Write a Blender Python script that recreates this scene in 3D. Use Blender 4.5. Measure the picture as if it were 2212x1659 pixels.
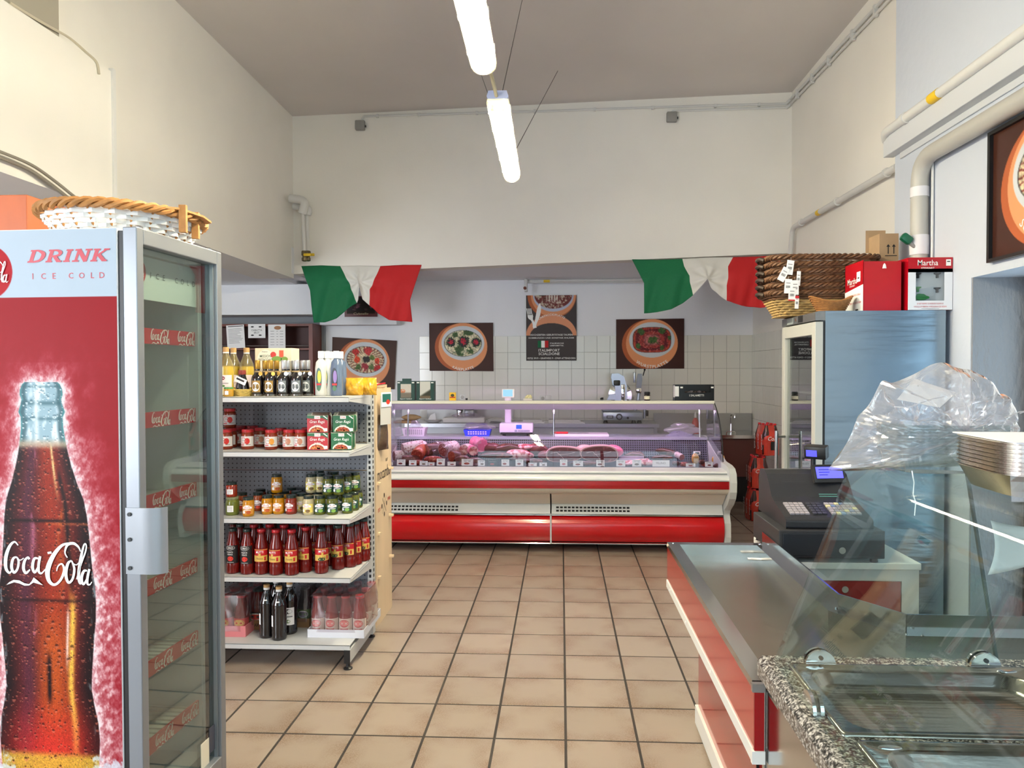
import bpy, bmesh, math, random
import numpy as np
from mathutils import Matrix, Vector
for o in list(bpy.data.objects): bpy.data.objects.remove(o, do_unlink=True)
SC = bpy.context.scene
COL = SC.collection
R = math.radians
rnd = random.Random(7)

# ---------------------------------------------------------------- camera
FPX = 1558.0; PPX = 1134.0; PPY = 829.5; CAMZ = 1.574
_yaw = math.atan(78.0/FPX); _pit = math.atan(29.5/FPX); _roll = 0.0022
_F = Vector((-math.sin(_yaw)*math.cos(_pit), math.cos(_yaw)*math.cos(_pit), -math.sin(_pit)))
_R0 = Vector((math.cos(_yaw), math.sin(_yaw), 0)); _U0 = _R0.cross(_F)
_U = _U0*math.cos(_roll) + _R0*math.sin(_roll); _Rt = _R0*math.cos(_roll) - _U0*math.sin(_roll)
cam_d = bpy.data.cameras.new('camera'); cam = bpy.data.objects.new('camera', cam_d); COL.objects.link(cam)
cam_d.sensor_width = 36.0; cam_d.lens = FPX*36.0/2212.0; cam_d.shift_x = -(PPX-1106.0)/2212.0
cam_d.clip_start = 0.05; cam_d.clip_end = 100
mw = Matrix.Identity(4)
for i in range(3):
    mw[i][0] = _Rt[i]; mw[i][1] = _U[i]; mw[i][2] = -_F[i]
mw[2][3] = CAMZ
cam.matrix_world = mw
SC.camera = cam
def at(px, py, Y=None, X=None, Z=None):
    """point of the room seen at a pixel of the 2212x1659 frame, on a plane of the room"""
    d = _F*FPX + _Rt*(px-PPX) + _U*(PPY-py)
    if Y is not None: t = Y/d.y
    elif X is not None: t = X/d.x
    else: t = (Z-CAMZ)/d.z
    p = d*t
    return Vector((p.x, p.y, p.z+CAMZ))

# ---------------------------------------------------------------- world, daylight, exposure
SC.view_settings.view_transform = 'Standard'; SC.view_settings.look = 'None'
SC.view_settings.exposure = 1.02; SC.view_settings.gamma = 1.0
SC.view_settings.use_curve_mapping = False
W = bpy.data.worlds.new('sky'); SC.world = W; W.use_nodes = True
bg = W.node_tree.nodes['Background']
bg.inputs[0].default_value = (0.72, 0.84, 1.0, 1); bg.inputs[1].default_value = 1.6
def area(name, loc, rot, sx, sy, power, col):
    l = bpy.data.lights.new(name, 'AREA'); l.shape = 'RECTANGLE'; l.size = sx; l.size_y = sy
    l.energy = power; l.color = col
    o = bpy.data.objects.new(name, l); o.location = loc; o.rotation_euler = rot; COL.objects.link(o)
    return o
# daylight entering through the shop window behind the camera and the side room's window
area('shop_window_daylight', (0.1, -1.45, 1.75), (R(90), 0, 0), 4.3, 2.7, 9, (0.93, 0.965, 1.0))
area('side_room_daylight', (-5.0, -1.45, 1.6), (R(90), 0, 0), 2.6, 2.3, 130, (0.92, 0.96, 1.0))
area('glass_door_daylight', (2.95, 3.58, 1.15), (0, R(90), 0), 1.8, 0.95, 2.6, (0.62, 0.80, 1.0))

# ---------------------------------------------------------------- helpers
def lin(c):
    c = c/255.0
    return c/12.92 if c <= 0.04045 else ((c+0.055)/1.055)**2.4
def C(r, g, b): return (lin(r), lin(g), lin(b), 1.0)
_M = {}
def M(name, col=(200,200,200), rough=0.5, metal=0.0, spec=0.5, coat=0.0, var=None, bump=None, emis=None, alpha=1.0, trans=0.0, rand=0.0, aniso=None):
    """named procedural material; var=(scale,amount[,stretch]) noise tint, bump=(scale,strength)"""
    if name in _M: return _M[name]
    m = bpy.data.materials.new(name); m.use_nodes = True; _M[name] = m
    nt = m.node_tree; N = nt.nodes; L = nt.links; p = N['Principled BSDF']
    base = C(*col)
    p.inputs['Base Color'].default_value = base
    p.inputs['Roughness'].default_value = rough; p.inputs['Metallic'].default_value = metal
    p.inputs['Specular IOR Level'].default_value = spec; p.inputs['Coat Weight'].default_value = coat
    p.inputs['Coat Roughness'].default_value = 0.08
    p.inputs['Alpha'].default_value = alpha; p.inputs['Transmission Weight'].default_value = trans
    if emis:
        p.inputs['Emission Color'].default_value = C(*emis[0]); p.inputs['Emission Strength'].default_value = emis[1]
    tc = None; src = None
    if var or bump or aniso:
        tc = N.new('ShaderNodeTexCoord')
    if var:
        mp = N.new('ShaderNodeMapping'); L.new(tc.outputs['Object'], mp.inputs[0])
        if len(var) > 2: mp.inputs['Scale'].default_value = var[2]
        nz = N.new('ShaderNodeTexNoise'); nz.inputs['Scale'].default_value = var[0]; nz.inputs['Detail'].default_value = 5
        L.new(mp.outputs[0], nz.inputs['Vector'])
        rp = N.new('ShaderNodeValToRGB')
        a = var[1]
        rp.color_ramp.elements[0].position = 0.3; rp.color_ramp.elements[1].position = 0.72
        rp.color_ramp.elements[0].color = (base[0]*(1-a), base[1]*(1-a), base[2]*(1-a), 1)
        rp.color_ramp.elements[1].color = (min(1,base[0]*(1+a)), min(1,base[1]*(1+a)), min(1,base[2]*(1+a)), 1)
        L.new(nz.outputs['Fac'], rp.inputs[0]); src = rp.outputs[0]
        L.new(src, p.inputs['Base Color'])
    if rand:
        oi = N.new('ShaderNodeObjectInfo'); hs = N.new('ShaderNodeHueSaturation')
        mr = N.new('ShaderNodeMapRange'); mr.inputs[3].default_value = 1-rand; mr.inputs[4].default_value = 1+rand
        L.new(oi.outputs['Random'], mr.inputs[0]); L.new(mr.outputs[0], hs.inputs['Value'])
        if src: L.new(src, hs.inputs['Color'])
        else: hs.inputs['Color'].default_value = base
        L.new(hs.outputs[0], p.inputs['Base Color'])
    if bump:
        mp2 = N.new('ShaderNodeMapping'); L.new(tc.outputs['Object'], mp2.inputs[0])
        if len(bump) > 2: mp2.inputs['Scale'].default_value = bump[2]
        nb = N.new('ShaderNodeTexNoise'); nb.inputs['Scale'].default_value = bump[0]; nb.inputs['Detail'].default_value = 4
        L.new(mp2.outputs[0], nb.inputs['Vector'])
        b = N.new('ShaderNodeBump'); b.inputs['Strength'].default_value = bump[1]; b.inputs['Distance'].default_value = 0.02
        L.new(nb.outputs['Fac'], b.inputs['Height']); L.new(b.outputs[0], p.inputs['Normal'])
    return m
def glassmat(name, tint=(245,250,248), rough=0.0, haze=0.0, ior=1.5, k=1.0, hazecol=(235,235,240)):
    """thin clear sheet: see-through with mirror reflection by Fresnel, optional milky film"""
    if name in _M: return _M[name]
    m = bpy.data.materials.new(name); m.use_nodes = True; _M[name] = m
    nt = m.node_tree; N = nt.nodes; L = nt.links
    for n in list(N):
        if n.type != 'OUTPUT_MATERIAL': N.remove(n)
    out = [n for n in N if n.type == 'OUTPUT_MATERIAL'][0]
    tr = N.new('ShaderNodeBsdfTransparent'); tr.inputs[0].default_value = C(*tint)
    gl = N.new('ShaderNodeBsdfGlossy'); gl.inputs['Roughness'].default_value = rough; gl.inputs[0].default_value = (1,1,1,1)
    ge = N.new('ShaderNodeNewGeometry'); dt = N.new('ShaderNodeVectorMath'); dt.operation = 'DOT_PRODUCT'
    L.new(ge.outputs['Normal'], dt.inputs[0]); L.new(ge.outputs['Incoming'], dt.inputs[1])
    ab = N.new('ShaderNodeMath'); ab.operation = 'ABSOLUTE'; L.new(dt.outputs['Value'], ab.inputs[0])
    iv = N.new('ShaderNodeMath'); iv.operation = 'SUBTRACT'; iv.inputs[0].default_value = 1.0; L.new(ab.outputs[0], iv.inputs[1])
    pw_ = N.new('ShaderNodeMath'); pw_.operation = 'POWER'; pw_.inputs[1].default_value = 5.0; L.new(iv.outputs[0], pw_.inputs[0])
    f0 = ((ior-1)/(ior+1))**2
    ma = N.new('ShaderNodeMath'); ma.operation = 'MULTIPLY_ADD'; ma.inputs[1].default_value = 1-f0; ma.inputs[2].default_value = f0; L.new(pw_.outputs[0], ma.inputs[0])
    mx = N.new('ShaderNodeMixShader')
    mu = N.new('ShaderNodeMath'); mu.operation = 'MULTIPLY'; mu.inputs[1].default_value = k; mu.use_clamp = True
    L.new(ma.outputs[0], mu.inputs[0]); L.new(mu.outputs[0], mx.inputs[0])
    base = tr.outputs[0]
    if haze > 0:
        df = N.new('ShaderNodeBsdfDiffuse'); df.inputs[0].default_value = C(*hazecol)
        tl = N.new('ShaderNodeBsdfTranslucent'); tl.inputs[0].default_value = C(*hazecol)
        a = N.new('ShaderNodeMixShader'); a.inputs[0].default_value = 0.5
        L.new(df.outputs[0], a.inputs[1]); L.new(tl.outputs[0], a.inputs[2])
        h = N.new('ShaderNodeMixShader'); h.inputs[0].default_value = haze
        L.new(tr.outputs[0], h.inputs[1]); L.new(a.outputs[0], h.inputs[2]); base = h.outputs[0]
    L.new(base, mx.inputs[1]); L.new(gl.outputs[0], mx.inputs[2]); L.new(mx.outputs[0], out.inputs[0])
    return m
def emismat(name, col, strength):
    if name in _M: return _M[name]
    m = bpy.data.materials.new(name); m.use_nodes = True; _M[name] = m
    p = m.node_tree.nodes['Principled BSDF']; p.inputs['Base Color'].default_value = C(*col)
    p.inputs['Emission Color'].default_value = C(*col); p.inputs['Emission Strength'].default_value = strength
    return m
def printmat(name, rough=0.5, coat=0.0, bump=None, spec=0.25):
    if name in _M: return _M[name]
    m = bpy.data.materials.new(name); m.use_nodes = True; _M[name] = m
    nt = m.node_tree; p = nt.nodes['Principled BSDF']
    a = nt.nodes.new('ShaderNodeVertexColor'); a.layer_name = 'ink'
    nt.links.new(a.outputs[0], p.inputs['Base Color']); p.inputs['Roughness'].default_value = rough
    p.inputs['Coat Weight'].default_value = coat; p.inputs['Coat Roughness'].default_value = 0.15; p.inputs['Specular IOR Level'].default_value = spec
    if bump:
        tc = nt.nodes.new('ShaderNodeTexCoord'); nb = nt.nodes.new('ShaderNodeTexNoise'); nb.inputs['Scale'].default_value = bump[0]
        b = nt.nodes.new('ShaderNodeBump'); b.inputs['Strength'].default_value = bump[1]; b.inputs['Distance'].default_value = 0.02
        nt.links.new(tc.outputs['Object'], nb.inputs['Vector']); nt.links.new(nb.outputs['Fac'], b.inputs['Height']); nt.links.new(b.outputs[0], p.inputs['Normal'])
    return m

# 2-D shapes: (verts2d, faces)
def rect2(x0, x1, y0, y1, nx=1):
    v = []; f = []
    for i in range(nx+1):
        x = x0+(x1-x0)*i/nx; v += [(x,y0),(x,y1)]
    for i in range(nx): f.append((2*i, 2*i+2, 2*i+3, 2*i+1))
    return v, f
def ell2(cx, cy, rx, ry, n=24, a0=0.0, a1=2*math.pi, rot=0.0):
    full = abs(a1-a0-2*math.pi) < 1e-6
    k = n if full else n+1
    v = [(cx,cy)]; cr, sr = math.cos(rot), math.sin(rot)
    for i in range(k):
        a = a0+(a1-a0)*i/n; x = rx*math.cos(a); y = ry*math.sin(a)
        v.append((cx+x*cr-y*sr, cy+x*sr+y*cr))
    f = [(0, 1+i, 1+(i+1) % k) for i in range(n if full else n)]
    return v, f
def poly2(pts): return list(pts), [tuple(range(len(pts)))]
def smooth2(pts, n=6):
    """Catmull-Rom through points of any dimension"""
    out = []
    P = [pts[0]]+list(pts)+[pts[-1]]
    for i in range(1, len(P)-2):
        for k in range(n):
            t = k/n
            out.append(tuple(0.5*((2*b)+(-a+c)*t+(2*a-5*b+4*c-d)*t*t+(-a+3*b-3*c+d)*t**3) for a,b,c,d in zip(P[i-1],P[i],P[i+1],P[i+2])))
    out.append(tuple(pts[-1]))
    return out
def ribbon2(pts, n=6):
    """stroke of (x,y,width) points"""
    P = smooth2(pts, n); v = []; f = []
    for i, (x, y, w) in enumerate(P):
        a = P[max(0,i-1)]; b = P[min(len(P)-1,i+1)]
        dx, dy = b[0]-a[0], b[1]-a[1]; l = math.hypot(dx,dy) or 1
        nx, ny = -dy/l*w/2, dx/l*w/2
        v += [(x+nx,y+ny),(x-nx,y-ny)]
    for i in range(len(P)-1): f.append((2*i,2*i+1,2*i+3,2*i+2))
    return v, f
_T = {}
def text2(s, h=None, w=None, cx=0, cy=0, bold=0.0, shear=0.0, spacing=1.0, align='c'):
    key = (s, bold, shear, spacing)
    if key not in _T:
        cu = bpy.data.curves.new('t', 'FONT'); cu.body = s; cu.offset = bold*0.4; cu.shear = shear; cu.space_character = spacing
        cu.resolution_u = 2; cu.fill_mode = 'FRONT'
        ob = bpy.data.objects.new('t', cu)
        me = bpy.data.meshes.new_from_object(ob)
        vs = [(q.co.x, q.co.y) for q in me.vertices]; fs = [tuple(p.vertices) for p in me.polygons]
        bpy.data.objects.remove(ob); bpy.data.curves.remove(cu); bpy.data.meshes.remove(me)
        xs = [q[0] for q in vs] or [0,1]; ys = [q[1] for q in vs] or [0,1]
        _T[key] = (vs, fs, min(xs), max(xs), min(ys), max(ys))
    vs, fs, x0, x1, y0, y1 = _T[key]
    W0 = max(1e-6, x1-x0); H0 = max(1e-6, y1-y0)
    if h and w: sx, sy = w/W0, h/H0
    elif h: sx = sy = h/H0
    else: sx = sy = w/W0
    ox = (x0+x1)/2 if align == 'c' else (x0 if align == 'l' else x1)
    return [((x-ox)*sx+cx, (y-(y0+y1)/2)*sy+cy) for x, y in vs], fs
def arc_text(s, r, a_mid, h, cx=0, cy=0, bold=0.02, top=False, spacing=1.08):
    """text along an arc; a_mid in radians from +x; lower arcs read left to right"""
    v, f = text2(s, h=h, bold=bold, spacing=spacing)
    out = []
    for x, y in v:
        if top: a = a_mid - x/r; rr = r+y
        else: a = a_mid + x/r; rr = r-y
        out.append((cx+rr*math.cos(a), cy+rr*math.sin(a)))
    return out, f
def shift2(s, dx, dy, k=1.0): return [(x*k+dx, y*k+dy) for x, y in s[0]], s[1]

class MB:
    def __init__(s): s.v = []; s.f = []; s.m = []; s.s = []
    def add(s, v, f, mat=0, smooth=False):
        o = len(s.v); s.v += [tuple(p) for p in v]
        for q in f: s.f.append(tuple(i+o for i in q)); s.m.append(mat); s.s.append(smooth)
        return s
    def box(s, x0, x1, y0, y1, z0, z1, mat=0):
        v = [(x0,y0,z0),(x1,y0,z0),(x1,y1,z0),(x0,y1,z0),(x0,y0,z1),(x1,y0,z1),(x1,y1,z1),(x0,y1,z1)]
        return s.add(v, [(3,2,1,0),(4,5,6,7),(0,1,5,4),(1,2,6,5),(2,3,7,6),(3,0,4,7)], mat)
    def obox(s, c, ax, ay, az, mat=0):
        """box from centre and three half-axis vectors"""
        c = Vector(c); ax = Vector(ax); ay = Vector(ay); az = Vector(az)
        v = [c+ax*i+ay*j+az*k for k in (-1,1) for i, j in ((-1,-1),(1,-1),(1,1),(-1,1))]
        return s.add(v, [(3,2,1,0),(4,5,6,7),(0,1,5,4),(1,2,6,5),(2,3,7,6),(3,0,4,7)], mat)
    def rbox(s, x0, x1, y0, y1, z0, z1, r=0.005, mat=0, seg=2, smooth=True):
        bm = bmesh.new(); bmesh.ops.create_cube(bm, size=1)
        for q in bm.verts: q.co = ((x0+x1)/2+q.co.x*(x1-x0), (y0+y1)/2+q.co.y*(y1-y0), (z0+z1)/2+q.co.z*(z1-z0))
        r = min(r, (x1-x0)*.49, (y1-y0)*.49, (z1-z0)*.49)
        bmesh.ops.bevel(bm, geom=bm.edges[:], offset=r, segments=seg, profile=0.5, affect='EDGES')
        bm.verts.index_update()
        v = [tuple(q.co) for q in bm.verts]; f = [tuple(q.index for q in p.verts) for p in bm.faces]; bm.free()
        return s.add(v, f, mat, smooth)
    def lathe(s, prof, seg=20, mat=0, c=(0,0,0), smooth=True, sx=1, sy=1, mats=None, axis='z', ph=0.0):
        v = []; f = []; mm = []
        for r, z in prof:
            for k in range(seg):
                a = 2*math.pi*k/seg+ph; x, y = r*sx*math.cos(a), r*sy*math.sin(a)
                if axis == 'z': v.append((c[0]+x, c[1]+y, c[2]+z))
                elif axis == 'y': v.append((c[0]+x, c[1]+z, c[2]-y))
                else: v.append((c[0]+z, c[1]+x, c[2]+y))
        n = len(prof)
        for i in range(n-1):
            for k in range(seg):
                f.append((i*seg+k, i*seg+(k+1)%seg, (i+1)*seg+(k+1)%seg, (i+1)*seg+k)); mm.append(mats[i] if mats else mat)
        if prof[0][0] > 1e-6: f.append(tuple(reversed(range(seg)))); mm.append(mm[0])
        if prof[-1][0] > 1e-6: f.append(tuple(range((n-1)*seg, n*seg))); mm.append(mm[n*0+(n-2)*seg])
        o = len(s.v); s.v += v
        for q, m_ in zip(f, mm): s.f.append(tuple(i+o for i in q)); s.m.append(m_); s.s.append(smooth)
        return s
    def tube(s, pts, r, seg=8, mat=0, closed=False, smooth=True, sc=None):
        P = [Vector(p) for p in pts]; n = len(P); v = []; f = []
        up = None
        for i in range(n):
            a = P[(i-1) % n] if (closed or i > 0) else P[i]; b = P[(i+1) % n] if (closed or i < n-1) else P[i]
            t = (b-a)
            if t.length < 1e-9: t = Vector((0,0,1))
            t.normalize()
            if up is None:
                up = Vector((0,0,1)) if abs(t.z) < 0.9 else Vector((1,0,0))
            u = up - t*up.dot(t)
            if u.length < 1e-6: u = t.orthogonal()
            u.normalize(); w = t.cross(u); up = u
            rr = r[i] if isinstance(r, (list,tuple)) else r
            for k in range(seg):
                q = 2*math.pi*k/seg
                v.append(P[i]+u*(rr*math.cos(q)*(sc[0] if sc else 1))+w*(rr*math.sin(q)*(sc[1] if sc else 1)))
        for i in range(n if closed else n-1):
            j = (i+1) % n
            for k in range(seg): f.append((i*seg+k, i*seg+(k+1)%seg, j*seg+(k+1)%seg, j*seg+k))
        if not closed:
            f.append(tuple(reversed(range(seg)))); f.append(tuple(range((n-1)*seg, n*seg)))
        return s.add(v, f, mat, smooth)
    def cyl(s, a, b, r, seg=16, mat=0, smooth=True): return s.tube([a,b], r, seg, mat, False, smooth)
    def prism(s, poly, z0, z1, mat=0, fn=None, smooth=False, capmat=None):
        """extrude a 2-D polygon; fn maps (u,v,w)->xyz"""
        fn = fn or (lambda u, v, w: (u, v, w)); n = len(poly)
        v = [fn(x,y,z0) for x, y in poly]+[fn(x,y,z1) for x, y in poly]
        s.add(v, [tuple(reversed(range(n))), tuple(range(n,2*n))], mat if capmat is None else capmat, False)
        return s.add(v, [(i,(i+1)%n,(i+1)%n+n,i+n) for i in range(n)], mat, smooth)
    def flat(s, sh, fn, mat=0): return s.add([fn(x,y) for x, y in sh[0]], sh[1], mat)
    def grid(s, fn, nu, nv, mat=0, smooth=True, closed_u=False):
        v = [fn(i/nu, j/nv) for j in range(nv+1) for i in range(nu+(0 if closed_u else 1))]
        k = nu if closed_u else nu+1
        f = [(j*k+i, j*k+(i+1) % k, (j+1)*k+(i+1) % k, (j+1)*k+i) for j in range(nv) for i in range(nu)]
        return s.add(v, f, mat, smooth)
    def mesh(s, name, mats, ang=40):
        me = bpy.data.meshes.new(name); me.from_pydata(s.v, [], s.f)
        for m in (mats if isinstance(mats, (list,tuple)) else [mats]): me.materials.append(m)
        me.polygons.foreach_set('material_index', s.m); me.polygons.foreach_set('use_smooth', s.s)
        me.update()
        if any(s.s): me.set_sharp_from_angle(angle=R(ang))
        return me
    def build(s, name, mats, parent=None, loc=None, rot=None, ang=40):
        return put(name, s.mesh(name, mats, ang), parent, loc, rot)
def put(name, me, parent=None, loc=None, rot=None):
    o = bpy.data.objects.new(name, me); COL.objects.link(o)
    if parent: o.parent = parent
    if loc is not None: o.location = loc
    if rot is not None: o.rotation_euler = rot
    return o
def tag(o, label=None, cat=None, group=None, kind=None):
    if label: o['label'] = label
    if cat: o['category'] = cat
    if group: o['group'] = group
    if kind: o['kind'] = kind
    return o
def thing(name, label, cat, loc=(0,0,0), rz=0.0, group=None, rot=None):
    o = bpy.data.objects.new(name, None); COL.objects.link(o); o.empty_display_size = 0.05
    o.location = loc; o.rotation_euler = rot or (0,0,rz)
    return tag(o, label, cat, group)
def dup(root, loc, rz=0.0, label=None, group=None, rot=None, scale=None):
    def cp(o, parent):
        c = o.copy(); COL.objects.link(c); c.parent = parent
        for ch in list(o.children): cp(ch, c)
        return c
    r = cp(root, None); r.location = loc; r.rotation_euler = rot or (0,0,rz)
    if scale: r.scale = scale
    if label: r['label'] = label
    if group: r['group'] = group
    return r
def struct(name, mb, mats, label=None, parent=None, ang=40):
    o = mb.build(name, mats, parent, ang=ang)
    if not parent: tag(o, kind='structure')
    if label: o['label'] = label
    return o
def bevel(o, w=0.004, seg=2):
    b = o.modifiers.new('edge', 'BEVEL'); b.width = w; b.segments = seg; b.limit_method = 'ANGLE'; b.angle_limit = R(35)
    return o
def raster(name, fn, nx, ny, place, parent, mat):
    """printed sheet: colour per vertex on a flat sheet; fn(u,v)->rgb 0..255 arrays, v down; place(u,v)->xyz"""
    u, v = np.meshgrid(np.linspace(0,1,nx+1), np.linspace(0,1,ny+1))
    rgb = np.clip(fn(u, v), 0, 255)/255.0
    l = np.where(rgb <= 0.04045, rgb/12.92, ((rgb+0.055)/1.055)**2.4)
    co = [place(a, b) for a, b in zip(u.ravel(), v.ravel())]
    k = nx+1
    f = [(j*k+i, (j+1)*k+i, (j+1)*k+i+1, j*k+i+1) for j in range(ny) for i in range(nx)]
    me = bpy.data.meshes.new(name); me.from_pydata(co, [], f); me.materials.append(mat)
    ca = me.color_attributes.new('ink', 'FLOAT_COLOR', 'POINT')
    ca.data.foreach_set('color', np.dstack([l, np.ones(u.shape)]).reshape(-1).astype(np.float32))
    me.update()
    return put(name, me, parent)
def vnoise(x, y, seed=0):
    """smooth value noise on arrays"""
    xi = np.floor(x).astype(np.int64); yi = np.floor(y).astype(np.int64); xf = x-xi; yf = y-yi
    def h(a, b):
        n = (a*374761393 + b*668265263 + seed*974711) & 0x7fffffff
        n = ((n ^ (n >> 13))*1274126177) & 0x7fffffff
        return ((n ^ (n >> 16)) & 0xffff)/65535.0
    sx = xf*xf*(3-2*xf); sy = yf*yf*(3-2*yf)
    return (h(xi,yi)*(1-sx)+h(xi+1,yi)*sx)*(1-sy)+(h(xi,yi+1)*(1-sx)+h(xi+1,yi+1)*sx)*sy
def fbm(x, y, seed=0, o=4):
    t = 0; a = 0.5
    for i in range(o): t = t+a*vnoise(x*2**i, y*2**i, seed+i*17); a *= 0.5
    return t
def mix(a, b, t):
    t = np.clip(t, 0, 1)[..., None]
    return a*(1-t)+np.array(b, float)*t
def sstep(a, b, x):
    t = np.clip((x-a)/(b-a), 0, 1); return t*t*(3-2*t)

# ---------------------------------------------------------------- shared materials
WALL = M('wall_paint', (238,235,228), 0.85, var=(1.3, 0.03), bump=(60, 0.05))
WALLC = M('wall_paint_cool', (236,238,242), 0.85, bump=(45, 0.07))
CEIL = M('ceiling_paint', (212,206,202), 0.9, var=(0.8, 0.04))
PLASTW = M('white_plastic', (232,232,230), 0.4)
PIPEW = M('painted_pipe', (212,212,210), 0.45)
STEEL = M('brushed_steel', (190,192,194), 0.28, 1.0, bump=(40, 0.04, (1,30,30)))
STEEL2 = M('polished_steel', (205,206,206), 0.14, 1.0)
STEELW = M('wavy_steel', (146,164,178), 0.27, 1.0, bump=(1.5, 1.0, (0.4,1,3.4)))
CHROME = M('chrome', (220,220,220), 0.08, 1.0)
BLACK = M('black_plastic', (22,22,24), 0.4)
BLACKM = M('black_matte', (14,14,15), 0.7)
DARKG = M('dark_grey', (60,62,64), 0.6)
RED = M('red_laminate', (188,12,20), 0.22, coat=0.4)
WHITE = M('white_gloss', (238,238,236), 0.3)
PAPER = M('white_paper', (240,240,240), 0.7)
CREAM = M('cream_panel', (222,214,196), 0.35)
GREYM = M('grey_metal_paint', (196,198,200), 0.4)
GLASS = glassmat('clear_glass', (240,246,243))
INKB = M('black_ink', (25,25,28), 0.6)
INKW = M('white_ink', (244,244,240), 0.5)
INKR = M('red_ink', (196,20,34), 0.5)
# ================================================================ structure
XR, XP, YB = 2.455, 2.265, 9.39
CLT = 4.522
b = MB(); b.box(-7.2, 3.4, -1.4, 9.7, -0.12, -0.0016)
floor = struct('floor', b, M('grout', (50,46,44), 0.9), 'beige tiled shop floor with dark joints')
# floor tiles
def tilemat():
    m = M('floor_tile', (206,184,152), 0.3, spec=0.4)
    nt = m.node_tree; N = nt.nodes; L = nt.links; p = N['Principled BSDF']
    tc = N.new('ShaderNodeTexCoord'); oi = N.new('ShaderNodeObjectInfo')
    # brown flashing towards the tile's worn edges, different on every tile
    vm = N.new('ShaderNodeVectorMath'); vm.operation = 'ADD'
    mu = N.new('ShaderNodeVectorMath'); mu.operation = 'MULTIPLY'; mu.inputs[1].default_value = (1,1,1)
    sc = N.new('ShaderNodeMath'); sc.operation = 'MULTIPLY'; sc.inputs[1].default_value = 37.0
    L.new(oi.outputs['Random'], sc.inputs[0])
    L.new(tc.outputs['Object'], vm.inputs[0]); L.new(sc.outputs[0], vm.inputs[1])
    n1 = N.new('ShaderNodeTexNoise'); n1.inputs['Scale'].default_value = 5.0; n1.inputs['Detail'].default_value = 3
    L.new(vm.outputs[0], n1.inputs['Vector'])
    n2 = N.new('ShaderNodeTexNoise'); n2.inputs['Scale'].default_value = 220; n2.inputs['Detail'].default_value = 2
    L.new(vm.outputs[0], n2.inputs['Vector'])
    ln = N.new('ShaderNodeSeparateXYZ'); L.new(tc.outputs['Object'], ln.inputs[0])
    ax = N.new('ShaderNodeMath'); ax.operation = 'ABSOLUTE'; L.new(ln.outputs[0], ax.inputs[0])
    ay = N.new('ShaderNodeMath'); ay.operation = 'ABSOLUTE'; L.new(ln.outputs[1], ay.inputs[0])
    mxx = N.new('ShaderNodeMath'); mxx.operation = 'MAXIMUM'; L.new(ax.outputs[0], mxx.inputs[0]); L.new(ay.outputs[0], mxx.inputs[1])
    mr = N.new('ShaderNodeMapRange'); mr.inputs[1].default_value = 0.05; mr.inputs[2].default_value = 0.155; L.new(mxx.outputs[0], mr.inputs[0])
    r1 = N.new('ShaderNodeMapRange'); r1.inputs[1].default_value = 0.40; r1.inputs[2].default_value = 0.60; L.new(n1.outputs['Fac'], r1.inputs[0])
    r2 = N.new('ShaderNodeMapRange'); r2.inputs[1].default_value = 0.3; r2.inputs[2].default_value = 0.7; L.new(n2.outputs['Fac'], r2.inputs[0])
    m1 = N.new('ShaderNodeMath'); m1.operation = 'MULTIPLY'; L.new(mr.outputs[0], m1.inputs[0]); L.new(r1.outputs[0], m1.inputs[1])
    m2 = N.new('ShaderNodeMath'); m2.operation = 'MULTIPLY'; L.new(m1.outputs[0], m2.inputs[0]); L.new(r2.outputs[0], m2.inputs[1])
    mx = N.new('ShaderNodeMixRGB'); mx.inputs[1].default_value = C(155,142,130); mx.inputs[2].default_value = C(106,73,48)
    L.new(m2.outputs[0], mx.inputs[0])
    hs = N.new('ShaderNodeHueSaturation'); mv = N.new('ShaderNodeMapRange'); mv.inputs[3].default_value = 0.93; mv.inputs[4].default_value = 1.05
    L.new(oi.outputs['Random'], mv.inputs[0]); L.new(mv.outputs[0], hs.inputs['Value']); L.new(mx.outputs[0], hs.inputs['Color'])
    L.new(hs.outputs[0], p.inputs['Base Color'])
    bm_ = N.new('ShaderNodeBump'); bm_.inputs['Strength'].default_value = 0.15; bm_.inputs['Distance'].default_value = 0.004
    n3 = N.new('ShaderNodeTexNoise'); n3.inputs['Scale'].default_value = 9; L.new(vm.outputs[0], n3.inputs['Vector'])
    L.new(n3.outputs['Fac'], bm_.inputs['Height']); L.new(bm_.outputs[0], p.inputs['Normal'])
    return m
TILE = tilemat()
TP = 0.305; g = 0.0056
tm = MB().rbox(-TP/2+g, TP/2-g, -TP/2+g, TP/2-g, -0.008, 0.0, 0.0007, seg=1, smooth=False).mesh('tile', TILE)
X0, Y0 = 0.018-TP/2, 3.047-TP/2
rest = MB(); ntile = 0
for i in range(-24, 12):
    for j in range(-14, 22):
        x = X0+TP*i; y = Y0+TP*j
        if y > 9.5 or x > 2.6: continue
        if -2.2 < x < 2.4 and 2.6 < y < 7.8 and ntile < 298:
            put('tile', tm, floor, (x,y,0)); ntile += 1
        else: rest.box(x-TP/2+g, x+TP/2-g, y-TP/2+g, y+TP/2-g, -0.008, 0.0)
o = rest.build('tile_field', TILE, floor); tag(o, kind='stuff')

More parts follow.
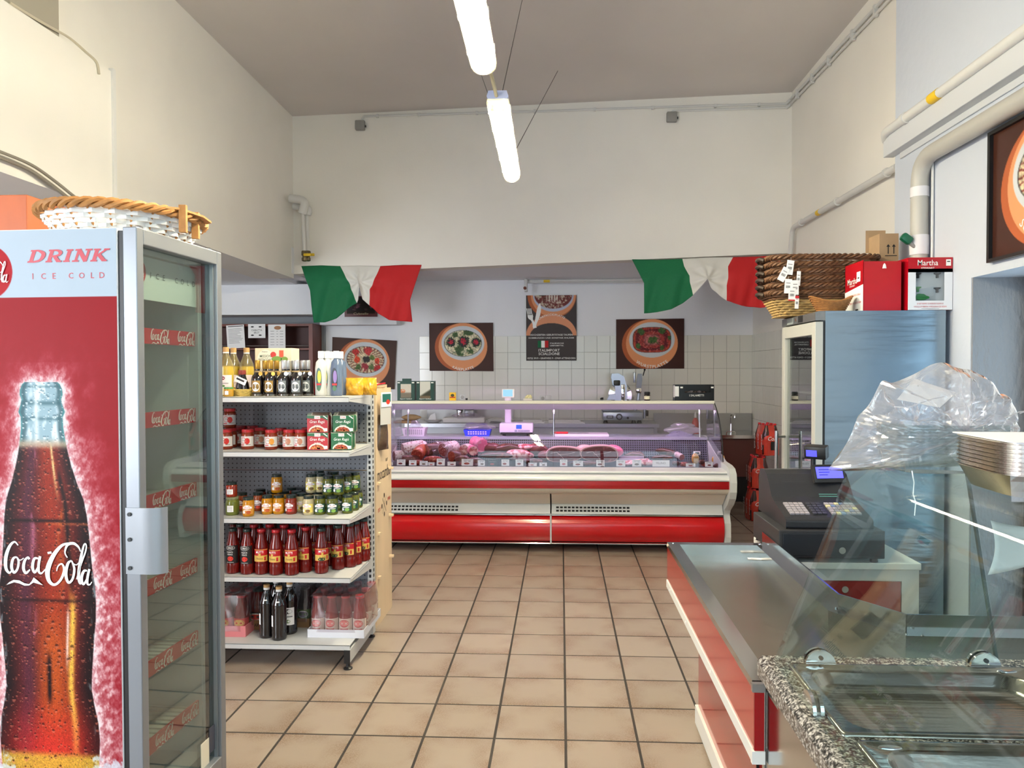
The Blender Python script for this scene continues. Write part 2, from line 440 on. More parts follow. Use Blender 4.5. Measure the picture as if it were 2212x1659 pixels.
# ceiling, upper walls
b = MB(); b.box(-3.2, 2.75, -1.4, 8.6, CLT, CLT+0.12); struct('ceiling', b, CEIL, 'high off-white shop ceiling')
LW = [(-3.105, 8.27), (-2.94, -1.3)]       # left upper wall line
b = MB()
p = [(-3.105,8.27,2.70),(2.5,7.85,2.82),(2.5,7.85,CLT),(-3.105,8.27,CLT)]
b.add(p+[(x,y+0.2,z) for x,y,z in p], [(0,1,2,3),(7,6,5,4),(4,5,1,0),(1,5,6,2),(2,6,7,3),(3,7,4,0)])
struct('wall_back_upper', b, WALL, 'tall white wall above the meat counter alcove')
b = MB(); q = [(-3.105,8.40,2.71),(2.5,8.0,2.82),(2.5,9.45,2.75),(-3.105,9.45,2.75)]
b.add(q+[(x,y,z+0.1) for x,y,z in q], [(0,3,2,1),(4,5,6,7),(0,1,5,4),(1,2,6,5),(2,3,7,6),(3,0,4,7)])
struct('ceiling_alcove', b, WALLC, 'low white ceiling over the meat counter alcove')
b = MB()
a0, a1 = LW
pl = [(a0[0],a0[1]),(a1[0],a1[1]),(a1[0]-0.45,a1[1]),(a0[0]-0.45,a0[1])]
b.prism(pl, 2.65, CLT); struct('wall_left', b, WALL, 'cream upper wall carried over the side passage')
# proud lower panel of the left wall with the grey patch above it
b = MB(); b.box(-3.05, -2.93, -1.3, 4.62, 2.62, 3.53)
struct('wall_left_panel', b, WALL, 'slightly proud white panel on the left wall')
b = MB(); b.box(-3.06, -2.955, 1.4, 4.15, 3.531, CLT); struct('trim_1', b, M('grey_patch', (168,162,148), 0.85), 'grey painted boxing above the wall panel')
b = MB(); b.box(-2.945, -2.915, 4.60, 4.63, 2.60, 3.55); b.box(-3.02, -2.93, 4.622, 4.632, 2.60, 3.55, 1)
struct('trim_2', b, [PLASTW, DARKG], 'narrow white corner strip on the left wall')
b = MB(); b.box(-7.2, -3.3, -1.4, 9.5, 2.655, 2.75); struct('ceiling_side_room', b, WALLC, 'low ceiling of the side room')
b = MB(); b.box(-7.3, -7.1, -1.4, 9.6, 0, 2.75); struct('wall_side_room', b, WALLC, 'far wall of the side room')
# back wall with tiles
b = MB(); b.box(-7.2, 2.7, YB, YB+0.2, 0, 2.85)
wback = struct('wall_back', b, WALLC, 'white back wall, tiled behind the meat counter')
WT = M('wall_tile', (222,221,212), 0.16, coat=0.2, rand=0.02)
WG = M('wall_grout', (150,146,140), 0.9)
tw, th = 0.1657, 0.2135
ztop = 1.574+(800-726)*YB/FPX
tmw = MB().rbox(-tw/2+.0012, tw/2-.0012, -0.012, 0, -th/2+.0012, th/2-.0012, 0.0015, seg=1, smooth=False).mesh('tile', WT)
b = MB(); b.box(XR-26*tw, XR, YB-0.006, YB+0.01, ztop-8*th, ztop-.001); tag(b.build('tile_bed', WG, wback))
for c in range(26):
    for r_ in range(8):
        put('tile', tmw, wback, (XR-tw*(c+.5), YB-0.001, ztop-th*(r_+.5)))
b = MB(); b.box(XR, XR+0.2, 5.04, 9.6, 0, CLT+.05); wr = struct('wall_right', b, WALL, 'white right wall with a tiled corner')
b = MB(); b.box(XR-0.006, XR+0.01, YB-9*tw, YB, ztop-8*th, ztop-.001); b.build('tile_bed', WG, wr)
for c in range(9):
    for r_ in range(8):
        put('tile', tmw, wr, (XR-0.001, YB-0.012-tw*(c+.5), ztop-th*(r_+.5)), (0,0,R(-90)))
# right front wall with the doorway
b = MB(); b.box(XP, XR+0.3, 4.115, 5.04, 0, CLT+.05); b.box(XP, XR+0.3, 3.05, 4.115, 2.08, CLT+.05); b.box(XP, XR+0.3, -1.4, 3.05, 0, CLT+.05)
struct('wall_right_front', b, M('wall_paint_bright', (196,203,216), 0.75, bump=(18, 0.12)), 'bright white wall with a doorway beside the cash desk')
GREYT = M('grey_textured_paint', (132,134,140), 0.6, bump=(38, 0.5, (1,1,0.4)))
b = MB(); b.box(XP+.004, XP+0.29, 4.103, 4.1151, 0, 2.08); struct('trim_3', b, GREYT, 'grey rough painted door reveal')
b = MB()
for y0_, y1_, z0_, z1_ in ((3.05,3.13,0,2.079),(4.04,4.102,0,2.079),(3.13,4.04,2.0,2.079),(3.13,4.04,0,.25)): b.box(XP+.285, XP+0.335, y0_, y1_, z0_, z1_)
d1 = struct('door_1', b, M('door_grey', (62,62,64), 0.5), 'dark framed glass door deep in the doorway')
bb = MB(); bb.box(XP+.305, XP+.311, 3.13, 4.04, .25, 2.0); bb.build('pane', GLASS, d1)
# front wall behind the camera with the shop window
b = MB()
b.box(-3.0, -2.1, -1.4, -1.2, 0, CLT); b.box(2.3, 2.7, -1.4, -1.2, 0, CLT); b.box(-2.1, 2.3, -1.4, -1.2, 3.1, CLT); b.box(-2.1, 2.3, -1.4, -1.2, 0, 0.4)
b.box(-7.2, -6.3, -1.4, -1.2, 0, 2.75); b.box(-3.7, -3.0, -1.4, -1.2, 0, 2.75); b.box(-6.3, -3.7, -1.4, -1.2, 0, 0.45); b.box(-6.3,-3.7,-1.4,-1.2,2.75,2.9)
struct('wall_front', b, WALL, 'street wall behind the viewer')
b = MB()
for x in (-2.08, -0.65, 0.8, 2.28): b.box(x-0.03, x+0.03, -1.34, -1.26, 0.4, 3.1)
for z in (0.43, 2.35, 3.07): b.box(-2.1, 2.3, -1.34, -1.26, z-0.03, z+0.03)
w1 = struct('window_1', b, DARKG, 'shop window frame behind the viewer')
b = MB(); b.box(-2.1, 2.3, -1.305, -1.3, 0.4, 3.1); b.build('pane', GLASS, w1)
# white bulkhead and grey recess over the bread rack; white boxing behind the left flag
p0 = at(300, 621, Y=8.9); p1 = at(676, 679, Y=8.9)
b = MB(); b.box(-7.1, p1.x, 8.9, 9.38, p1.z, 2.66); struct('trim_4', b, WALLC, 'white bulkhead above the bread rack')
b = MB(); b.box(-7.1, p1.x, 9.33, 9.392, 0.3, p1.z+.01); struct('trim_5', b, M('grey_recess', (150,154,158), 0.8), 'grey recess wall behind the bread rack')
q0 = at(690, 625, Y=9.15); q1 = at(857, 701, Y=9.15)
b = MB(); b.box(q0.x, q1.x, 9.15, 9.385, q1.z, q0.z); o = struct('trim_6', b, WALLC, 'white boxed duct on the back wall'); bevel(o, .004)
# seal the corner between the side room, the alcove and the upper walls
b = MB(); b.box(-3.6, -3.1, 8.2, 9.45, 2.70, 3.0); struct('trim_7', b, WALLC, 'white lintel end in the corner')

# ================================================================ luminaires
def luminaire(y0, y1, label):
    H = 2.90; L = y1-y0; w = 0.058
    t = thing('tube_luminaire', label, 'lamp', (-0.33, (y0+y1)/2, H), R(0.9), 'hanging tube luminaires')
    hs = MB()
    prof = [(-w*.82,0.045),(-w*.95,0.06),(-w*.8,0.088),(w*.8,0.088),(w*.95,0.06),(w*.82,0.045)]
    hs.prism(prof, -L/2+.004, L/2-.004, 0, lambda u, v, k: (u, k, v))
    hs.build('housing', M('lilac_grey_housing', (176,184,214), 0.45), t)
    # ribbed clear bowl: U-section with rounded ends
    n = 22; sec = []
    for i in range(n+1):
        a = math.pi*(i/n); rr = 1.0+(0.018 if i % 2 else 0)
        sec.append((-math.cos(a)*w*rr*(1.0 if abs(math.cos(a)) > .5 else 1.0), -abs(math.sin(a))**0.75*0.062*rr))
    rows = []
    for k, sc in ((-L/2-.0, .0), (-L/2+.004,.55), (-L/2+.015,.85), (-L/2+.04,1), (L/2-.04,1), (L/2-.015,.85), (L/2-.004,.55), (L/2,0)):
        rows.append([(x*(0.82+0.18*sc), k, 0.045+z*sc-0.0) for x, z in sec])
    mb = MB(); v = [p for r_ in rows for p in r_]; k = n+1
    mb.add(v, [(j*k+i, j*k+i+1, (j+1)*k+i+1, (j+1)*k+i) for j in range(len(rows)-1) for i in range(n)], 0, True)
    mb.build('diffuser', DIFF, t, ang=20)
    for s in (-1, 1):
        tb = MB().cyl((s*.024, -L/2+.06, 0.012), (s*.024, L/2-.06, 0.012), 0.0125, 12)
        tb.build('tube', TUBE, t)
        for q in (-1, 1): MB().box(s*.024-.014, s*.024+.014, q*(L/2-.055)-.006, q*(L/2-.055)+.006, -0.002, 0.05).build('lamp_holder', PLASTW, t)
    rf = MB().box(-.05, .05, -L/2+.03, L/2-.03, 0.034, 0.044); rf.build('reflector', WHITE, t)
    cl = MB()
    for q in np.linspace(-L/2+.15, L/2-.15, 5):
        for s in (-1, 1): cl.box(s*w*.98-.003, s*w*.98+.003, q-.012, q+.012, 0.025, 0.066)
    tag(cl.build('clip', PLASTW, t), kind='stuff')
    return t
DIFF = glassmat('ribbed_diffuser', (255,252,232), rough=0.15, haze=0.42, k=1.0, hazecol=(255,246,196))
TUBE = emismat('fluorescent_tube', (255,247,236), 225)
lum1 = luminaire(3.655, 5.08, 'fluorescent tube luminaire farther from the viewer, hanging before the tall wall')
lum2 = luminaire(1.70, 3.245, 'nearer fluorescent tube luminaire cut by the top of the picture')
WIRE = M('wire', (70,66,62), 0.6)
cd = MB(); cd.tube([(-.335,3.20,2.985),(-.34,3.31,2.99),(-.33,3.48,2.985),(-.325,3.665,2.96)], .009, 8)
cd.box(-.352,-.322,3.26,3.33,2.975,3.0)
tag(cd.build('lamp_conduit', M('conduit_beige', (178,170,140), 0.5)), 'short conduit linking the two tube luminaires', 'conduit')
for i, (a, q) in enumerate((((-.30,3.70,2.985),(1128,0)), ((-.37,3.70,2.985),(1040,163)), ((-.28,4.6,2.985),(1205,153)))):
    e = at(q[0], q[1], Z=CLT-.001)
    tag(MB().cyl(a, e, .0022, 6).build('suspension_wire', WIRE),
        ['thin suspension wire running up off the top of the picture', 'thin short suspension wire left of the lamps', 'thin suspension wire slanting right from the farther lamp'][i], 'wire', 'lamp wires')

# ================================================================ pipes and cables
def YU(x): return 8.27+(x+3.105)*(7.85-8.27)/5.605   # face of the upper back wall
def wallpt(px, py, off=0.02):
    Y = 8.0
    for _ in range(6): p = at(px, py, Y=Y); Y = YU(p.x)-off
    return at(px, py, Y=Y)
cb = MB()
pa = [wallpt(786,251), wallpt(1180,240), wallpt(1500,229), wallpt(1698,224)]
cb.tube(pa, .012, 8)
pb = [wallpt(1452,240), wallpt(1698,232)]
cb.tube(pb, .012, 8)
pr = [pa[-1], at(1708,214,X=XR-.025), at(1905,2,X=XR-.025), at(1940,-36,X=XR-.025)]
cb.tube(pr, .014, 8)
cb.tube([p+Vector((0,0,-.05)) for p in pr], .012, 8)
cb.tube([pa[0], pa[0]+Vector((-.02,0,-.03)), pa[0]+Vector((-.03,0,-.10))], .01, 8)
cb.tube([pb[0], pb[0]+Vector((-.02,0,-.03)), pb[0]+Vector((-.03,0,-.09))], .01, 8)
for p in [wallpt(q, 251-(q-786)*27/912, .018) for q in (815,905,1030,1155,1285,1410,1545,1640)]: cb.box(p.x-.012,p.x+.012,p.y-.016,p.y+.016,p.z-.02,p.z+.016)
for p in [pr[1].lerp(pr[2], t) for t in (.1,.3,.5,.75,.95)]: cb.box(p.x-.018,p.x+.018,p.y-.014,p.y+.014,p.z-.07,p.z+.02)
tag(cb.build('cable_conduit', PIPEW), 'white clipped cable conduit along the top of the tall wall', 'conduit')
for px, py, lb in ((778,271,'left'),(1451,253,'right')):
    p = wallpt(px, py, .03)
    mb = MB().rbox(p.x-.055,p.x+.055,p.y-.03,p.y+.028,p.z-.055,p.z+.055,.012)
    t = tag(mb.build('junction_box', M('grey_plastic', (150,148,144), 0.5)), 'small grey junction box under the conduit, %s one of the two' % lb, 'junction box', 'junction boxes')
    k = MB().cyl((p.x+.055,p.y,p.z-.01),(p.x+.068,p.y,p.z-.01),.014,10); k.build('gland', DARKG, t)
# elbowed pipe pair with valves in the left corner
def bend(pts, r, n=5):
    """round the corners of a polyline"""
    P = [Vector(p) for p in pts]; out = [P[0]]
    for i in range(1, len(P)-1):
        a = (P[i-1]-P[i]); c_ = (P[i+1]-P[i]); d = min(r, a.length*.49, c_.length*.49)
        p0 = P[i]+a.normalized()*d; p1 = P[i]+c_.normalized()*d
        for k in range(n+1):
            t = k/n; out.append(p0*(1-t)**2+P[i]*2*t*(1-t)+p1*t*t)
    out.append(P[-1]); return out
Yv = 8.02
t = thing('heating_pipe', 'white insulated pipe pair with brass valves in the upper left corner', 'pipe', (0,0,0))
e0 = at(626,428,Y=Yv); e1 = at(661,434,Y=Yv); e2 = at(652,462,Y=Yv)
MB().tube(bend([e0, e1, e2], .12), .048, 14).build('insulated_elbow', PIPEW, t)
f0 = at(634,445,Y=Yv+.1); f1 = at(668,452,Y=Yv+.1); f2 = at(664,464,Y=Yv+.1)
MB().tube(bend([f0, f1, f2], .1), .04, 12).build('insulated_elbow', PIPEW, t)
for k, (xa, xb, yy) in enumerate(((654,657.5,Yv),(662.5,665,Yv+.1))):
    MB().cyl(at(xa,458,Y=yy), at(xb,545,Y=yy), .021, 12).build('pipe', PIPEW, t)
    v0 = at(xb,542,Y=yy)
    mb = MB().lathe([(.028,0),(.034,-.01),(.034,-.05),(.024,-.055),(.024,-.075),(.032,-.08),(.032,-.11),(.018,-.118)], 10, c=v0)
    mb.build('valve', M('old_brass', (120,108,84), 0.4, 0.8), t)
    h = MB().rbox(v0.x+.005, v0.x+.09, v0.y-.05, v0.y-.03, v0.z-.065, v0.z-.035, .006); h.build('valve_lever', M('yellow_lever', (226,190,30), 0.5), t)
# pipe on the right rear wall going down behind the baskets
t = thing('wall_pipe', 'white pipe climbing the right rear wall behind the basket stack', 'pipe', (0,0,0))
g0 = at(1706,560,X=XR-.06); g1 = at(1712,492,X=XR-.06); g2 = at(1938,360,X=XR-.06)
MB().tube(bend([g0, g1, g2], .08), .026, 12).build('pipe', PIPEW, t)
for q in (.12, .52, .93):
    p = g1.lerp(g2, q); MB().lathe([(.036,-.012),(.036,.012)], 12, c=p, axis='y').build('clamp', PIPEW, t)
p = g1.lerp(g2,.33); MB().lathe([(.0275,-.035),(.0275,.035)], 12, c=p, axis='y').build('tape_mark', M('yellow_tape', (230,190,40), 0.5), t)
# pipe and trunking on the bright wall
t = thing('pipe_run', 'white pipe with yellow tape running over the trunking on the bright wall', 'pipe', (0,0,0))
h0 = at(1912,287,Y=5.0); h1 = Vector((h0.x-.0, 1.5, h0.z))
h0b = Vector((XP-.015, 5.07, h0.z-.06))
MB().tube(bend([h0b, Vector((h0.x+.04,5.07,h0.z-.03)), h0, h1], .05), .03, 12).build('pipe', PIPEW, t)
tp = at(2021,203,X=h0.x); MB().lathe([(.0315,-.05),(.0315,.05)], 12, c=(h0.x,tp.y,h0.z), axis='y').build('tape_mark', M('yellow_tape'), t)
MB().lathe([(.036,-.02),(.036,.02)], 12, c=(h0.x,4.72,h0.z), axis='y').build('clamp', PIPEW, t)
k0 = at(1909,318,Y=5.05)
b = MB(); b.box(k0.x, XP-.001, 0.8, 5.06, k0.z-.07, k0.z+.065); b.box(k0.x+.06, XP-.001, .8, 4.95, k0.z-.11, k0.z-.07)
o = tag(b.build('cable_trunking', M('trunking_white', (204,207,212), .45)), 'wide white cable trunking on the bright wall', 'trunking'); bevel(o, .004)
t = thing('drain_pipe', 'fat grey drain pipe bending down behind the red boxes', 'pipe', (0,0,0))
j0 = at(1987,345,X=XP-.06); j1 = Vector((XP-.06, 1.6, j0.z)); j2 = Vector((XP-.06, j0.y, 1.6))
MB().tube(bend([j1, j0, j2], .16, 8), .05, 16).build('pipe', M('grey_pvc', (182,180,174), 0.45), t)
MB().lathe([(.054,-.06),(.056,0),(.054,.06)], 16, c=(XP-.06, j0.y, at(1987,530,Y=j0.y).z), axis='z').build('joint_wrap', M('white_tape', (224,222,226), 0.6), t)
MB().lathe([(.053,-.03),(.053,.03)], 16, c=(XP-.06, j0.y, j0.z-.2), axis='z').build('joint_wrap', M('white_tape'), t)
MB().tube(bend([(XP-.015,j0.y-.06,j0.z-.02),(XP-.012,j0.y-.06,j0.z-.1),(XP-.012,j0.y-.06,1.9)],.03), .008, 6).build('thin_pipe', PIPEW, t)
# green valve handle
p = at(1957,517,Y=4.55)
vh = MB().rbox(-.035,.035,-.022,.022,-.022,.03,.014).build('valve_handle', M('green_plastic', (16,92,66), 0.35), t, loc=p, rot=(0,R(38),0))
MB().cyl((0.03,0,-.004),(.085,0,-.004),.012,10).build('stem', M('grey_plastic'), vh)
# alcove pipe with a short camera-like end
t = thing('alcove_pipe', 'thin white pipe with end bracket under the alcove ceiling', 'pipe', (0,0,0))
a0_, a1_ = at(1138,607,Y=9.2), at(1420,604,Y=9.2)
MB().cyl(a0_, a1_, .018, 8).build('pipe', PIPEW, t)
MB().cyl(a0_+Vector((0,0,-.02)), a1_+Vector((0,.05,-.02)), .009, 6).build('pipe', PIPEW, t)
q = at(1136,618,Y=9.15); MB().rbox(q.x-.02,q.x+.02,q.y-.03,q.y+.05,q.z-.07,q.z+.09,.008).build('bracket', PIPEW, t)
MB().cyl((q.x-.01,q.y-.055,q.z-.03),(q.x-.01,q.y-.02,q.z-.03),.02,10).build('end_cap', M('rust', (120,66,52), 0.7), t)
for px in (1200,): 
    p = at(px,607,Y=9.2); MB().lathe([(.026,-.012),(.026,.012)],10,c=p,axis='x').build('clamp', PIPEW, t)
p = at(1181,607,Y=9.2); MB().lathe([(.0195,-.04),(.0195,.04)],10,c=p,axis='x').build('tape_mark', M('yellow_tape'), t)
# cables at the left
cb = MB()
pts = [at(-60,318,X=-2.9), at(0,340,X=-2.9), at(60,365,X=-2.9), at(105,395,X=-2.9), at(150,430,X=-2.9), at(182,455,X=-2.9), at(205,480,X=-2.9)]
cb.tube(smooth2([tuple(p) for p in pts],5), .011, 8); cb.tube(smooth2([tuple(p+Vector((.02,0,.022))) for p in pts],5), .009, 8)
tag(cb.build('grey_cable', M('cable_grey', (136,130,120), 0.5)), 'pair of grey cables sagging across the left wall panel', 'cable')
cb = MB(); pts = [at(20,5,X=-2.925), at(60,30,X=-2.925), at(108,58,X=-2.925), at(150,82,X=-2.925), at(185,112,X=-2.925), at(208,134,X=-2.925), at(214,160,X=-2.92)]
cb.tube(smooth2([tuple(p) for p in pts],5), .008, 6)
tag(cb.build('white_cable', M('cable_cream', (196,188,168), 0.5)), 'thin cream cable lying along the top of the wall panel', 'cable')
p = at(128,445,Y=5.2)
b = MB().box(p.x-.1, p.x+.42, 5.2, 5.24, p.z-.01, p.z+.02)
tag(b.build('cable_duct', PLASTW), 'short white cable duct under the left passage ceiling', 'trunking')

# ================================================================ flags
FG = M('flag_green', (0,104,62), 0.75, var=(60,0.05)); FW = M('flag_white', (222,220,214), 0.75); FR = M('flag_red', (190,22,28), 0.75)
for m_ in (FG, FW, FR): m_.use_backface_culling = False
def flag(name, label, sx, sy, k, top, bot, left, right, gather, Yf):
    """curtained tricolour: pixel control points of its own top and hem hung on the wall face"""
    def P(q): return (sx+q[0]/k, sy+q[1]/k)
    def interp(tbl, u):
        for (u0,a),(u1,b_) in zip(tbl[:-1], tbl[1:]):
            if u <= u1:
                t = (u-u0)/(u1-u0); return (a[0]+(b_[0]-a[0])*t, a[1]+(b_[1]-a[1])*t)
        return tbl[-1][1]
    st = lambda tbl: [(q[0], (q[1],q[2])) for q in tbl]
    T, B_, Lf, Rt = st(top), st(bot), st(left), st(right)
    NU, NV = 96, 40; mb = MB(); g0 = P(gather)
    def fn(i, j):
        u, v = i/NU, j/NV
        t = interp(T,u); bo = interp(B_,u); l = interp(Lf,v); r_ = interp(Rt,v)
        # Coons patch
        c00, c10, c01, c11 = interp(T,0), interp(T,1), interp(B_,0), interp(B_,1)
        x = (1-v)*t[0]+v*bo[0]+(1-u)*l[0]+u*r_[0]-((1-u)*(1-v)*c00[0]+u*(1-v)*c10[0]+(1-u)*v*c01[0]+u*v*c11[0])
        y = (1-v)*t[1]+v*bo[1]+(1-u)*l[1]+u*r_[1]-((1-u)*(1-v)*c00[1]+u*(1-v)*c10[1]+(1-u)*v*c01[1]+u*v*c11[1])
        px, py = P((x,y))
        dx, dy = px-g0[0], py-g0[1]; d = math.hypot(dx,dy); a = math.atan2(dy,dx)
        near = math.exp(-(d/55.0)**2)
        w = 0.016*near*math.sin(a*7)*min(1,d/16) + 0.022*math.sin(px*0.085+v*2.0)*(0.03+v) + 0.012*math.sin(px*.21+py*.05)*v
        wp = wallpt(px, py, 0.006+min(1,v*3)*.04+0.06*v*(1-abs(2*u-1)*.4))
        return (wp.x, wp.y+w*min(1,v*4), wp.z)
    V = [fn(i,j) for j in range(NV+1) for i in range(NU+1)]
    F = []; K = NU+1
    for c_ in range(3):
        pass
    mb.v = V
    for j in range(NV):
        for i in range(NU):
            mb.f.append((j*K+i,(j+1)*K+i,(j+1)*K+i+1,j*K+i+1)); mb.m.append(min(2, i*3//NU)); mb.s.append(True)
    o = mb.build(name, [FG,FW,FR], ang=80)
    so = o.modifiers.new('thick','SOLIDIFY'); so.thickness = 0.0016
    return tag(o, label, 'flag', 'italian flags')
flag('tricolour_flag', 'green white red flag pinned up gathered at left, above the round plate poster', 640, 540, 3.687,
     [(0,40,128),(.17,200,122),(.333,350,128),(.5,500,124),(.667,670,128),(.84,850,118),(1,998,118)],
     [(0,135,578),(.09,230,578),(.17,320,545),(.25,400,470),(.333,488,425),(.42,498,398),(.5,508,290),(.57,528,392),(.667,580,440),(.75,650,505),(.85,745,560),(1,920,572)],
     [(0,40,128),(.5,105,320),(1,135,578)], [(0,998,118),(.35,940,290),(.62,905,400),(1,920,572)], (508,258), 8)
flag('tricolour_flag', 'green white red flag pinned up gathered at right, beside the basket stack', 1080, 540, 3.568,
     [(0,1017,72),(.17,1210,76),(.333,1405,68),(.5,1600,58),(.667,1797,55),(.84,2000,50),(1,2205,35)],
     [(0,1112,488),(.1,1210,480),(.2,1320,458),(.28,1410,410),(.333,1487,350),(.42,1555,275),(.5,1600,222),(.58,1640,300),(.667,1745,392),(.78,1860,430),(.9,2010,446),(1,2135,432)],
     [(0,1017,72),(.45,1110,255),(1,1112,488)], [(0,2205,35),(.2,2140,120),(.6,2122,300),(1,2135,432)], (1600,225), 8)

# ================================================================ posters
PRINT = printmat('poster_print')
def plate_fn(kind, asp):
    brown = {'k':(66,36,28),'w':(62,30,24),'n':(70,42,30),'s':(62,32,22)}[kind]
    def fn(u, v):
        x = (u-.5)*asp*2; y = (v-.5)*2       # y down, -1..1
        a = np.zeros(u.shape+(3,))+np.array(brown, float)
        a = a*(0.92+0.16*fbm(u*3,v*3,3))[...,None]
        cx, cy = 0.07, 0.0
        a = mix(a, (178,92,50), sstep(1.0,.985, np.hypot((x-cx+.12)/1.06, (y-.02)/1.0)))
        a = mix(a, (228,152,104), sstep(1.0,.985, np.hypot((x-cx)/1.02, (y+.02)/.985)))
        d = np.hypot((x-cx)/.90, (y+.16)/.72)
        a = mix(a, (206,210,214), sstep(1.0,.98,d))
        e = np.hypot((x-cx)/.80, (y+.15)/.56) if kind != 'w' else ((np.abs(x-cx)/.76)**3.2+(np.abs(y+.16)/.52)**3.2)**(1/3.2)
        ang = np.arctan2((y+.15)/.56,(x-cx)/.8)
        inn = sstep(1.0,.98,e)
        n1 = fbm(x*9,y*9,5); n2 = fbm(x*22,y*22,9); n3 = vnoise(x*30,y*30,2)
        if kind == 'k':
            f = mix(np.zeros(a.shape)+np.array((214,206,178.)), (170,158,120), sstep(.4,.7,n2))
            for (qx,qy,s) in ((-.5,-.2,.2),(.02,-.22,.26),(.55,-.2,.2)):
                w = np.hypot((x-cx-qx)/s,(y+.15-qy-.2+.05)/s)+ (n2-.5)*1.1
                f = mix(f, (38,58,36), sstep(1.0,.8,w)); f = mix(f, (34,30,40), sstep(.75,.6,w)); f = mix(f, (176,30,52), sstep(.5,.38,w))
            for (qx,qy,s) in ((.22,-.42,.2),(-.15,.3,.28),(.3,.32,.2),(-.3,-.38,.16)):
                w = np.hypot((x-cx-qx)/s,(y+.15-qy)/s*1.3)+(n1-.5)*1.6
                f = mix(f, (62,88,48), sstep(.9,.6,w))
        elif kind == 'w':
            ring = np.sin(e*16+n1*5)
            f = mix(np.zeros(a.shape)+np.array((150,52,50.)), (96,24,32), sstep(-.2,.8,ring)); f = mix(f, (206,128,116), sstep(.55,.75,n2)*.8)
            f = mix(f, (186,112,108), sstep(.5,.3,e)*.8); f = mix(f, (190,70,42), sstep(.8,.95,e)*.7)
            for (qx,qy,s) in ((-.42,-.36,.16),(.38,-.34,.16),(.05,.02,.2),(-.55,.25,.12),(.7,-.1,.12),(.4,.3,.14)):
                w = np.hypot((x-cx-qx)/s,(y+.15-qy)/s)+(n1-.5)*1.5; f = mix(f, (66,92,44), sstep(.9,.55,w))
        else:
            seg = np.sin(ang*30+n1*6)
            f = mix(np.zeros(a.shape)+np.array((202,184,150.)), (128,60,48), sstep(.1,.8,seg)*(sstep(.35,.6,e))); f = mix(f, (236,220,190), sstep(.55,.75,n2)*.7)
            for (qx,qy,s,c_) in ((-.42,-.3,.15,(190,40,30)),(-.35,.02,.14,(214,70,30)),(.5,.02,.14,(214,60,30)),(.5,.32,.16,(180,34,34)),(.1,-.34,.18,(190,50,50)),(0,.28,.18,(150,40,50)),(.05,0,.17,(40,34,30)),(-.3,.32,.14,(70,96,40)),(.28,-.1,.12,(90,110,40)),(.25,.3,.14,(90,110,60))):
                w = np.hypot((x-cx-qx)/s,(y+.15-qy)/s)+(n1-.5)*1.2; f = mix(f, c_, sstep(.95,.65,w))
        f = mix(f, (50,58,62), sstep(.93,.985,e)*.8)
        f = f*(0.75+0.5*n3)[...,None]
        a = a*(1-inn[...,None])+f*inn[...,None]
        return a
    return fn
def poster(name, label, corners, kind, text, tpos, Yw=None, frame=None, asp=1.33, tr=.9, th_=.13, am=90):
    """corners: TL,TR,BR,BL world points of the sheet"""
    TL, TR, BR, BL = [Vector(c) for c in corners]
    c = (TL+TR+BR+BL)/4; nrm = (TR-TL).cross(BL-TL).normalized()*-1
    n_out = nrm if nrm.dot(Vector((0,0,CAMZ))-c) > 0 else -nrm
    t = thing(name, label, 'poster', c)
    def pl(u, v, off=0.0): 
        p = (TL*(1-u)+TR*u)*(1-v)+(BL*(1-u)+BR*u)*v - c + n_out*off
        return tuple(p)
    bk = MB(); V = [pl(0,0,-.004),pl(1,0,-.004),pl(1,1,-.004),pl(0,1,-.004),pl(0,0,-.0005),pl(1,0,-.0005),pl(1,1,-.0005),pl(0,1,-.0005)]
    bk.add(V, [(0,1,2,3),(7,6,5,4),(0,4,5,1),(1,5,6,2),(2,6,7,3),(3,7,4,0)]); bk.build('backing', M('board_edge', (60,50,44), 0.6), t)
    raster('print', plate_fn(kind, asp), 150, 110, lambda u, v: pl(u,v), t, PRINT if not frame else printmat('poster_film', 0.3, 0.25, (3.0,0.25)))
    if text:
        tx = arc_text(text, tr, R(270), th_, .07, -.02, .015)
        mb = MB().flat(tx, lambda x, y: pl(x/asp/2+.5, .5-y/2, .0012), 0)
        mb.build('lettering', INKW, t)
    if frame:
        fb = MB()
        w = frame
        for (u0,u1,v0,v1) in ((-w,1+w,-w*asp,0),(-w,1+w,1,1+w*asp),(-w,0,-w*asp,1+w*asp),(1,1+w,-w*asp,1+w*asp)):
            V = [pl(u0,v0,-.005),pl(u1,v0,-.005),pl(u1,v1,-.005),pl(u0,v1,-.005),pl(u0,v0,.02),pl(u1,v0,.02),pl(u1,v1,.02),pl(u0,v1,.02)]
            fb.add(V, [(0,1,2,3),(7,6,5,4),(0,4,5,1),(1,5,6,2),(2,6,7,3),(3,7,4,0)])
        fb.build('frame', BLACK, t)
    return t
Yw = YB-.025
poster('plate_poster', 'brown poster of a cheese platter lettered KÄSEPLATTE on the tiles', [at(927,698,Y=Yw),at(1065,697,Y=Yw),at(1066,802,Y=Yw),at(928,801,Y=Yw)], 'k', 'KÄSEPLATTE', None)
poster('plate_poster', 'brown poster of a sausage platter lettered WURSTPLATTE above the slicer', [at(1331,690,Y=Yw),at(1478,688,Y=Yw),at(1478,796,Y=Yw),at(1331,797,Y=Yw)], 'w', 'WURSTPLATTE', None)
poster('plate_poster', 'tilted brown poster of a round antipasti plate beside the bread rack', [at(718,728,Y=Yw),at(857,736,Y=Yw),at(852,841,Y=Yw),at(716,834,Y=Yw)], 'n', None, None)
def pw(y, z): return (XP-.012, y, z)
z1, z0_ = at(2147,295,X=XP).z, at(2147,560,X=XP).z
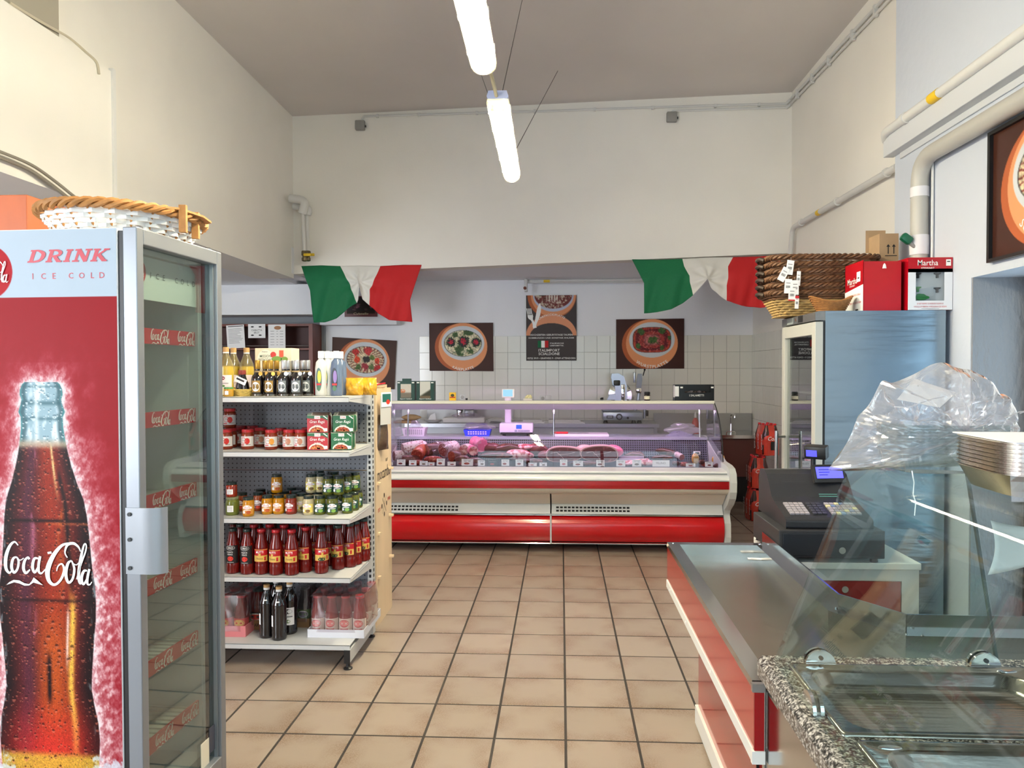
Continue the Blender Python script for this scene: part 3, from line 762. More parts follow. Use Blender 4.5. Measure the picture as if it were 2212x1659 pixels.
poster('framed_plate_poster', 'large black framed ham platter poster on the bright wall', [pw(3.90,z1),pw(3.0,z1),pw(3.0,z0_),pw(3.90,z0_)], 's', 'SCHINKENPLATTE', None, frame=.022, asp=1.3, tr=.86)
# tall carpaccio poster
TLc, TRc, BRc, BLc = at(1137,638,Y=Yw), at(1246,637,Y=Yw), at(1245,779,Y=Yw), at(1137,779,Y=Yw)
t = thing('advert_poster', 'tall dark advert poster with fork, knife and ITALIMPORT lettering', 'poster', (TLc+BRc)/2)
cw, ch = (TRc.x-TLc.x), (TLc.z-BLc.z)
def cpl(u, v, off=0): return ((u-.5)*cw, -off, (.5-v)*ch)
bk = MB().box(-cw/2,cw/2,.0005,.004,-ch/2,ch/2); bk.build('backing', M('board_edge'), t)
def carp(u, v):
    x = (u-.5)*2; y = v*2*ch/cw
    a = np.zeros(u.shape+(3,))+np.array((66,58,58.))
    a = mix(a, (176,96,56), sstep(1,.98,np.hypot((x-.02)/.98,(y+.0)/.93))); a = mix(a, (222,148,104), sstep(1,.98,np.hypot((x-.08)/.9,(y-.0)/.86)))
    a = mix(a, (186,192,212), sstep(1,.97,np.hypot((x-.08)/.82,(y-.0)/.66)))
    e = np.hypot((x-.08)/.76,y/.54); n = fbm(x*14,y*14,3); f = mix(np.zeros(a.shape)+np.array((110,48,46.)), (196,180,160), sstep(.45,.65,n)); f = mix(f,(60,66,44),sstep(.6,.75,fbm(x*9,y*9,8)))
    f = mix(f, (232,228,214), sstep(.35,.15,np.abs(x-.05))*sstep(.4,.1,y)*(.5+.5*np.sin(x*60)))
    i = sstep(1,.97,e)[...,None]; a = a*(1-i)+f*i
    ring = np.hypot((x)/1.02,(y-1.62)/.86); a = mix(a, (222,150,112), sstep(1,.98,ring)*(y<1.6)); a = mix(a, (66,58,58), sstep(1,.98,np.hypot(x/.86,(y-1.62)/.52))*(y<1.6))
    return a
raster('print', carp, 110, 144, lambda u, v: cpl(u,v), t, PRINT)
lt = MB()
def lw(s, h, w, v, u=.5, m_=0, **k): lt.flat(text2(s, h=h*ch, w=w*cw, cx=(u-.5)*cw, cy=(.5-v)*ch, bold=.012, **k), lambda x, y: (x,-.001,y), m_)
lw('HOCHZEITEN GEBURTSTAGE TAUFEN', .026, .84, .605); lw('KOMMUNION UND SONSTIGE ANLÄSSE', .026, .9, .65)
lw('ITALIENISCHE', .02, .27, .735, .61); lw('LEBENSMITTEL', .02, .27, .77, .61); lw('ITALIMPORT', .04, .42, .842, .455); lw('SCIALDONE', .04, .42, .895, .455)
lw('02722 3919 • GRAFWEG 9 • 57439 ATTENDORN', .026, .95, .963)
lt.flat(arc_text('CARPACCIOPLATTE', .62*cw/2*1.5, R(92), .032*ch, 0, ch*.5-1.62*cw/2-.03*ch+.0, .01, top=True), lambda x, y: (x+.02*cw,-.001,y), 0)
fork = ribbon2([(-.36,-.02,.05),(-.33,-.06,.03),(-.31,-.1,.045),(-.30,-.13,.05)],4)
for dx in (-.07,-.042,-.014,.014): lt.flat(ribbon2([((-.42+dx)*cw,(.5-.20)*ch,.014*cw),((-.40+dx*.9)*cw,(.5-.30)*ch,.016*cw)],2), lambda x, y: (x,-.0012,y), 0)
lt.flat(ribbon2([(-.425*cw,(.5-.285)*ch,.10*cw),(-.41*cw,(.5-.335)*ch,.105*cw),(-.385*cw,(.5-.375)*ch,.045*cw),(-.35*cw,(.5-.43)*ch,.05*cw),(-.325*cw,(.5-.5)*ch,.075*cw)],5), lambda x, y: (x,-.0012,y), 0)
lt.flat(ribbon2([(-.225*cw,(.5-.12)*ch,.01*cw),(-.24*cw,(.5-.2)*ch,.075*cw),(-.27*cw,(.5-.32)*ch,.08*cw),(-.31*cw,(.5-.42)*ch,.05*cw),(-.34*cw,(.5-.49)*ch,.07*cw)],5), lambda x, y: (x,-.0014,y), 0)
for i, m_ in enumerate((1,0,2)): lt.flat(rect2((-.27+.07*i)*cw,(-.2+.07*i)*cw,(.5-.8)*ch,(.5-.695)*ch), lambda x, y: (x,-.001,y), m_)
lt.build('lettering', [INKW, FG, FR], t)
# small framed picture on the boxed duct
p0, p1 = at(744,640,Y=9.135), at(815,684,Y=9.135)
t = thing('small_picture', 'small dark red framed ham picture half hidden by the left flag', 'picture', ((p0.x+p1.x)/2, 9.14, p1.z))
w_, h_ = (p1.x-p0.x)/2, p0.z-p1.z
MB().box(-w_,w_,-.004,.008,0,h_).build('frame', M('dark_red_frame', (92,20,24), 0.4), t)
raster('print', lambda u,v: mix(mix(np.zeros(u.shape+(3,))+np.array((34,26,26.)), (150,96,110), sstep(.5,.7,fbm(u*7,v*4,3))*sstep(.95,.6,v)*sstep(.35,.5,v)), (40,24,16), sstep(.82,.86,v)), 40, 30, lambda u, v: ((u-.5)*2*w_*.86,-.005,h_*(.95-.8*v)), t, PRINT)
MB().flat(text2('Culatello', h=.028, w=w_*.9, cy=.04, shear=.2), lambda x, y: (x,-.0052,y)).build('lettering', M('beige_ink', (206,190,150), .5), t)
# ================================================================ meat counter
CX0, CX1, CXM = -1.60, 1.42, -0.09
deli = thing('meat_counter', 'long refrigerated meat counter with curved glass and red panels', 'display counter', (0, 6.2, 0))
DY = 6.2
def ext(poly, x0, x1, name, mat, parent=deli, smooth=False, ang=40, mb=None):
    b = mb or MB(); b.prism([(y-DY, z) for y, z in poly], x0, x1, 0, lambda u, v, w: (w, u, v), smooth)
    return b.build(name, mat, parent, ang=ang)
RAILW = M('rail_white', (226,228,228), 0.3, coat=0.2)
ext([(6.50,0.02),(6.50,.10),(7.25,.10),(7.25,.02)], CX0, CX1, 'plinth', BLACKM)
for x in (-1.4, -.12, 1.3):
    for y in (.36, .9): MB().lathe([(.022,0),(.022,.012),(.014,.014),(.014,.03)], 10, c=(x,y,0)).build('foot', BLACK, deli)
for xa, xb in ((CX0, CXM-.006), (CXM+.006, CX1-.03)):
    ext(smooth2([(6.40,.075),(6.27,.083),(6.235,.10),(6.205,.16),(6.20,.22),(6.215,.27),(6.25,.303),(6.32,.312)],4)+[(6.40,.312)], xa, xb, 'kick_panel', RED, smooth=True)
    ext([(6.33,.322),(6.25,.326),(6.30,.405),(6.38,.405)], xa, xb, 'vent_panel', RAILW)
    ext([(6.285,.408),(6.135,.520),(6.16,.535),(6.36,.535),(6.36,.41)], xa, xb, 'front_panel', CREAM)
    x0 = xa+.06 if xa < -1 else xa+.04
    v = MB()
    for i in range(19):
        for j in range(2):
            zz = .352+.026*j; yy = 6.25+(zz-.326)/.079*.05-DY-.0012
            v.add([(x0+i*.034,yy-.006,zz-.007),(x0+i*.034+.024,yy-.006,zz-.007),(x0+i*.034+.024,yy+.003,zz+.007),(x0+i*.034,yy+.003,zz+.007)], [(0,1,2,3)])
    tag(v.build('vent_slots', BLACKM, deli), kind='stuff')
ext([(6.30,.313),(6.245,.313),(6.245,.322),(6.30,.322)], CX0, CX1-.03, 'chrome_strip', CHROME)
ext([(6.195,.078),(6.235,.074),(6.235,.085),(6.2,.085)], CX0, CX1-.03, 'chrome_strip', CHROME)
ext([(6.19,.08),(6.19,.32),(6.25,.33),(6.25,.08)], CXM-.007, CXM+.007, 'joint_strip', GREYM)
ext([(6.065,.578),(6.075,.555),(6.12,.525),(6.3,.53),(6.3,.578)], CX0, CX1, 'lower_lip', CREAM, smooth=True, ang=60)
ext([(6.055,.579),(6.053,.61),(6.055,.643),(6.3,.643),(6.3,.579)], CX0, CX1, 'red_stripe', M('red_stripe', (150,14,18), 0.25, coat=0.3))
ext(smooth2([(6.055,.646),(6.05,.660),(6.06,.680),(6.085,.689),(6.13,.69)],4)+[(6.3,.69),(6.3,.646)], CX0, CX1, 'bumper', RAILW, smooth=True)
ext([(6.13,.691),(6.13,.701),(6.3,.701),(6.3,.691)], CX0, CX1, 'groove_strip', M('groove_grey', (150,154,156), 0.4))
ext(smooth2([(6.13,.703),(6.135,.711),(6.17,.717),(6.36,.720)],4)+[(6.36,.68),(6.14,.70)], CX0, CX1, 'top_rail', RAILW, smooth=True)
# end panel
EP = [(6.02,.56),(6.015,.64),(6.03,.71),(6.08,.75),(6.18,.765),(6.40,.77),(7.0,.90),(7.32,.92),(7.32,.03),(6.24,.03),(6.22,.14),(6.225,.26),(6.27,.33),(6.24,.37),(6.12,.44),(6.05,.50)]
o = ext(EP, CX1-.025, CX1+.03, 'end_panel', M('end_panel_grey', (206,210,210), 0.35)); bevel(o, .012, 3)
o = ext(EP, CX0-.06, CX0, 'end_panel', M('end_panel_grey')); bevel(o, .012, 3)
# interior
INM = M('inner_steel', (196,196,204), 0.35, 0.6)
ext([(6.36,.64),(6.36,.69),(6.92,.710),(6.92,.64)], CX0, CX1-.03, 'deck', M('deck_dark', (70,62,66), 0.35))
def perf():
    m = M('perforated_sheet', (150,146,168), 0.35, 0.4)
    nt = m.node_tree; N = nt.nodes; L = nt.links; p = N['Principled BSDF']
    tc = N.new('ShaderNodeTexCoord'); mp = N.new('ShaderNodeMapping'); mp.inputs['Scale'].default_value = (48,48,48); L.new(tc.outputs['Object'], mp.inputs[0])
    vo = N.new('ShaderNodeTexVoronoi'); vo.inputs['Randomness'].default_value = 0.0; vo.inputs['Scale'].default_value = 1.0; vo.voronoi_dimensions = '2D'
    sx = N.new('ShaderNodeSeparateXYZ'); cx = N.new('ShaderNodeCombineXYZ'); L.new(mp.outputs[0], sx.inputs[0]); L.new(sx.outputs[0], cx.inputs[0]); L.new(sx.outputs[2], cx.inputs[1])
    L.new(cx.outputs[0], vo.inputs['Vector'])
    lt_ = N.new('ShaderNodeMath'); lt_.operation = 'LESS_THAN'; lt_.inputs[1].default_value = 0.34; L.new(vo.outputs['Distance'], lt_.inputs[0])
    mx = N.new('ShaderNodeMixRGB'); mx.inputs[1].default_value = C(112,108,126); mx.inputs[2].default_value = C(16,14,22); L.new(lt_.outputs[0], mx.inputs[0]); L.new(mx.outputs[0], p.inputs['Base Color'])
    return m
ext([(6.90,.70),(6.96,.905),(6.975,.905),(6.915,.70)], CX0, CX1-.03, 'perforated_panel', perf())
ext([(6.95,.905),(6.95,.93),(7.32,.93),(7.32,.905)], CX0, CX1-.03, 'service_ledge', M('ledge_lilac', (176,176,192), 0.25, 0.3))
ext([(6.98,.1),(6.98,.905),(7.3,.905),(7.3,.1)], CX0, CX1-.03, 'cabinet_body', GREYM)
# glass
GP = smooth2([(6.354,.718),(6.39,.917),(6.453,1.044),(6.574,1.177),(6.73,1.272)],6)
GPI = [(y+.006, z-.002) for y, z in reversed(GP)]
CGL = glassmat('counter_glass', (240,240,244))
for xa, xb in ((CX0+.005, CXM+.02-.0015), (CXM+.02+.0015, CX1-.01)):
    ext(GP+GPI, xa, xb, 'curved_glass', CGL, smooth=True, ang=30)
ext([(6.73,1.276),(6.73,1.284),(7.08,1.284),(7.08,1.276)], CX0, CX1-.01, 'top_glass', CGL)
ext([(6.715,1.262),(6.712,1.28),(6.72,1.289),(6.76,1.289),(6.76,1.262)], CX0, CX1-.01, 'front_profile', M('profile_cream', (232,230,214), 0.3))
ext([(6.722,1.208),(6.72,1.26),(6.80,1.26),(6.80,1.232),(6.727,1.232),(6.727,1.208)], CX0, CX1-.02, 'lamp_housing', M('lamp_lilac', (196,176,214), 0.4))
ext([(6.735,1.221),(6.735,1.231),(6.79,1.231),(6.79,1.221)], CX0+.05, CX1-.06, 'display_tube', emismat('display_tube', (255,216,246), 13))
sp = [(6.36,.75)]+[(y+.012,z) for y, z in GP[2:]]+[(7.06,1.272),(7.0,.935),(6.96,.91)]
for x in (CX0+.03, CX1-.018): ext(sp, x-.003, x+.003, 'side_glass', CGL)
EDGE = M('black_seal', (20,22,24), 0.5)
for x in (CX1-.008, CX0+.002):
    MB().tube([(x, y-DY, z) for y, z in GP], .0045, 6).build('edge_seal', EDGE, deli)
for x in (CX0+.1, CXM+.02, CX1-.09):
    MB().tube([(x, 6.99-DY, .93), (x, 7.03-DY, 1.276)], .008, 8).build('shelf_post', CHROME, deli)
for px in (1504.6, 1546):
    p = at(px, 978, Y=6.93)
    MB().rbox(p.x-.032,p.x+.032,p.y-DY-.03,p.y-DY-.012,p.z-.016,p.z+.016,.004).build('thermometer', WHITE, deli)
    MB().box(p.x-.018,p.x+.018,p.y-DY-.032,p.y-DY-.029,p.z-.009,p.z+.009).build('thermometer_display', DARKG, deli)
MB().flat(text2('‹ ›', h=.03), lambda x, y: (CXM+.02+x, 6.42-DY-.03, 1.02+y)).build('glass_mark', M('groove_grey'), deli)

# ---------------------------------------------------------------- meats
def meatmat(name, col, fat, sc, thr, rough=0.35):
    if name in _M: return _M[name]
    m = M(name, col, rough, coat=0.25); nt = m.node_tree; N = nt.nodes; L = nt.links; p = N['Principled BSDF']
    tc = N.new('ShaderNodeTexCoord'); nz = N.new('ShaderNodeTexNoise'); nz.inputs['Scale'].default_value = sc; nz.inputs['Detail'].default_value = 4
    L.new(tc.outputs['Object'], nz.inputs['Vector']); rp = N.new('ShaderNodeValToRGB')
    rp.color_ramp.elements[0].position = thr-.05; rp.color_ramp.elements[1].position = thr+.05
    rp.color_ramp.elements[0].color = C(*col); rp.color_ramp.elements[1].color = C(*fat)
    L.new(nz.outputs['Fac'], rp.inputs[0]); L.new(rp.outputs[0], p.inputs['Base Color']); return m
SAL = meatmat('salami_cut', (136,46,48), (206,150,148), 70, .58)
SALF = meatmat('salami_fine', (168,82,86), (206,140,140), 140, .6)
SALP = meatmat('salami_spicy', (150,40,26), (212,120,90), 60, .6)
NET = meatmat('white_net_skin', (214,196,200), (150,90,98), 55, .58, .6)
SKD = meatmat('dark_skin', (92,34,34), (146,84,80), 30, .62, .45)
SKO = meatmat('paprika_skin', (182,78,52), (150,40,30), 24, .55, .5)
HAM = meatmat('ham_cut', (112,36,46), (168,84,92), 18, .62)
FAT = M('ham_fat', (226,178,178), 0.4, coat=.2, var=(20,.1))
PINK = meatmat('mortadella', (226,110,150), (240,190,200), 50, .64)
SPK = meatmat('speck', (84,40,34), (140,72,62), 14, .6)
MARB = meatmat('marbled', (178,70,84), (236,190,196), 22, .5)
WRAP = glassmat('cling_film', (248,244,250), rough=.12, haze=.14, k=2.0, hazecol=(240,225,245))
def lump(n=20, m=14, seed=1, amp=.12, sx=1, sy=1, sz=1):
    """irregular rounded lump, half-axes sx,sy,sz, base at z=0"""
    def fn(u, v):
        a = 2*math.pi*u; e = math.pi*v
        r_ = 1+amp*(math.sin(3*a+seed)*math.sin(2*e+seed*1.7)+.6*math.sin(5*a+seed*2.3)*math.sin(3*e))
        return (sx*r_*math.sin(e)*math.cos(a), sy*r_*math.sin(e)*math.sin(a), max(-sz, -sz*r_*math.cos(e))+sz)
    return MB().grid(fn, n, m, 0, True, True)
def salami(px, py, Y, r_, L_, yaw, pitch, skin, cut, label, wrap=False):
    """sausage whose cut face looks out of the counter"""
    r_ *= 1.22; py -= 2
    p = at(px, py, Y=Y)
    t = thing('salami', label, 'salami', p, rot=(R(pitch), 0, R(yaw)), group='meats in the counter')
    pr = [(r_*.97,0),(r_,.004),(r_*1.02,L_*.5),(r_*.95,L_*.8),(r_*.6,L_*.96),(r_*.15,L_)]
    MB().lathe(pr, 20, axis='y').build('casing', skin, t)
    MB().lathe([(0,-.003),(r_*.9,-.002),(r_*.95,.001)], 20, axis='y').build('cut_face', cut, t)
    if wrap:
        def fn(u, v):
            a = 2*math.pi*u; rr = r_*(1.12+.25*math.sin(7*a)*v+ .18*v+ .1*math.sin(3*a+2))
            return (rr*math.cos(a), .06-.12*v, rr*math.sin(a))
        MB().grid(fn, 28, 6, 0, False, True).build('film', WRAP, t)
    return t
salami(851,987,6.62,.040,.2,-60,0,NET,SAL,'pale net salami at the far left of the counter')
salami(870,974,6.66,.052,.24,-62,8,NET,SAL,'thick cut salami in white net at the left end')
salami(901,986,6.60,.050,.18,-10,20,SKO,SALP,'orange skinned spicy salami with cut face up front')
salami(921,975,6.68,.049,.2,-50,5,SKD,SALF,'pink finely minced salami facing out')
salami(957,974,6.64,.054,.2,-35,5,NET,SAL,'large coarse salami loosely wrapped in film',True)
salami(869,996,6.56,.036,.16,-70,0,SKD,SAL,'dark red salami lying behind the first price cards')
salami(975,988,6.56,.042,.14,-40,0,SKD,SALP,'dark peppered salami end beside the big wrapped one')
salami(1002,974,6.66,.042,.14,-15,0,NET,MARB,'marbled coppa end with wide fat veins, left one')
salami(1023,976,6.62,.038,.14,25,0,PINK,MARB,'pink marbled coppa end, right one')
salami(1041,965,6.80,.055,.16,40,10,PINK,PINK,'bright pink mortadella piece wrapped in film',True)
def lumpthing(name, px, py, Y, s, mat_, label, cat, yaw=0, seed=1, amp=.1, rot=None, extra=None, grp='meats in the counter'):
    p = at(px, py, Y=Y)
    t = thing(name, label, cat, (p.x,p.y,p.z-s[2]), rot=rot or (0,0,R(yaw)), group=grp)
    lump(22,14,seed,amp,*s).build('body', mat_, t)
    if extra: extra(t)
    return t
lumpthing('cured_sausage', 934,992,6.55,(.085,.04,.03), SALP, 'flat red pressed sausage behind the price cards', 'sausage', 10, 2)
lumpthing('speck', 1072,984,6.64,(.15,.06,.032), SPK, 'long dark brown speck slab with pale edge', 'speck', 0, 3, .06)
lumpthing('speck', 1025,995,6.52,(.08,.05,.03), SPK, 'dark speck piece in crinkled film behind a price card', 'speck', -25, 4, .1)
lumpthing('pancetta', 1120,983,6.70,(.13,.07,.05), MARB, 'large red and white pancetta piece left of the glass joint', 'pancetta', 0, 5, .1)
lumpthing('pancetta', 1150,996,6.54,(.10,.05,.025), SPK, 'dark flat cured piece in front of the pancetta', 'cured meat', 0, 6, .1)
lumpthing('coppa', 1134,966,6.85,(.09,.05,.03), MARB, 'film wrapped coppa leaning on the perforated back', 'coppa', 0, 7, .1)
lumpthing('ham', 1186,985,6.72,(.10,.08,.055), HAM, 'dark ham piece behind the glass joint', 'ham', 0, 8, .1)
def prosciutto(px, py, Y, hw, hh, dp, yaw, label, seed):
    p = at(px, py, Y=Y)
    t = thing('prosciutto', label, 'ham', (p.x,p.y,p.z-hh), rot=(0,0,R(yaw)), group='meats in the counter')
    n = 36; prof = []
    for k in range(n):
        a = 2*math.pi*k/n; rr = 1+.08*math.sin(2*a+seed)+.05*math.sin(3*a+seed*2)
        prof.append((hw*rr*abs(math.cos(a))**.8*(1 if math.cos(a) > 0 else -1), hh+hh*rr*abs(math.sin(a))**.85*(1 if math.sin(a) > 0 else -1)))
    b = MB(); rows = [(0,1.0),(dp*.35,1.06),(dp*.7,.9),(dp*.92,.6),(dp,.25)]
    V = [(x*s_, y_, hh+(z-hh)*s_) for y_, s_ in rows for x, z in prof]
    b.add(V, [(j*n+i,(j*n+(i+1)%n),((j+1)*n+(i+1)%n),(j+1)*n+i) for j in range(len(rows)-1) for i in range(n)]+[tuple(range((len(rows)-1)*n,len(rows)*n))], 0, True)
    b.build('rind', FAT, t)
    c_ = MB(); V = [(x*.93, -.003, hh+(z-hh)*.9) for x, z in prof]
    c_.add(V, [tuple(reversed(range(n)))]); c_.add([(x*.98,-.001,hh+(z-hh)*.97) for x, z in prof], [tuple(reversed(range(n)))], 1)
    c_.build('cut_face', [HAM, FAT], t)
    s = MB()
    q_ = .15*math.sin(seed*5)
    for pts_ in ([(-.75,.15,.004),(-.4,.28,.003),(-.1+q_,.0,.003),(.3,.12,.002),(.62,.3,.004)], [(-.1+q_,.0,.003),(.05+q_,-.3,.002),(.0,-.6,.005)]):
        s.flat(ribbon2([(a_*hw, hh+b_*hh, w_) for a_, b_, w_ in pts_],5), lambda x, y: (x,-.0045,y))
    s.build('fat_vein', FAT, t)
    return t
prosciutto(1218,982,6.60,.160,.074,.2,-4,'cut raw ham with pale vein just right of the glass joint',1)
prosciutto(1296,981,6.58,.165,.080,.22,3,'widest cut raw ham with pink fat rim',2.2)
lumpthing('ham', 1262,972,6.84,(.09,.06,.05), FAT, 'pink ham shoulder standing behind the two cut hams', 'ham', 0, 9, .05)
lumpthing('ham', 1322,975,6.74,(.11,.08,.06), PINK, 'large bright pink ham rim behind the widest cut ham', 'ham', -20, 10, .05)
lumpthing('speck', 1438,976,6.80,(.10,.04,.032), SPK, 'dark speck with pale cut end lying aslant', 'speck', 0, 11, .06, rot=(0,R(10),R(-8)))
lumpthing('speck', 1430,989,6.68,(.10,.045,.028), SPK, 'second dark speck under the slanted one', 'speck', 5, 12, .08)
salami(1473,990,6.66,.024,.12,20,10,NET,SALF,'small grey sausage standing near the thermometer')
lumpthing('cheese', 1502,991,6.64,(.034,.03,.05), M('provolone', (214,160,84), .4), 'small yellow pear shaped cheese tied with string', 'cheese', 0, 13, .04)
for i, (px, py) in enumerate(((1461,1001),(1478,1003),(1516,998),(1526,1004),(1550,1006))):
    lumpthing('red_sausage', px, py, 6.5, (.045,.022,.02), SALP if i % 2 else SKD, 'small dark red sausage near the right end, %s from the left' % ['first','second','third','fourth','fifth'][i], 'sausage', [20,-30,50,-15,30][i], 14+i, .08)
lumpthing('cheese', 1552,992,6.7,(.06,.04,.05), M('provolone'), 'yellow cheese seen through the right end glass', 'cheese', 0, 20, .05)
lumpthing('pancetta', 1100,972,6.84,(.16,.05,.06), SPK, 'long dark cured piece at the back left of the glass joint', 'cured meat', 0, 31, .08)
lumpthing('ham', 1062,968,6.86,(.10,.05,.05), HAM, 'dark red ham piece at the back beside the mortadella', 'ham', 0, 32, .08)
lumpthing('ham', 1160,972,6.86,(.11,.05,.06), HAM, 'large dark ham at the back behind the glass joint', 'ham', 0, 33, .08)
lumpthing('cured_sausage', 1000,992,6.52,(.07,.04,.035), SKD, 'short dark sausage piece before the marbled coppa', 'sausage', 15, 34, .08)
lumpthing('cured_sausage', 905,999,6.50,(.05,.03,.025), SALP, 'small red sausage end behind the third price card', 'sausage', -20, 35, .08)
lumpthing('speck', 1372,986,6.78,(.10,.05,.045), SPK, 'dark cured piece behind the tray of sliced meat', 'speck', 10, 36, .08)
lumpthing('pancetta', 1395,1000,6.52,(.09,.05,.028), MARB, 'streaky pink pancetta slab before the speck pieces', 'pancetta', 0, 37, .06)
lumpthing('ham', 1262,1001,6.48,(.12,.04,.022), SPK, 'flat dark slab lying before the cut hams', 'cured meat', 0, 38, .08)
# meat tray with slices
p = at(1366,1000,Y=6.66)
t = thing('slice_tray', 'lilac white plastic tray of sliced meat', 'tray', (p.x,p.y,.716))
tb = MB(); tb.prism([(-.10,-.06),(.10,-.06),(.115,.07),(-.115,.07)], 0, .004); tb.box(-.115,.115,.066,.072,0,.06); tb.build('tray', M('lilac_tray', (214,198,224), .4), t)
for i in range(7):
    s = MB(); s.lathe([(0,0),(.036,0),(.036,.004),(0,.004)], 14, sx=1.3); s.build('slice', [MARB,FAT][i%2], t, loc=(-.06+.028*i,-.03,.006+.003*i), rot=(R(25),R(-18),0))
# bundled film bags
for px, py, lb, sd in ((1002,1004,'film wrapped pale sausages behind a large price card',1.0),(1028,1000,'crumpled film bag of meat beside the mortadella',2.0)):
    p = at(px,py,Y=6.5); t = thing('film_bag', lb, 'bag', (p.x,p.y,.71)); lump(20,12,sd,.3,.06,.035,.03).build('film', WRAP, t)
    lump(12,8,sd+2,.1,.045,.025,.02).build('meat', MARB, t)
# ---------------------------------------------------------------- price cards
cards = [(841,848,999),(856.5,875,993),(882.7,899,994.5),(905.6,923.3,996),(924,938,1000),(942.5,960.5,991),(966,984,998),(996.5,1021.5,992),(1032.4,1047,995),(1053.8,1072.5,995),(1083,1099.7,993),(1113.5,1130.3,993),(1140.8,1159.5,1000.5),(1165,1181.3,999.5),
         (1209.5,1225.6,993.3),(1238,1259.7,995.5),(1288.2,1306,994.2),(1331.5,1351,994.2),(1366,1386,993.6),(1409.7,1446.7,994.5),(1482,1502.7,1002),(1523.6,1540.2,998)]
pic = [(150,60,56),(130,44,50),(170,70,60),(110,80,60),(190,90,90)]
ordn = ['first','second','third','fourth','fifth','sixth','seventh','eighth','ninth','tenth','eleventh','twelfth','thirteenth','fourteenth','fifteenth','sixteenth','seventeenth','eighteenth','nineteenth','twentieth','twenty-first','twenty-second']
for i, (x0, x1, yt) in enumerate(cards):
    Yc = 6.40; a = at(x0,yt,Y=Yc); b_ = at(x1,1010.5,Y=Yc); w = (b_.x-a.x)/2; h = max(.03, a.z-.7205)
    t = thing('price_card', 'upright price card behind the counter glass, %s from the left' % ordn[i], 'price card', ((a.x+b_.x)/2, Yc+.012, .7205), rot=(R(-8),0,R(rnd.uniform(-4,4))), group='price cards in the counter')
    dk = i == 9
    MB().box(-w,w,-.0008,.0008,0,h).build('card', M('card_dark',(60,56,60),.6) if dk else PAPER, t)
    m_ = MB()
    if i == 19:
        m_.flat(text2('FELINO', h=.018, w=w*1.1, cy=h*.55), lambda x, y: (x,-.0014,y), 1)
    else:
        m_.flat(ell2(rnd.uniform(-.2,.2)*w, h*.33, w*.5, h*.16, 14), lambda x, y: (x,-.0014,y), 0)
        m_.flat(rect2(-w*.7,w*.7,h*.80,h*.86), lambda x, y: (x,-.0014,y), 1)
        m_.flat(rect2(-w*.6,-w*.1,h*.64,h*.69), lambda x, y: (x,-.0014,y), 1); m_.flat(rect2(w*.1,w*.6,h*.64,h*.69), lambda x, y: (x,-.0014,y), 1)
    m_.build('print', [M('pic%d' % (i%5), pic[i%5], .6), M('grey_ink',(120,118,124),.6)], t)

# ---------------------------------------------------------------- on the service ledge
LZ = .93
p = at(896,946,Y=7.1)
t = thing('white_basket', 'pale perforated plastic basket with a bag in it on the ledge', 'basket', (p.x,7.12,LZ))
def tub(b, w0, w1, d0, d1, h, th_=.003, mat=0):
    """open tapered tub"""
    o_ = [(-w0,-d0,0),(w0,-d0,0),(w0,d0,0),(-w0,d0,0),(-w1,-d1,h),(w1,-d1,h),(w1,d1,h),(-w1,d1,h)]
    k = th_; i_ = [(-w0+k,-d0+k,k),(w0-k,-d0+k,k),(w0-k,d0-k,k),(-w0+k,d0-k,k),(-w1+k,-d1+k,h),(w1-k,-d1+k,h),(w1-k,d1-k,h),(-w1+k,d1-k,h)]
    b.add(o_+i_, [(3,2,1,0),(0,1,5,4),(1,2,6,5),(2,3,7,6),(3,0,4,7),(8,9,10,11),(9,8,12,13),(10,9,13,14),(11,10,14,15),(8,11,15,12),(4,5,13,12),(5,6,14,13),(6,7,15,14),(7,4,12,15)], mat)
    return b
tub(MB(),.10,.115,.07,.085,.075).build('tub', M('pale_lilac_plastic',(226,214,226),.4), t)
hl = MB()
for i in range(9):
    for j in range(3): hl.box(-.085+.02*i,-.075+.02*i,-.079-.003*j,-.0755-.003*j,.015+.018*j,.026+.018*j)
tag(hl.build('holes', M('hole_shade',(150,140,156),.6), t), kind='stuff')
lump(16,10,3,.35,.06,.04,.05).build('bag', WRAP, t, loc=(0,0,.03))
p = at(1032,945,Y=7.1)
t = thing('blue_basket', 'bright blue perforated plastic basket with film on top', 'basket', (p.x,7.12,LZ))
tub(MB(),.118,.135,.075,.09,.062).build('tub', M('blue_plastic',(44,64,226),.35), t)
hl = MB()
for i in range(8):
    for j in range(2): hl.box(-.09+.024*i,-.075+.024*i,-.083-.004*j,-.078-.004*j,.016+.02*j,.026+.02*j)
tag(hl.build('holes', M('lilac_tray'), t), kind='stuff')
lump(20,10,5,.25,.14,.09,.035).build('film', WRAP, t, loc=(0,0,.05))
# scale
p = at(1116,943,Y=7.14)
t = thing('price_scale', 'lilac white counter scale with a display on a column', 'scale', (p.x,7.16,LZ))
SCW = M('scale_white', (224,214,232), .35)
MB().rbox(-.165,.165,-.10,.12,.03,.125,.012).build('body', SCW, t)
MB().rbox(-.155,.16,-.105,.12,.015,.035,.006).build('base', BLACK, t)
for x in (-.12,.12): MB().lathe([(.02,0),(.018,.018)],10,c=(x,-.06,0)).build('foot', BLACK, t)
MB().rbox(-.12,-.055,.0,.05,.10,.40,.008).build('column', SCW, t)
MB().rbox(-.15,-.02,-.002,.045,.372,.46,.006).build('display_head', WHITE, t)
MB().box(-.135,-.04,-.004,-.001,.385,.452).build('screen', emismat('scale_screen',(120,170,196),.5), t)
k = MB(); k.box(.0,.055,-.1025,-.0995,.07,.11,0); k.box(-.015,.01,-.1025,-.0995,.04,.06,1)
for i in range(9): k.box(.02+.013*i,.03+.013*i,-.1025,-.0995,.042,.058,1)
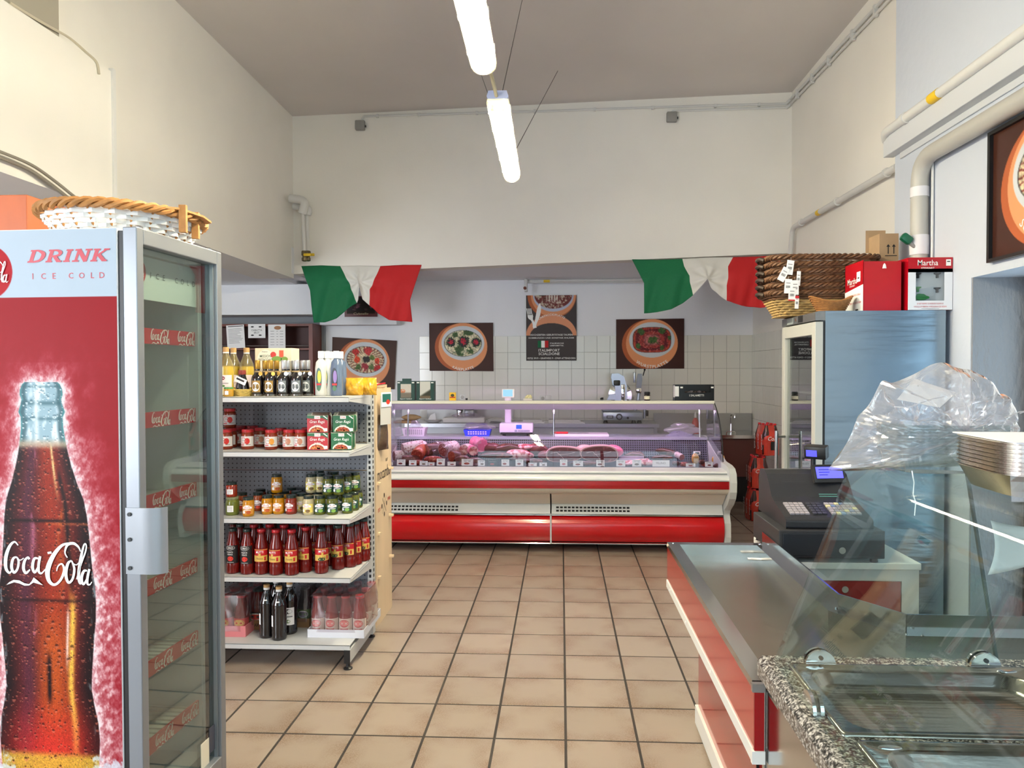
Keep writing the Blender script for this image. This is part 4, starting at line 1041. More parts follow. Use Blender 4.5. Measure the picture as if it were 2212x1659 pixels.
k.build('keypad', [M('blue_label',(40,104,214),.4), M('key_grey',(150,150,170),.5)], t)
# cutting board and knife
p0, p1 = at(1195,944,Y=7.1), at(1314,944,Y=7.1)
t = thing('cutting_board', 'white cutting board lying on the counter ledge', 'cutting board', ((p0.x+p1.x)/2, 7.13, LZ))
bevel(MB().box(-(p1.x-p0.x)/2,(p1.x-p0.x)/2,-.13,.13,0,.022).build('board', M('lilac_board',(232,218,230),.4), t), .004)
p = at(1212,939,Y=7.06)
t = thing('kitchen_knife', 'knife with red handle lying on the cutting board', 'knife', (p.x,7.06,LZ+.0235), R(-4))
MB().rbox(-.07,.07,-.012,.012,0,.02,.008).build('handle', M('red_plastic',(206,24,40),.35), t)
MB().prism([(.07,-.012),(.24,-.008),(.27,.006),(.07,.012)], .006, .009).build('blade', STEEL2, t)
lumpthing('grey_cloth', 1465,943,7.12,(.12,.06,.045), M('cloth_grey',(132,132,150),.9,bump=(60,.4)), 'crumpled grey cloth on the right end of the ledge', 'cloth', 0, 21, .3, grp='cloths')
p = at(1475,930,Y=7.25)
t = thing('clear_bag', 'crumpled clear bag behind the grey cloth', 'bag', (p.x,7.25,LZ)); lump(24,14,3,.3,.15,.05,.05).build('film', glassmat('bag_film',(245,245,246),rough=.15,haze=.35,k=2.0), t)

# ---------------------------------------------------------------- on the top glass
TZ = 1.285
def sapori(px, lb, open_):
    p = at(px, 870, Y=6.86)
    t = thing('display_carton', lb, 'box', (p.x,6.90,TZ), group='green display cartons on the counter')
    w, h, d = .084, .20, .05
    GRN = M('bottle_green_card',(14,62,52),.4)
    MB().box(-w,w,-d,d,0,h*.94).build('carton', GRN, t)
    if open_:
        raster('print', lambda u,v: mix(mix(np.zeros(u.shape+(3,))+np.array((206,206,198.)), (60,62,50), sstep(.6,.75,v+.4*(u-.5))), (150,120,90), sstep(.82,.9,v)*.6), 20, 24, lambda u,v: (-w*.6+u*w*1.2,-d-.0015,h*.92-v*h*.80), t, PRINT)
    else:
        raster('print', lambda u,v: mix(mix(np.zeros(u.shape+(3,))+np.array((206,200,190.)), (206,110,70), sstep(.55,.7,fbm(u*3,v*5,2))), (120,112,100), sstep(.55,.7,v)), 24, 28, lambda u,v: (-w*.6+u*w*1.2,-d-.0015,h*.80-v*h*.66), t, PRINT)
        MB().box(-w*.5,w*.5,-d*.4,d*.2,h*.94,h*1.06).build('header_card', GRN, t)
    MB().flat(text2('Sapori Italiani', h=.016, w=w*1.4, cy=.017, shear=.25, bold=.01), lambda x, y: (x,-d-.002,y)).build('lettering', INKW, t)
    for s in (-1,1): MB().box(s*w*.82-.012,s*w*.82+.012,-d-.0015,-d-.0005,h*.84,h*.89).build('price_sticker', INKW, t)
    return t
sapori(877.5,'green display carton with bread pictures at the left end of the top glass', False)
sapori(919,'green display carton with a white card, beside the one with bread pictures', True)
p = at(976.5, 869, Y=6.86)
t = thing('yeast_packet', 'small yellow packet standing on the top glass', 'packet', (p.x,6.9,TZ))
MB().rbox(-.033,.033,-.012,.012,0,.078,.004).build('packet', M('yellow_pack',(246,196,30),.4), t)
m_=MB(); m_.flat(rect2(-.026,.026,.026,.036), lambda x,y:(x,-.0126,y),0); m_.flat(ell2(0,.05,.018,.014), lambda x,y:(x,-.0126,y),1); m_.build('print',[INKR,M('olive',(70,74,40),.5)],t)
p = at(1140, 869, Y=6.86)
t = thing('flower_box', 'small white box with cream flowers on the top glass', 'ornament', (p.x,6.9,TZ))
MB().rbox(-.042,.042,-.02,.02,0,.022,.003).build('box', M('box_white',(206,204,190),.5), t)
for i in range(7): lump(10,7,i,.2,.012,.012,.010).build('flower', M('cream_flower',(236,226,176),.6), t, loc=(-.018+.008*i,rnd.uniform(-.01,.01),.018+.008*(i%3)))
p = at(1398.5, 866, Y=6.86)
t = thing('small_jar', 'small dark jar with cream label on the top glass', 'jar', (p.x,6.88,TZ))
MB().lathe([(.026,0),(.029,.004),(.029,.05),(.024,.058)],16).build('glass', M('dark_jar',(36,22,16),.15,coat=.4), t)
MB().lathe([(.0265,.058),(.028,.06),(.028,.08),(.025,.083)],16).build('lid', BLACK, t)
MB().lathe([(.0293,.012),(.0296,.013),(.0296,.042),(.0293,.043)],16).build('label', M('cream_label',(226,220,196),.6), t)
p = at(1500.5, 867, Y=6.86)
t = thing('salametti_carton', 'black open display carton lettered I SALAMETTI on the top glass', 'box', (p.x,6.93,TZ))
BKC = M('black_card',(20,22,26),.35)
c_ = MB(); w,h,d = .183,.150,.065
c_.box(-w,w,-d,d,0,.004); c_.box(-w,w,d-.003,d,0,h); c_.box(-w,-w+.003,-d,d,0,h); c_.box(w-.003,w,-d,d,0,h)
c_.prism([(-w,0),(w,0),(w,h),(w*.85,h),(w*.82,h*.5),(-w*.5,h*.5),(-w*.53,h),(-w,h)], -d, -d+.003, 0, lambda u,v,k:(u,k,v))
c_.build('carton', BKC, t)
MB().flat(text2('I SALAMETTI',h=.02,w=.135,cx=.02,cy=h*.33,bold=.01), lambda x,y:(x,-d-.001,y)).build('lettering', INKW, t)
MB().box(-w-.0015,-w,-d+.0,d*.4,.03,h*.95).build('address_label', PAPER, t)
MB().box(-w+.001,-w*.8,-d-.0015,-d,.04,h*.9).build('address_label', PAPER, t)
for s in (-.66,.9): MB().box(w*s-.012,w*s+.012,-d-.0015,-d,h*.78,h*.88).build('price_sticker', INKW, t)
for i in range(5): lump(12,8,i,.15,.045,.022,.02).build('wrapped_sausage', [M('dark_jar'),WRAP][i%2], t, loc=(-.06+.04*i,0,.05), rot=(0,0,R(20*i)))
# ================================================================ work table behind the counter
TZ2 = .93
t = thing('work_table', 'long stainless steel work table along the back wall', 'table', (0,9.0,0))
MB().box(-1.9,1.17,-.32,.33,TZ2-.045,TZ2).build('table_top', STEEL, t)
MB().box(-1.85,1.15,-.28,-.26,TZ2-.17,TZ2-.05).build('apron', M('apron_grey',(176,180,182),.4,.5), t)
for x in (-1.85,-.4,1.13):
    for y in (-.28,.28): MB().box(x-.02,x+.02,y-.02,y+.02,0,TZ2-.045).build('leg', STEEL, t)
MB().box(-1.85,1.15,-.25,.28,.25,.28).build('undershelf', STEEL, t)
for xa, xb, za in ((-1.75,-.62,1.10),(-.0,.0001,1.0)):
    if xb-xa > .1: MB().box(xa,xb,.345,.36,TZ2,za).build('splash_panel', M('splash_steel',(170,170,166),.4,.7), t)
# sink unit at the right
t = thing('sink_unit', 'brown fronted sink unit with steel top in the back right corner', 'sink', (2.05,9.0,0))
p = at(1430,905,Y=9.3)
MB().box(-.86,.38,.34,.36,.80,1.02).build('splash_panel', M('splash_steel'), t)
MB().box(-.86,.38,-.35,.33,.76,.80).build('sink_top', STEEL2, t)
MB().box(-.84,.37,-.31,.32,.30,.76).build('cabinet', M('brown_front',(86,44,38),.35), t)
MB().box(-.84,.37,-.29,.32,.0,.30).build('base', BLACKM, t)
MB().tube(bend([(-.08,-.3,.80),(-.08,-.3,.84),(.02,-.3,.84),(.02,-.3,.80)],.02), .006, 6).build('handle', CHROME, t)
MB().tube(bend([(.1,.25,.80),(.1,.25,1.02),(.1,.05,1.02),(.1,.05,.97)],.05), .012, 8).build('tap', CHROME, t)
# soap bottle
p = at(1502,928,Y=9.05)
t = thing('pink_bottle', 'clear spray bottle with pink liquid by the sink', 'bottle', (p.x,9.05,.801))
MB().lathe([(.04,0),(.042,.01),(.042,.12),(.03,.16),(.012,.18)],14).build('bottle', M('pink_liquid',(220,110,104),.2,alpha=.85), t)
MB().lathe([(.014,.18),(.014,.22),(.006,.25)],10).build('nozzle', PLASTW, t)
# meat slicer
p = at(1345,924,Y=8.85)
t = thing('meat_slicer', 'large polished meat slicer on the back table', 'slicer', (p.x,8.92,TZ2))
SB = M('slicer_alu',(170,180,192),.32,.75)
MB().rbox(-.245,.235,-.15,.16,.035,.135,.012).build('base', SB, t)
for x in (-.21,.13,.2):
    MB().lathe([(.03,0),(.02,.036)],10,c=(x,-.1,0)).build('foot', BLACK, t)
MB().rbox(-.255,-.02,-.12,.14,.14,.20,.02).build('carriage', SB, t)
MB().prism([(-.23,.20),(-.16,.34),(-.10,.345),(.04,.345),(.05,.2)], -.05, .05, 0, lambda u,v,k:(u,k,v)).build('blade_guard', SB, t)
MB().lathe([(.0,-.002),(.16,0),(.165,.004),(.0,.010)],32,c=(-.02,.065,.33),axis='y',sx=.9).build('blade', STEEL2, t)
MB().prism([(-.14,.56),(-.13,.60),(-.05,.605),(.02,.565),(.02,.55),(.05,.46),(.06,.30),(-.08,.30),(-.09,.45),(-.12,.46)], -.06, .04, 0, lambda u,v,k:(u,k,v)).build('sharpener', SB, t)
MB().rbox(-.11,-.03,-.09,-.02,.455,.52,.012).build('clamp', BLACK, t)
MB().rbox(-.02,.03,-.085,-.05,.26,.47,.01).build('guide_bar', CHROME, t)
for s in (0,1): MB().cyl((-.26-.012*s,-.06,.285),(-.235-.012*s,-.06,.285),.026-.006*s,12).build('knob', BLACK, t)
MB().tube([(.155,-.03,.15),(.19,-.03,.26),(.20,-.03,.36)],.022,10).build('arm', SB, t)
MB().rbox(.165,.235,-.06,.0,.36,.43,.02).build('arm_joint', CHROME, t)
MB().prism([(.17,.40),(.175,.53),(.19,.60),(.235,.60),(.24,.52),(.225,.40)], -.05,.01,0,lambda u,v,k:(u,k,v)).build('arm_head', M('slicer_dark',(120,122,124),.3,.8), t)
MB().rbox(.135,.16,-.06,.02,.49,.62,.006).build('pusher_plate', SB, t)
MB().tube([(.25,-.04,.575),(.268,-.04,.64)],.007,8).build('lever', BLACK, t)
lump(12,8,0,0,.013,.013,.013).build('lever_knob', BLACK, t, loc=(.27,-.04,.635))
MB().cyl((.27,-.03,.05),(.27,-.03,.19),.018,12).build('side_post', SB, t)
MB().rbox(.235,.35,-.06,.0,.19,.205,.006).build('side_arm', BLACK, t)
MB().rbox(.285,.315,-.05,-.01,.08,.15,.01).build('side_knob', BLACK, t)
f_=MB(); f_.box(-.20,-.12,-.1525,-.1495,.06,.095,0); f_.box(-.19,-.13,-.1535,-.152,.066,.089,1); f_.build('control_panel',[BLACK,M('lcd_grey',(150,160,160),.4)],t)
MB().cyl((-.05,-.18,.08),(-.05,-.149,.08),.038,20).build('dial', DARKG, t)
MB().cyl((-.05,-.185,.08),(-.05,-.178,.08),.024,16).build('dial_cap', STEEL2, t)
MB().cyl((.055,-.165,.065),(.055,-.149,.065),.014,12).build('button', BLACK, t)
# things at the left of the table
p = at(889,900,Y=8.95)
b=MB(); t = thing('wooden_board', 'small wooden board under the bread loaf', 'board', (at(882,905,Y=8.8).x,8.82,TZ2)); bevel(b.box(-.16,.06,-.12,.12,0,.03).build('board', M('beech',(178,128,72),.5,var=(8,.15,(1,8,1))), t),.004)
p = at(889,898,Y=8.85)
t = thing('bread_loaf', 'lumpy pale bread loaf on the small wooden board', 'bread', (p.x,8.82,TZ2+.031)); lump(28,12,2.5,.12,.115,.05,.035).build('crust', M('bread_crust',(186,150,104),.8,var=(25,.15),bump=(40,.3)), t)
p = at(936,905,Y=8.85)
t = thing('plate_stack', 'white plates stacked on the back table with a paper slip', 'plate', (p.x,8.85,TZ2))
for i in range(3): MB().lathe([(.0,0),(.06,0),(.105,.018),(.107,.02),(.06,.006),(0,.005)],24).build('plate', WHITE, t, loc=(0,0,.002+.009*i))
MB().prism([(-.07,0),(.03,0),(.02,.09),(-.04,.06)],.0,.001,0,lambda u,v,k:(u,.02+k,v+.032)).build('paper', PAPER, t)
p = at(1003,905,Y=8.85)
t = thing('wrapped_parcel', 'long white parcel wrapped in paper and film', 'parcel', (p.x,8.85,TZ2))
MB().rbox(-.26,.26,-.08,.08,0,.07,.02).build('parcel', M('wrap_white',(214,212,208),.5,bump=(14,.6)), t)
lump(20,8,6,.3,.17,.05,.035).build('film', WRAP, t, loc=(.05,-.05,.05))
p = at(1080,906,Y=8.85)
t = thing('paper_heap', 'loose heap of white wrapping paper on the back table', 'paper', (p.x,8.85,TZ2)); lump(22,10,4,.25,.15,.09,.03).build('paper', M('wrap_white'), t)
for px, lb, sx_ in ((1222,'flat stack of wrapping paper left of the slicer',.22),(1150,'low pile of white paper sheets on the back table',.14)):
    p = at(px,908,Y=8.85); t = thing('paper_stack', lb, 'paper', (p.x,8.86,TZ2))
    for i in range(4): MB().box(-sx_+.01*i,sx_-.015*i,-.10,.10,0,.010).build('sheet_pile', [PAPER,M('wrap_white')][i%2], t, loc=(rnd.uniform(-.015,.015),0,.011*i), rot=(0,0,R(rnd.uniform(-4,4))))
# mincer and press
p = at(992,894,Y=9.05)
t = thing('meat_mincer', 'polished meat mincer with dark tray on the back table', 'mincer', (p.x,9.08,TZ2))
MB().lathe([(.07,0),(.07,.03),(.045,.05),(.035,.10),(.045,.14),(.04,.15)],16).build('body', CHROME, t)
MB().rbox(-.08,.20,-.08,.08,.15,.165,.004).build('tray', DARKG, t)
MB().rbox(.07,.19,-.06,.07,.02,.15,.01).build('motor_case', M('slicer_dark'), t)
p = at(1017,866,Y=9.1)
t2 = thing('burger_press', 'steel burger press with black handle on top of the mincer tray', 'press', (at(1017,866,Y=9.1).x,9.1,TZ2+.166))
MB().rbox(-.065,.065,-.06,.06,.0,.04,.006).build('base', STEEL, t2)
MB().rbox(-.06,.065,-.05,.05,.042,.06,.004).build('lid', STEEL2, t2)
MB().tube([(-.03,0,.06),(-.05,0,.09),(-.055,0,.125)],[.008,.012,.015],8).build('handle', BLACK, t2)
# sockets
def socket(px, py, lb, kinds):
    p = at(px,py,Y=YB-.012)
    t = thing('wall_socket', lb, 'socket', (p.x,YB-.013,p.z))
    for i, k in enumerate(kinds):
        x = i*.075
        MB().rbox(x-.036,x+.036,-.009,.0005,-.036,.036,.004).build('frame', PLASTW, t)
        MB().lathe([(.021,-.0105),(.023,-.0095),(.019,-.004),(0,-.004)],18,c=(x,0,0),axis='y').build('insert', [M('socket_inner',(190,188,182),.5),PLASTW][k], t)
socket(1172.5,860.5,'double white wall socket on the tiles left of the slicer',(0,1))
socket(1366,860,'white wall socket on the tiles behind the slicer arm',(0,))
socket(999,858,'white wall socket on the tiles behind the burger press',(0,))

# ================================================================ bread rack
WD = M('cherry_wood',(112,48,30),.4,var=(6,.2,(1,1,.2)))
a = at(470,700,Y=8.98); c_ = at(675,700,Y=8.98)
t = thing('bread_rack', 'dark cherry wood bread rack on the back wall with notices', 'rack', (a.x-.9,9.0,0))
W_ = c_.x-a.x+.9; HT = a.z
MB().box(0,.03,-.02,.32,0,HT).build('side_panel', WD, t); MB().box(W_-.05,W_,-.02,.32,0,HT).build('side_panel', WD, t)
MB().box(.03,W_-.05,-.0,.32,HT-.03,HT).build('top_panel', WD, t)
MB().box(.03,W_-.05,.30,.32,.0,HT-.03).build('back_panel', M('cherry_dark',(70,24,16),.5), t)
for i in range(4):
    z = HT-.31-.34*i; MB().box(.03,W_-.05,.0,.30,z-.02,z).build('shelf', WD, t)
    MB().cyl((.03,-.01,z+.03),(W_-.05,-.01,z+.03),.006,8).build('rail', CHROME, t)
def notice(px0, px1, py0, py1, lb, tilt, draw):
    a_, c__ = at(px0,py0,Y=8.955), at(px1,py1,Y=8.955); w, h = (c__.x-a_.x)/2, a_.z-c__.z
    t = thing('notice', lb, 'notice', ((a_.x+c__.x)/2,8.967,c__.z), rot=(0,R(tilt),0), group='notices on the bread rack')
    MB().box(-w,w,-.001,.0,0,h).build('sheet', PAPER, t); m_ = MB(); draw(m_,w,h); m_.build('print',[M('grey_ink'),INKB,M('tan_print',(170,120,80),.6)],t)
def d1_(m_,w,h):
    m_.flat(rect2(-w*.8,w*.9,h*.93,h*.96), lambda x,y:(x,-.0016,y),1)
    for i in range(11): m_.flat(rect2(-w*.8,w*rnd.uniform(.2,.8),h*(.82-.06*i),h*(.835-.06*i)), lambda x,y:(x,-.0016,y),0)
def d2_(m_,w,h):
    m_.flat(text2('CIABATTA',h=h*.13,w=w*1.25,cy=h*.56), lambda x,y:(x,-.0016,y),1); m_.flat(text2('BROT',h=h*.13,w=w*.62,cy=h*.38), lambda x,y:(x,-.0016,y),1)
    for sx_ in (-.5,.4):
        for yy in (.8,.2): m_.flat(ell2(sx_*w,h*yy,w*.18,h*.05,12), lambda x,y:(x,-.0016,y),1)
def d3_(m_,w,h):
    m_.flat(ell2(w*.1,h*.86,w*.42,h*.08,16), lambda x,y:(x,-.0016,y),2)
    for i in range(6):
        for (u0,u1) in ((-.75,-.3),(-.05,.15),(.35,.75)): m_.flat(rect2(u0*w,u1*w,h*(.71-.115*i),h*(.725-.115*i)), lambda x,y:(x,-.0016,y),0)
notice(490,529,702,752,'white price list pinned slightly askew, leftmost of three notices',-3,d1_)
notice(535,572.5,700,730,'small square notice reading CIABATTA BROT',0,d2_)
notice(578.5,616,701,752,'white bread price list with a bread picture, rightmost of three notices',0,d3_)
# ================================================================ drinks fridge
FX, FY = -1.247, 2.071; FW_, FD, FH = .48, .62, 2.0
fr = thing('drinks_fridge', 'tall red drinks fridge with bottle print and glass door at the left', 'fridge', (FX,FY,0), R(-3.0))
# local: door plane x=0, depth to -x, width along +y
CASE = M('fridge_case',(226,228,232),.35); SIL = M('door_silver',(138,142,148),.34,.5)
INW = M('fridge_liner',(226,228,228),.45)
b = MB()
b.box(-FD,-.062,0,.02,.10,FH-.002); b.box(-FD,-.062,FW_-.03,FW_,.10,FH-.002); b.box(-FD,-FD+.03,.02,FW_-.03,.10,FH-.002)
b.box(-FD+.03,-.062,.02,FW_-.03,FH-.06,FH-.002); b.box(-FD+.03,-.062,.02,FW_-.03,.10,.20)
b.build('cabinet', [CASE], fr)
li = MB(); li.box(-FD+.031,-.07,.0202,.03,.2,FH-.06); li.box(-FD+.031,-.07,FW_-.04,FW_-.0302,.2,FH-.06); li.box(-FD+.0302,-FD+.04,.02,FW_-.03,.2,FH-.06); li.build('liner', INW, fr)
MB().box(-.062,-.05,.006,FW_-.006,.12,FH-.012).build('gasket', BLACK, fr) if False else None
g_ = MB()
for (y0,y1,z0,z1) in ((.004,.03,.12,FH-.01),(FW_-.03,FW_-.004,.12,FH-.01),(.03,FW_-.03,FH-.04,FH-.01),(.03,FW_-.03,.12,.15)): g_.box(-.0615,-.047,y0,y1,z0,z1)
g_.build('gasket', BLACK, fr)
MB().box(-FD,-.02,.01,FW_-.01,.02,.095).build('base_grille', M('fridge_base',(120,124,128),.4), fr)
for x in (-FD+.06,-.1):
    for y in (.06,FW_-.06): MB().lathe([(.025,0),(.02,.02)],10,c=(x,y,0)).build('foot', BLACK, fr)
sl = MB()
for i in range(5): 
    for j in range(7): sl.box(-.0205,-.019,FW_-.2+.025*j,FW_-.185+.025*j,.03+.012*i,.036+.012*i)
tag(sl.build('grille_slots', BLACKM, fr), kind='stuff')
# door
dz0, dz1 = .115, FH
door = MB()
for (y0,y1,z0,z1) in ((0,.032,dz0,dz1),(FW_-.032,FW_,dz0,dz1),(.032,FW_-.032,dz1-.048,dz1),(.032,FW_-.032,dz0,dz0+.07)): door.box(-.045,0,y0,y1,z0,z1)
dr = door.build('door', SIL, fr); bevel(dr,.003)
MB().box(-.03,-.024,.03,FW_-.03,dz0+.068,dz1-.046).build('glass', glassmat('fridge_glass',(226,234,231),k=2.1), dr)
for y in (.034,FW_-.04): MB().box(-.024,-.012,y,y+.006,dz0+.07,dz1-.048).build('glazing_bead', M('bead_silver',(150,156,160),.3,.6), dr)
# handle: plate on the near edge, bent grip reaching out
hz0, hz1 = .972, 1.169
hp = smooth2([(-.044,-.004),(-.01,-.005),(.018,-.006),(.04,-.004),(.06,.004),(.072,.02)],5)
hb = MB(); hb.prism(hp+[(x,y+.004) for x,y in reversed(hp)], hz0, hz1, 0, None, True)
hd = hb.build('handle', M('handle_grey',(150,154,160),.35,.3), dr, ang=50)
for z in (.99,1.075,1.15): MB().lathe([(.006,-.0085),(.006,-.004)],10,c=(-.03,0,z),axis='y').build('screw', DARKG, hd)
for y in (.04,FW_-.05): MB().lathe([(.012,0),(.012,.006),(.006,.01)],10,c=(-.02,y,FH)).build('hinge_cap', STEEL, fr)
# stickers on the glass foot
MB().box(-.0235,-.022,FW_-.075,FW_-.036,dz0+.10,dz0+.19).build('energy_label', M('dark_label',(70,72,84),.5), fr)
MB().box(-.0235,-.022,FW_-.13,FW_-.078,dz0+.06,dz0+.16).build('blank_label', M('cream_label2',(222,216,196),.5), fr)
# ---- script logo (own strokes)
LOGO = [
 [(70,372,6),(48,352,9),(18,378,15),(-6,440,19),(-8,505,17),(12,535,11),(30,520,6)],
 [(60,440,7),(38,452,13),(28,500,16),(42,532,13),(64,510,12),(72,465,12),(60,440,7)],
 [(66,452,6),(84,458,5),(104,446,5)],
 [(138,452,14),(130,440,9),(110,462,14),(102,505,16),(116,533,13),(142,512,7)],
 [(196,446,8),(170,448,13),(158,495,16),(170,528,12),(192,500,12)],
 [(206,432,14),(196,480,14),(196,520,13),(212,532,9),(238,506,5)],
 [(252,412,11),(276,408,11)],
 [(372,436,6),(358,405,8),(374,362,13),(410,352,14),(440,372,10),(452,398,5)],
 [(396,350,8),(340,366,14),(285,430,22),(252,510,26),(258,572,20),(292,596,13),(330,566,13),(352,510,13),(340,474,9),(316,486,7),(306,516,5)],
 [(398,452,7),(376,470,14),(362,530,17),(376,580,13),(402,560,12),(414,500,12),(398,452,7)],
 [(408,470,6),(428,476,5),(448,456,5)],
 [(428,560,5),(452,480,9),(484,396,8),(488,358,7),(474,362,9),(452,450,15),(440,540,15),(448,584,10),(464,570,5)],
 [(492,508,8),(472,512,13),(458,552,15),(468,588,11),(490,560,11)],
 [(506,498,12),(494,550,13),(494,584,11),(508,588,7),(520,572,4)],
]
def logo_shapes():
    out = [ribbon2([(x,-y,w*1.15) for x,y,w in s],7) for s in LOGO]
    sw = [(0,604),(18,588),(45,574),(80,576),(112,592),(140,596),(156,578),(168,556),(190,572),(224,600),(190,592),(166,586),(140,604),(110,606),(80,594),(48,588),(20,598)]
    v = [(x,-y) for x,y in sw]; n = len(v)
    out.append((v, [tuple(range(n))]))
    return out
LS = logo_shapes()
def put_logo(mb, fn, k, cx, cy, mat=0):
    """logo scaled so that 1 unit = k, centred"""
    for s in LS: mb.flat(([((x-255)*k+cx, (y+475)*k+cy) for x, y in s[0]], s[1]), fn, mat)
# ---- printed side panel: x' from -FD to -.064 at y'=0
SX0, SX1 = -FD, -.064
inv = Matrix.Rotation(R(1.2),3,'Z')
def px_of(xl, z):
    """pixel the print was drawn at, for a point of the panel"""
    return (FX+xl-_xa)/(_xb-_xa)*260.0, 500+(z-_za)/(_zb-_za)*1100.0
_xa, _xb = at(0,1000,Y=FY).x, at(260,1000,Y=FY).x; _za, _zb = at(140,500,Y=FY).z, at(140,1600,Y=FY).z
def xl_of(px): return _xa+(_xb-_xa)*px/260.0-FX
def z_of(py): return _za+(_zb-_za)*(py-500)/1100.0
HW = [(822,38),(827,44),(838,49),(850,50),(860,46),(872,49),(887,54),(898,49),(920,49),(943,52),(973,57),(1003,64),(1040,75),(1077,89),(1115,95),(1152,98),(1227,104),(1264,110),(1301,111),(1339,110),(1376,106),(1413,103),(1450,100),(1488,98),(1525,104),(1562,112),(1600,115),(1640,113),(1700,108),(1760,100)]
CXB = [(820,83),(900,84),(1040,87),(1150,90),(1760,92)]
HZ0, HZ1 = .11, FH-.004
def side_fn(u, v):
    xl = SX0+(SX1-SX0)*u; z = HZ1-(HZ1-HZ0)*v
    px = (FX+xl-_xa)/(_xb-_xa)*260.0; py = 500+(z-_za)/(_zb-_za)*1100.0
    a = np.zeros(u.shape+(3,))+np.array((146,5,18.))
    a = a*(1.02-.10*sstep(600,1700,py))[...,None]
    c0 = np.interp(py, [q[0] for q in CXB], [q[1] for q in CXB]); hw = np.interp(py, [q[0] for q in HW], [q[1] for q in HW])
    s = (px-c0)/hw; d = np.abs(px-c0)-hw
    d2 = np.where(py < 824, np.hypot(np.maximum(np.abs(px-c0)-36,0), 824-py), d)
    fine = fbm(px*.16,py*.10,4,4); fine2 = fbm(px*.5,py*.28,11,3); big = fbm(px*.03,py*.022,21,3)
    reach = (34+150*(big)**1.3)*np.clip(.30+(py-800)/620,.42,1.15)
    cryst = sstep(.30,.72,fbm((px+py*.6)*.11,(py-px*.5)*.07,14,4))
    halo = np.exp(-np.maximum(d2,0)/reach*1.5)*(.18+.75*fine+.7*cryst)*(.5+.9*fine2)
    halo = np.where(py < 780, halo*.6, halo)
    a = mix(a, (236,206,206), np.clip(halo*1.05,0,.93)); a = mix(a, (246,240,240), np.clip(np.exp(-np.maximum(d2,0)/9)*(.3+fine2)*.6,0,1))
    # bottle
    ins = (d < 0) & (py > 822)
    n1 = fbm(px*.06,py*.012,31,4); n2 = fbm(px*.3,py*.3,41,3); n3 = vnoise(px*.9,py*.7,51)
    g = np.zeros(a.shape)+np.array((150,176,186.))
    g = mix(g,(228,238,242), sstep(.45,.7,fbm(px*.09,py*.03,61))*.9); g = mix(g,(52,84,92), sstep(.62,.8,np.abs(s))*.8); g = mix(g,(70,150,150), (sstep(.85,.97,np.abs(s)))*.7)
    g = mix(g,(60,96,104), np.exp(-((py-868)/5.0)**2)*.7+np.exp(-((py-902)/4.0)**2)*.6+np.exp(-((py-832)/3.0)**2)*.5)
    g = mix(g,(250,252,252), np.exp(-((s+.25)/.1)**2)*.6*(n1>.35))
    k = np.zeros(a.shape)+np.array((84,22,20.))
    k = mix(k,(150,44,22), np.exp(-((s-.15)/.35)**2)*.9); k = mix(k,(206,104,36), np.exp(-((s-.38)/.13)**2)*sstep(.3,.6,n1)*.95*sstep(1500,960,py)+np.exp(-((s-.1)/.4)**2)*sstep(1250,1420,py)*.55)
    k = mix(k,(232,176,70), np.exp(-((s-.52)/.07)**2)*sstep(1250,1330,py)*sstep(.25,.5,n1)); k = mix(k,(250,222,150), np.exp(-((s-.34)/.045)**2)*sstep(1100,1000,py)*.8)
    k = mix(k,(70,40,66), np.exp(-((s+.45)/.2)**2)*.55); k = mix(k,(198,120,150), np.exp(-((s+.3)/.07)**2)*sstep(.5,.6,n1)*.5)
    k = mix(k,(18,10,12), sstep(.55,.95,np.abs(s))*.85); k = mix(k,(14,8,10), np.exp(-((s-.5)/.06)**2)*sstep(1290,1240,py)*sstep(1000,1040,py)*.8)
    k = mix(k,(206,44,40), sstep(1480,1640,py)*np.exp(-(s/.8)**2)*.85); k = mix(k,(214,176,60), sstep(1625,1645,py)*.8)
    k = mix(k,(20,8,8), np.exp(-((py-1124)/4.0)**2)*.8+np.exp(-((py-1298)/4.0)**2)*.6); k = mix(k,(230,120,60), np.exp(-((py-1130)/3.0)**2)*.4*(s>0))
    k = mix(k,(22,10,12), np.exp(-((s-.02)/.05)**2)*sstep(1400,1440,py)*sstep(1540,1500,py)); k = mix(k,(240,210,200), np.exp(-((s-.42)/.03)**2)*sstep(1300,1340,py)*sstep(1470,1400,py)*.8)
    # condensation drops
    drop = np.zeros(u.shape); up = np.zeros(u.shape, bool)
    for cs_, sd_, mx_ in ((8.0,71,3.2),(14.0,131,4.8),(27.0,191,6.5)):
        qx = px+6*vnoise(px*.03,py*.03,sd_+5); cx_ = np.floor(qx/cs_); cy_ = np.floor((py+cs_*.5*(cx_%2))/cs_); yy = cy_*cs_-cs_*.5*(cx_%2)
        ox = vnoise(cx_,cy_,sd_)*cs_*.6+cs_*.2; oy = vnoise(cx_,cy_,sd_+12)*cs_*.6+cs_*.2; sz = np.maximum(vnoise(cx_,cy_,sd_+26)-.52,0)*2.0*mx_
        dd = np.hypot(qx-cx_*cs_-ox,(py-yy-oy)*.75); dr_ = sstep(1.0,.6,dd/np.maximum(sz,.01))
        up = np.where(dr_ > drop, (py-yy-oy) < 0, up); drop = np.maximum(drop, dr_)
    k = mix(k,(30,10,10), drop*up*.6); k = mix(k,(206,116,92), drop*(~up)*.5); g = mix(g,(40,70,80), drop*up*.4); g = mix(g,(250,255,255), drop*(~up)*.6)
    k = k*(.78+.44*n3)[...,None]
    bt = mix(g, (0,0,0), np.zeros(u.shape)); tr = sstep(948,968,py+8*(n2-.5))
    bt = bt*(1-tr[...,None])+k*tr[...,None]; bt = mix(bt,(196,170,140), np.exp(-((py-957)/9.0)**2)*.7)
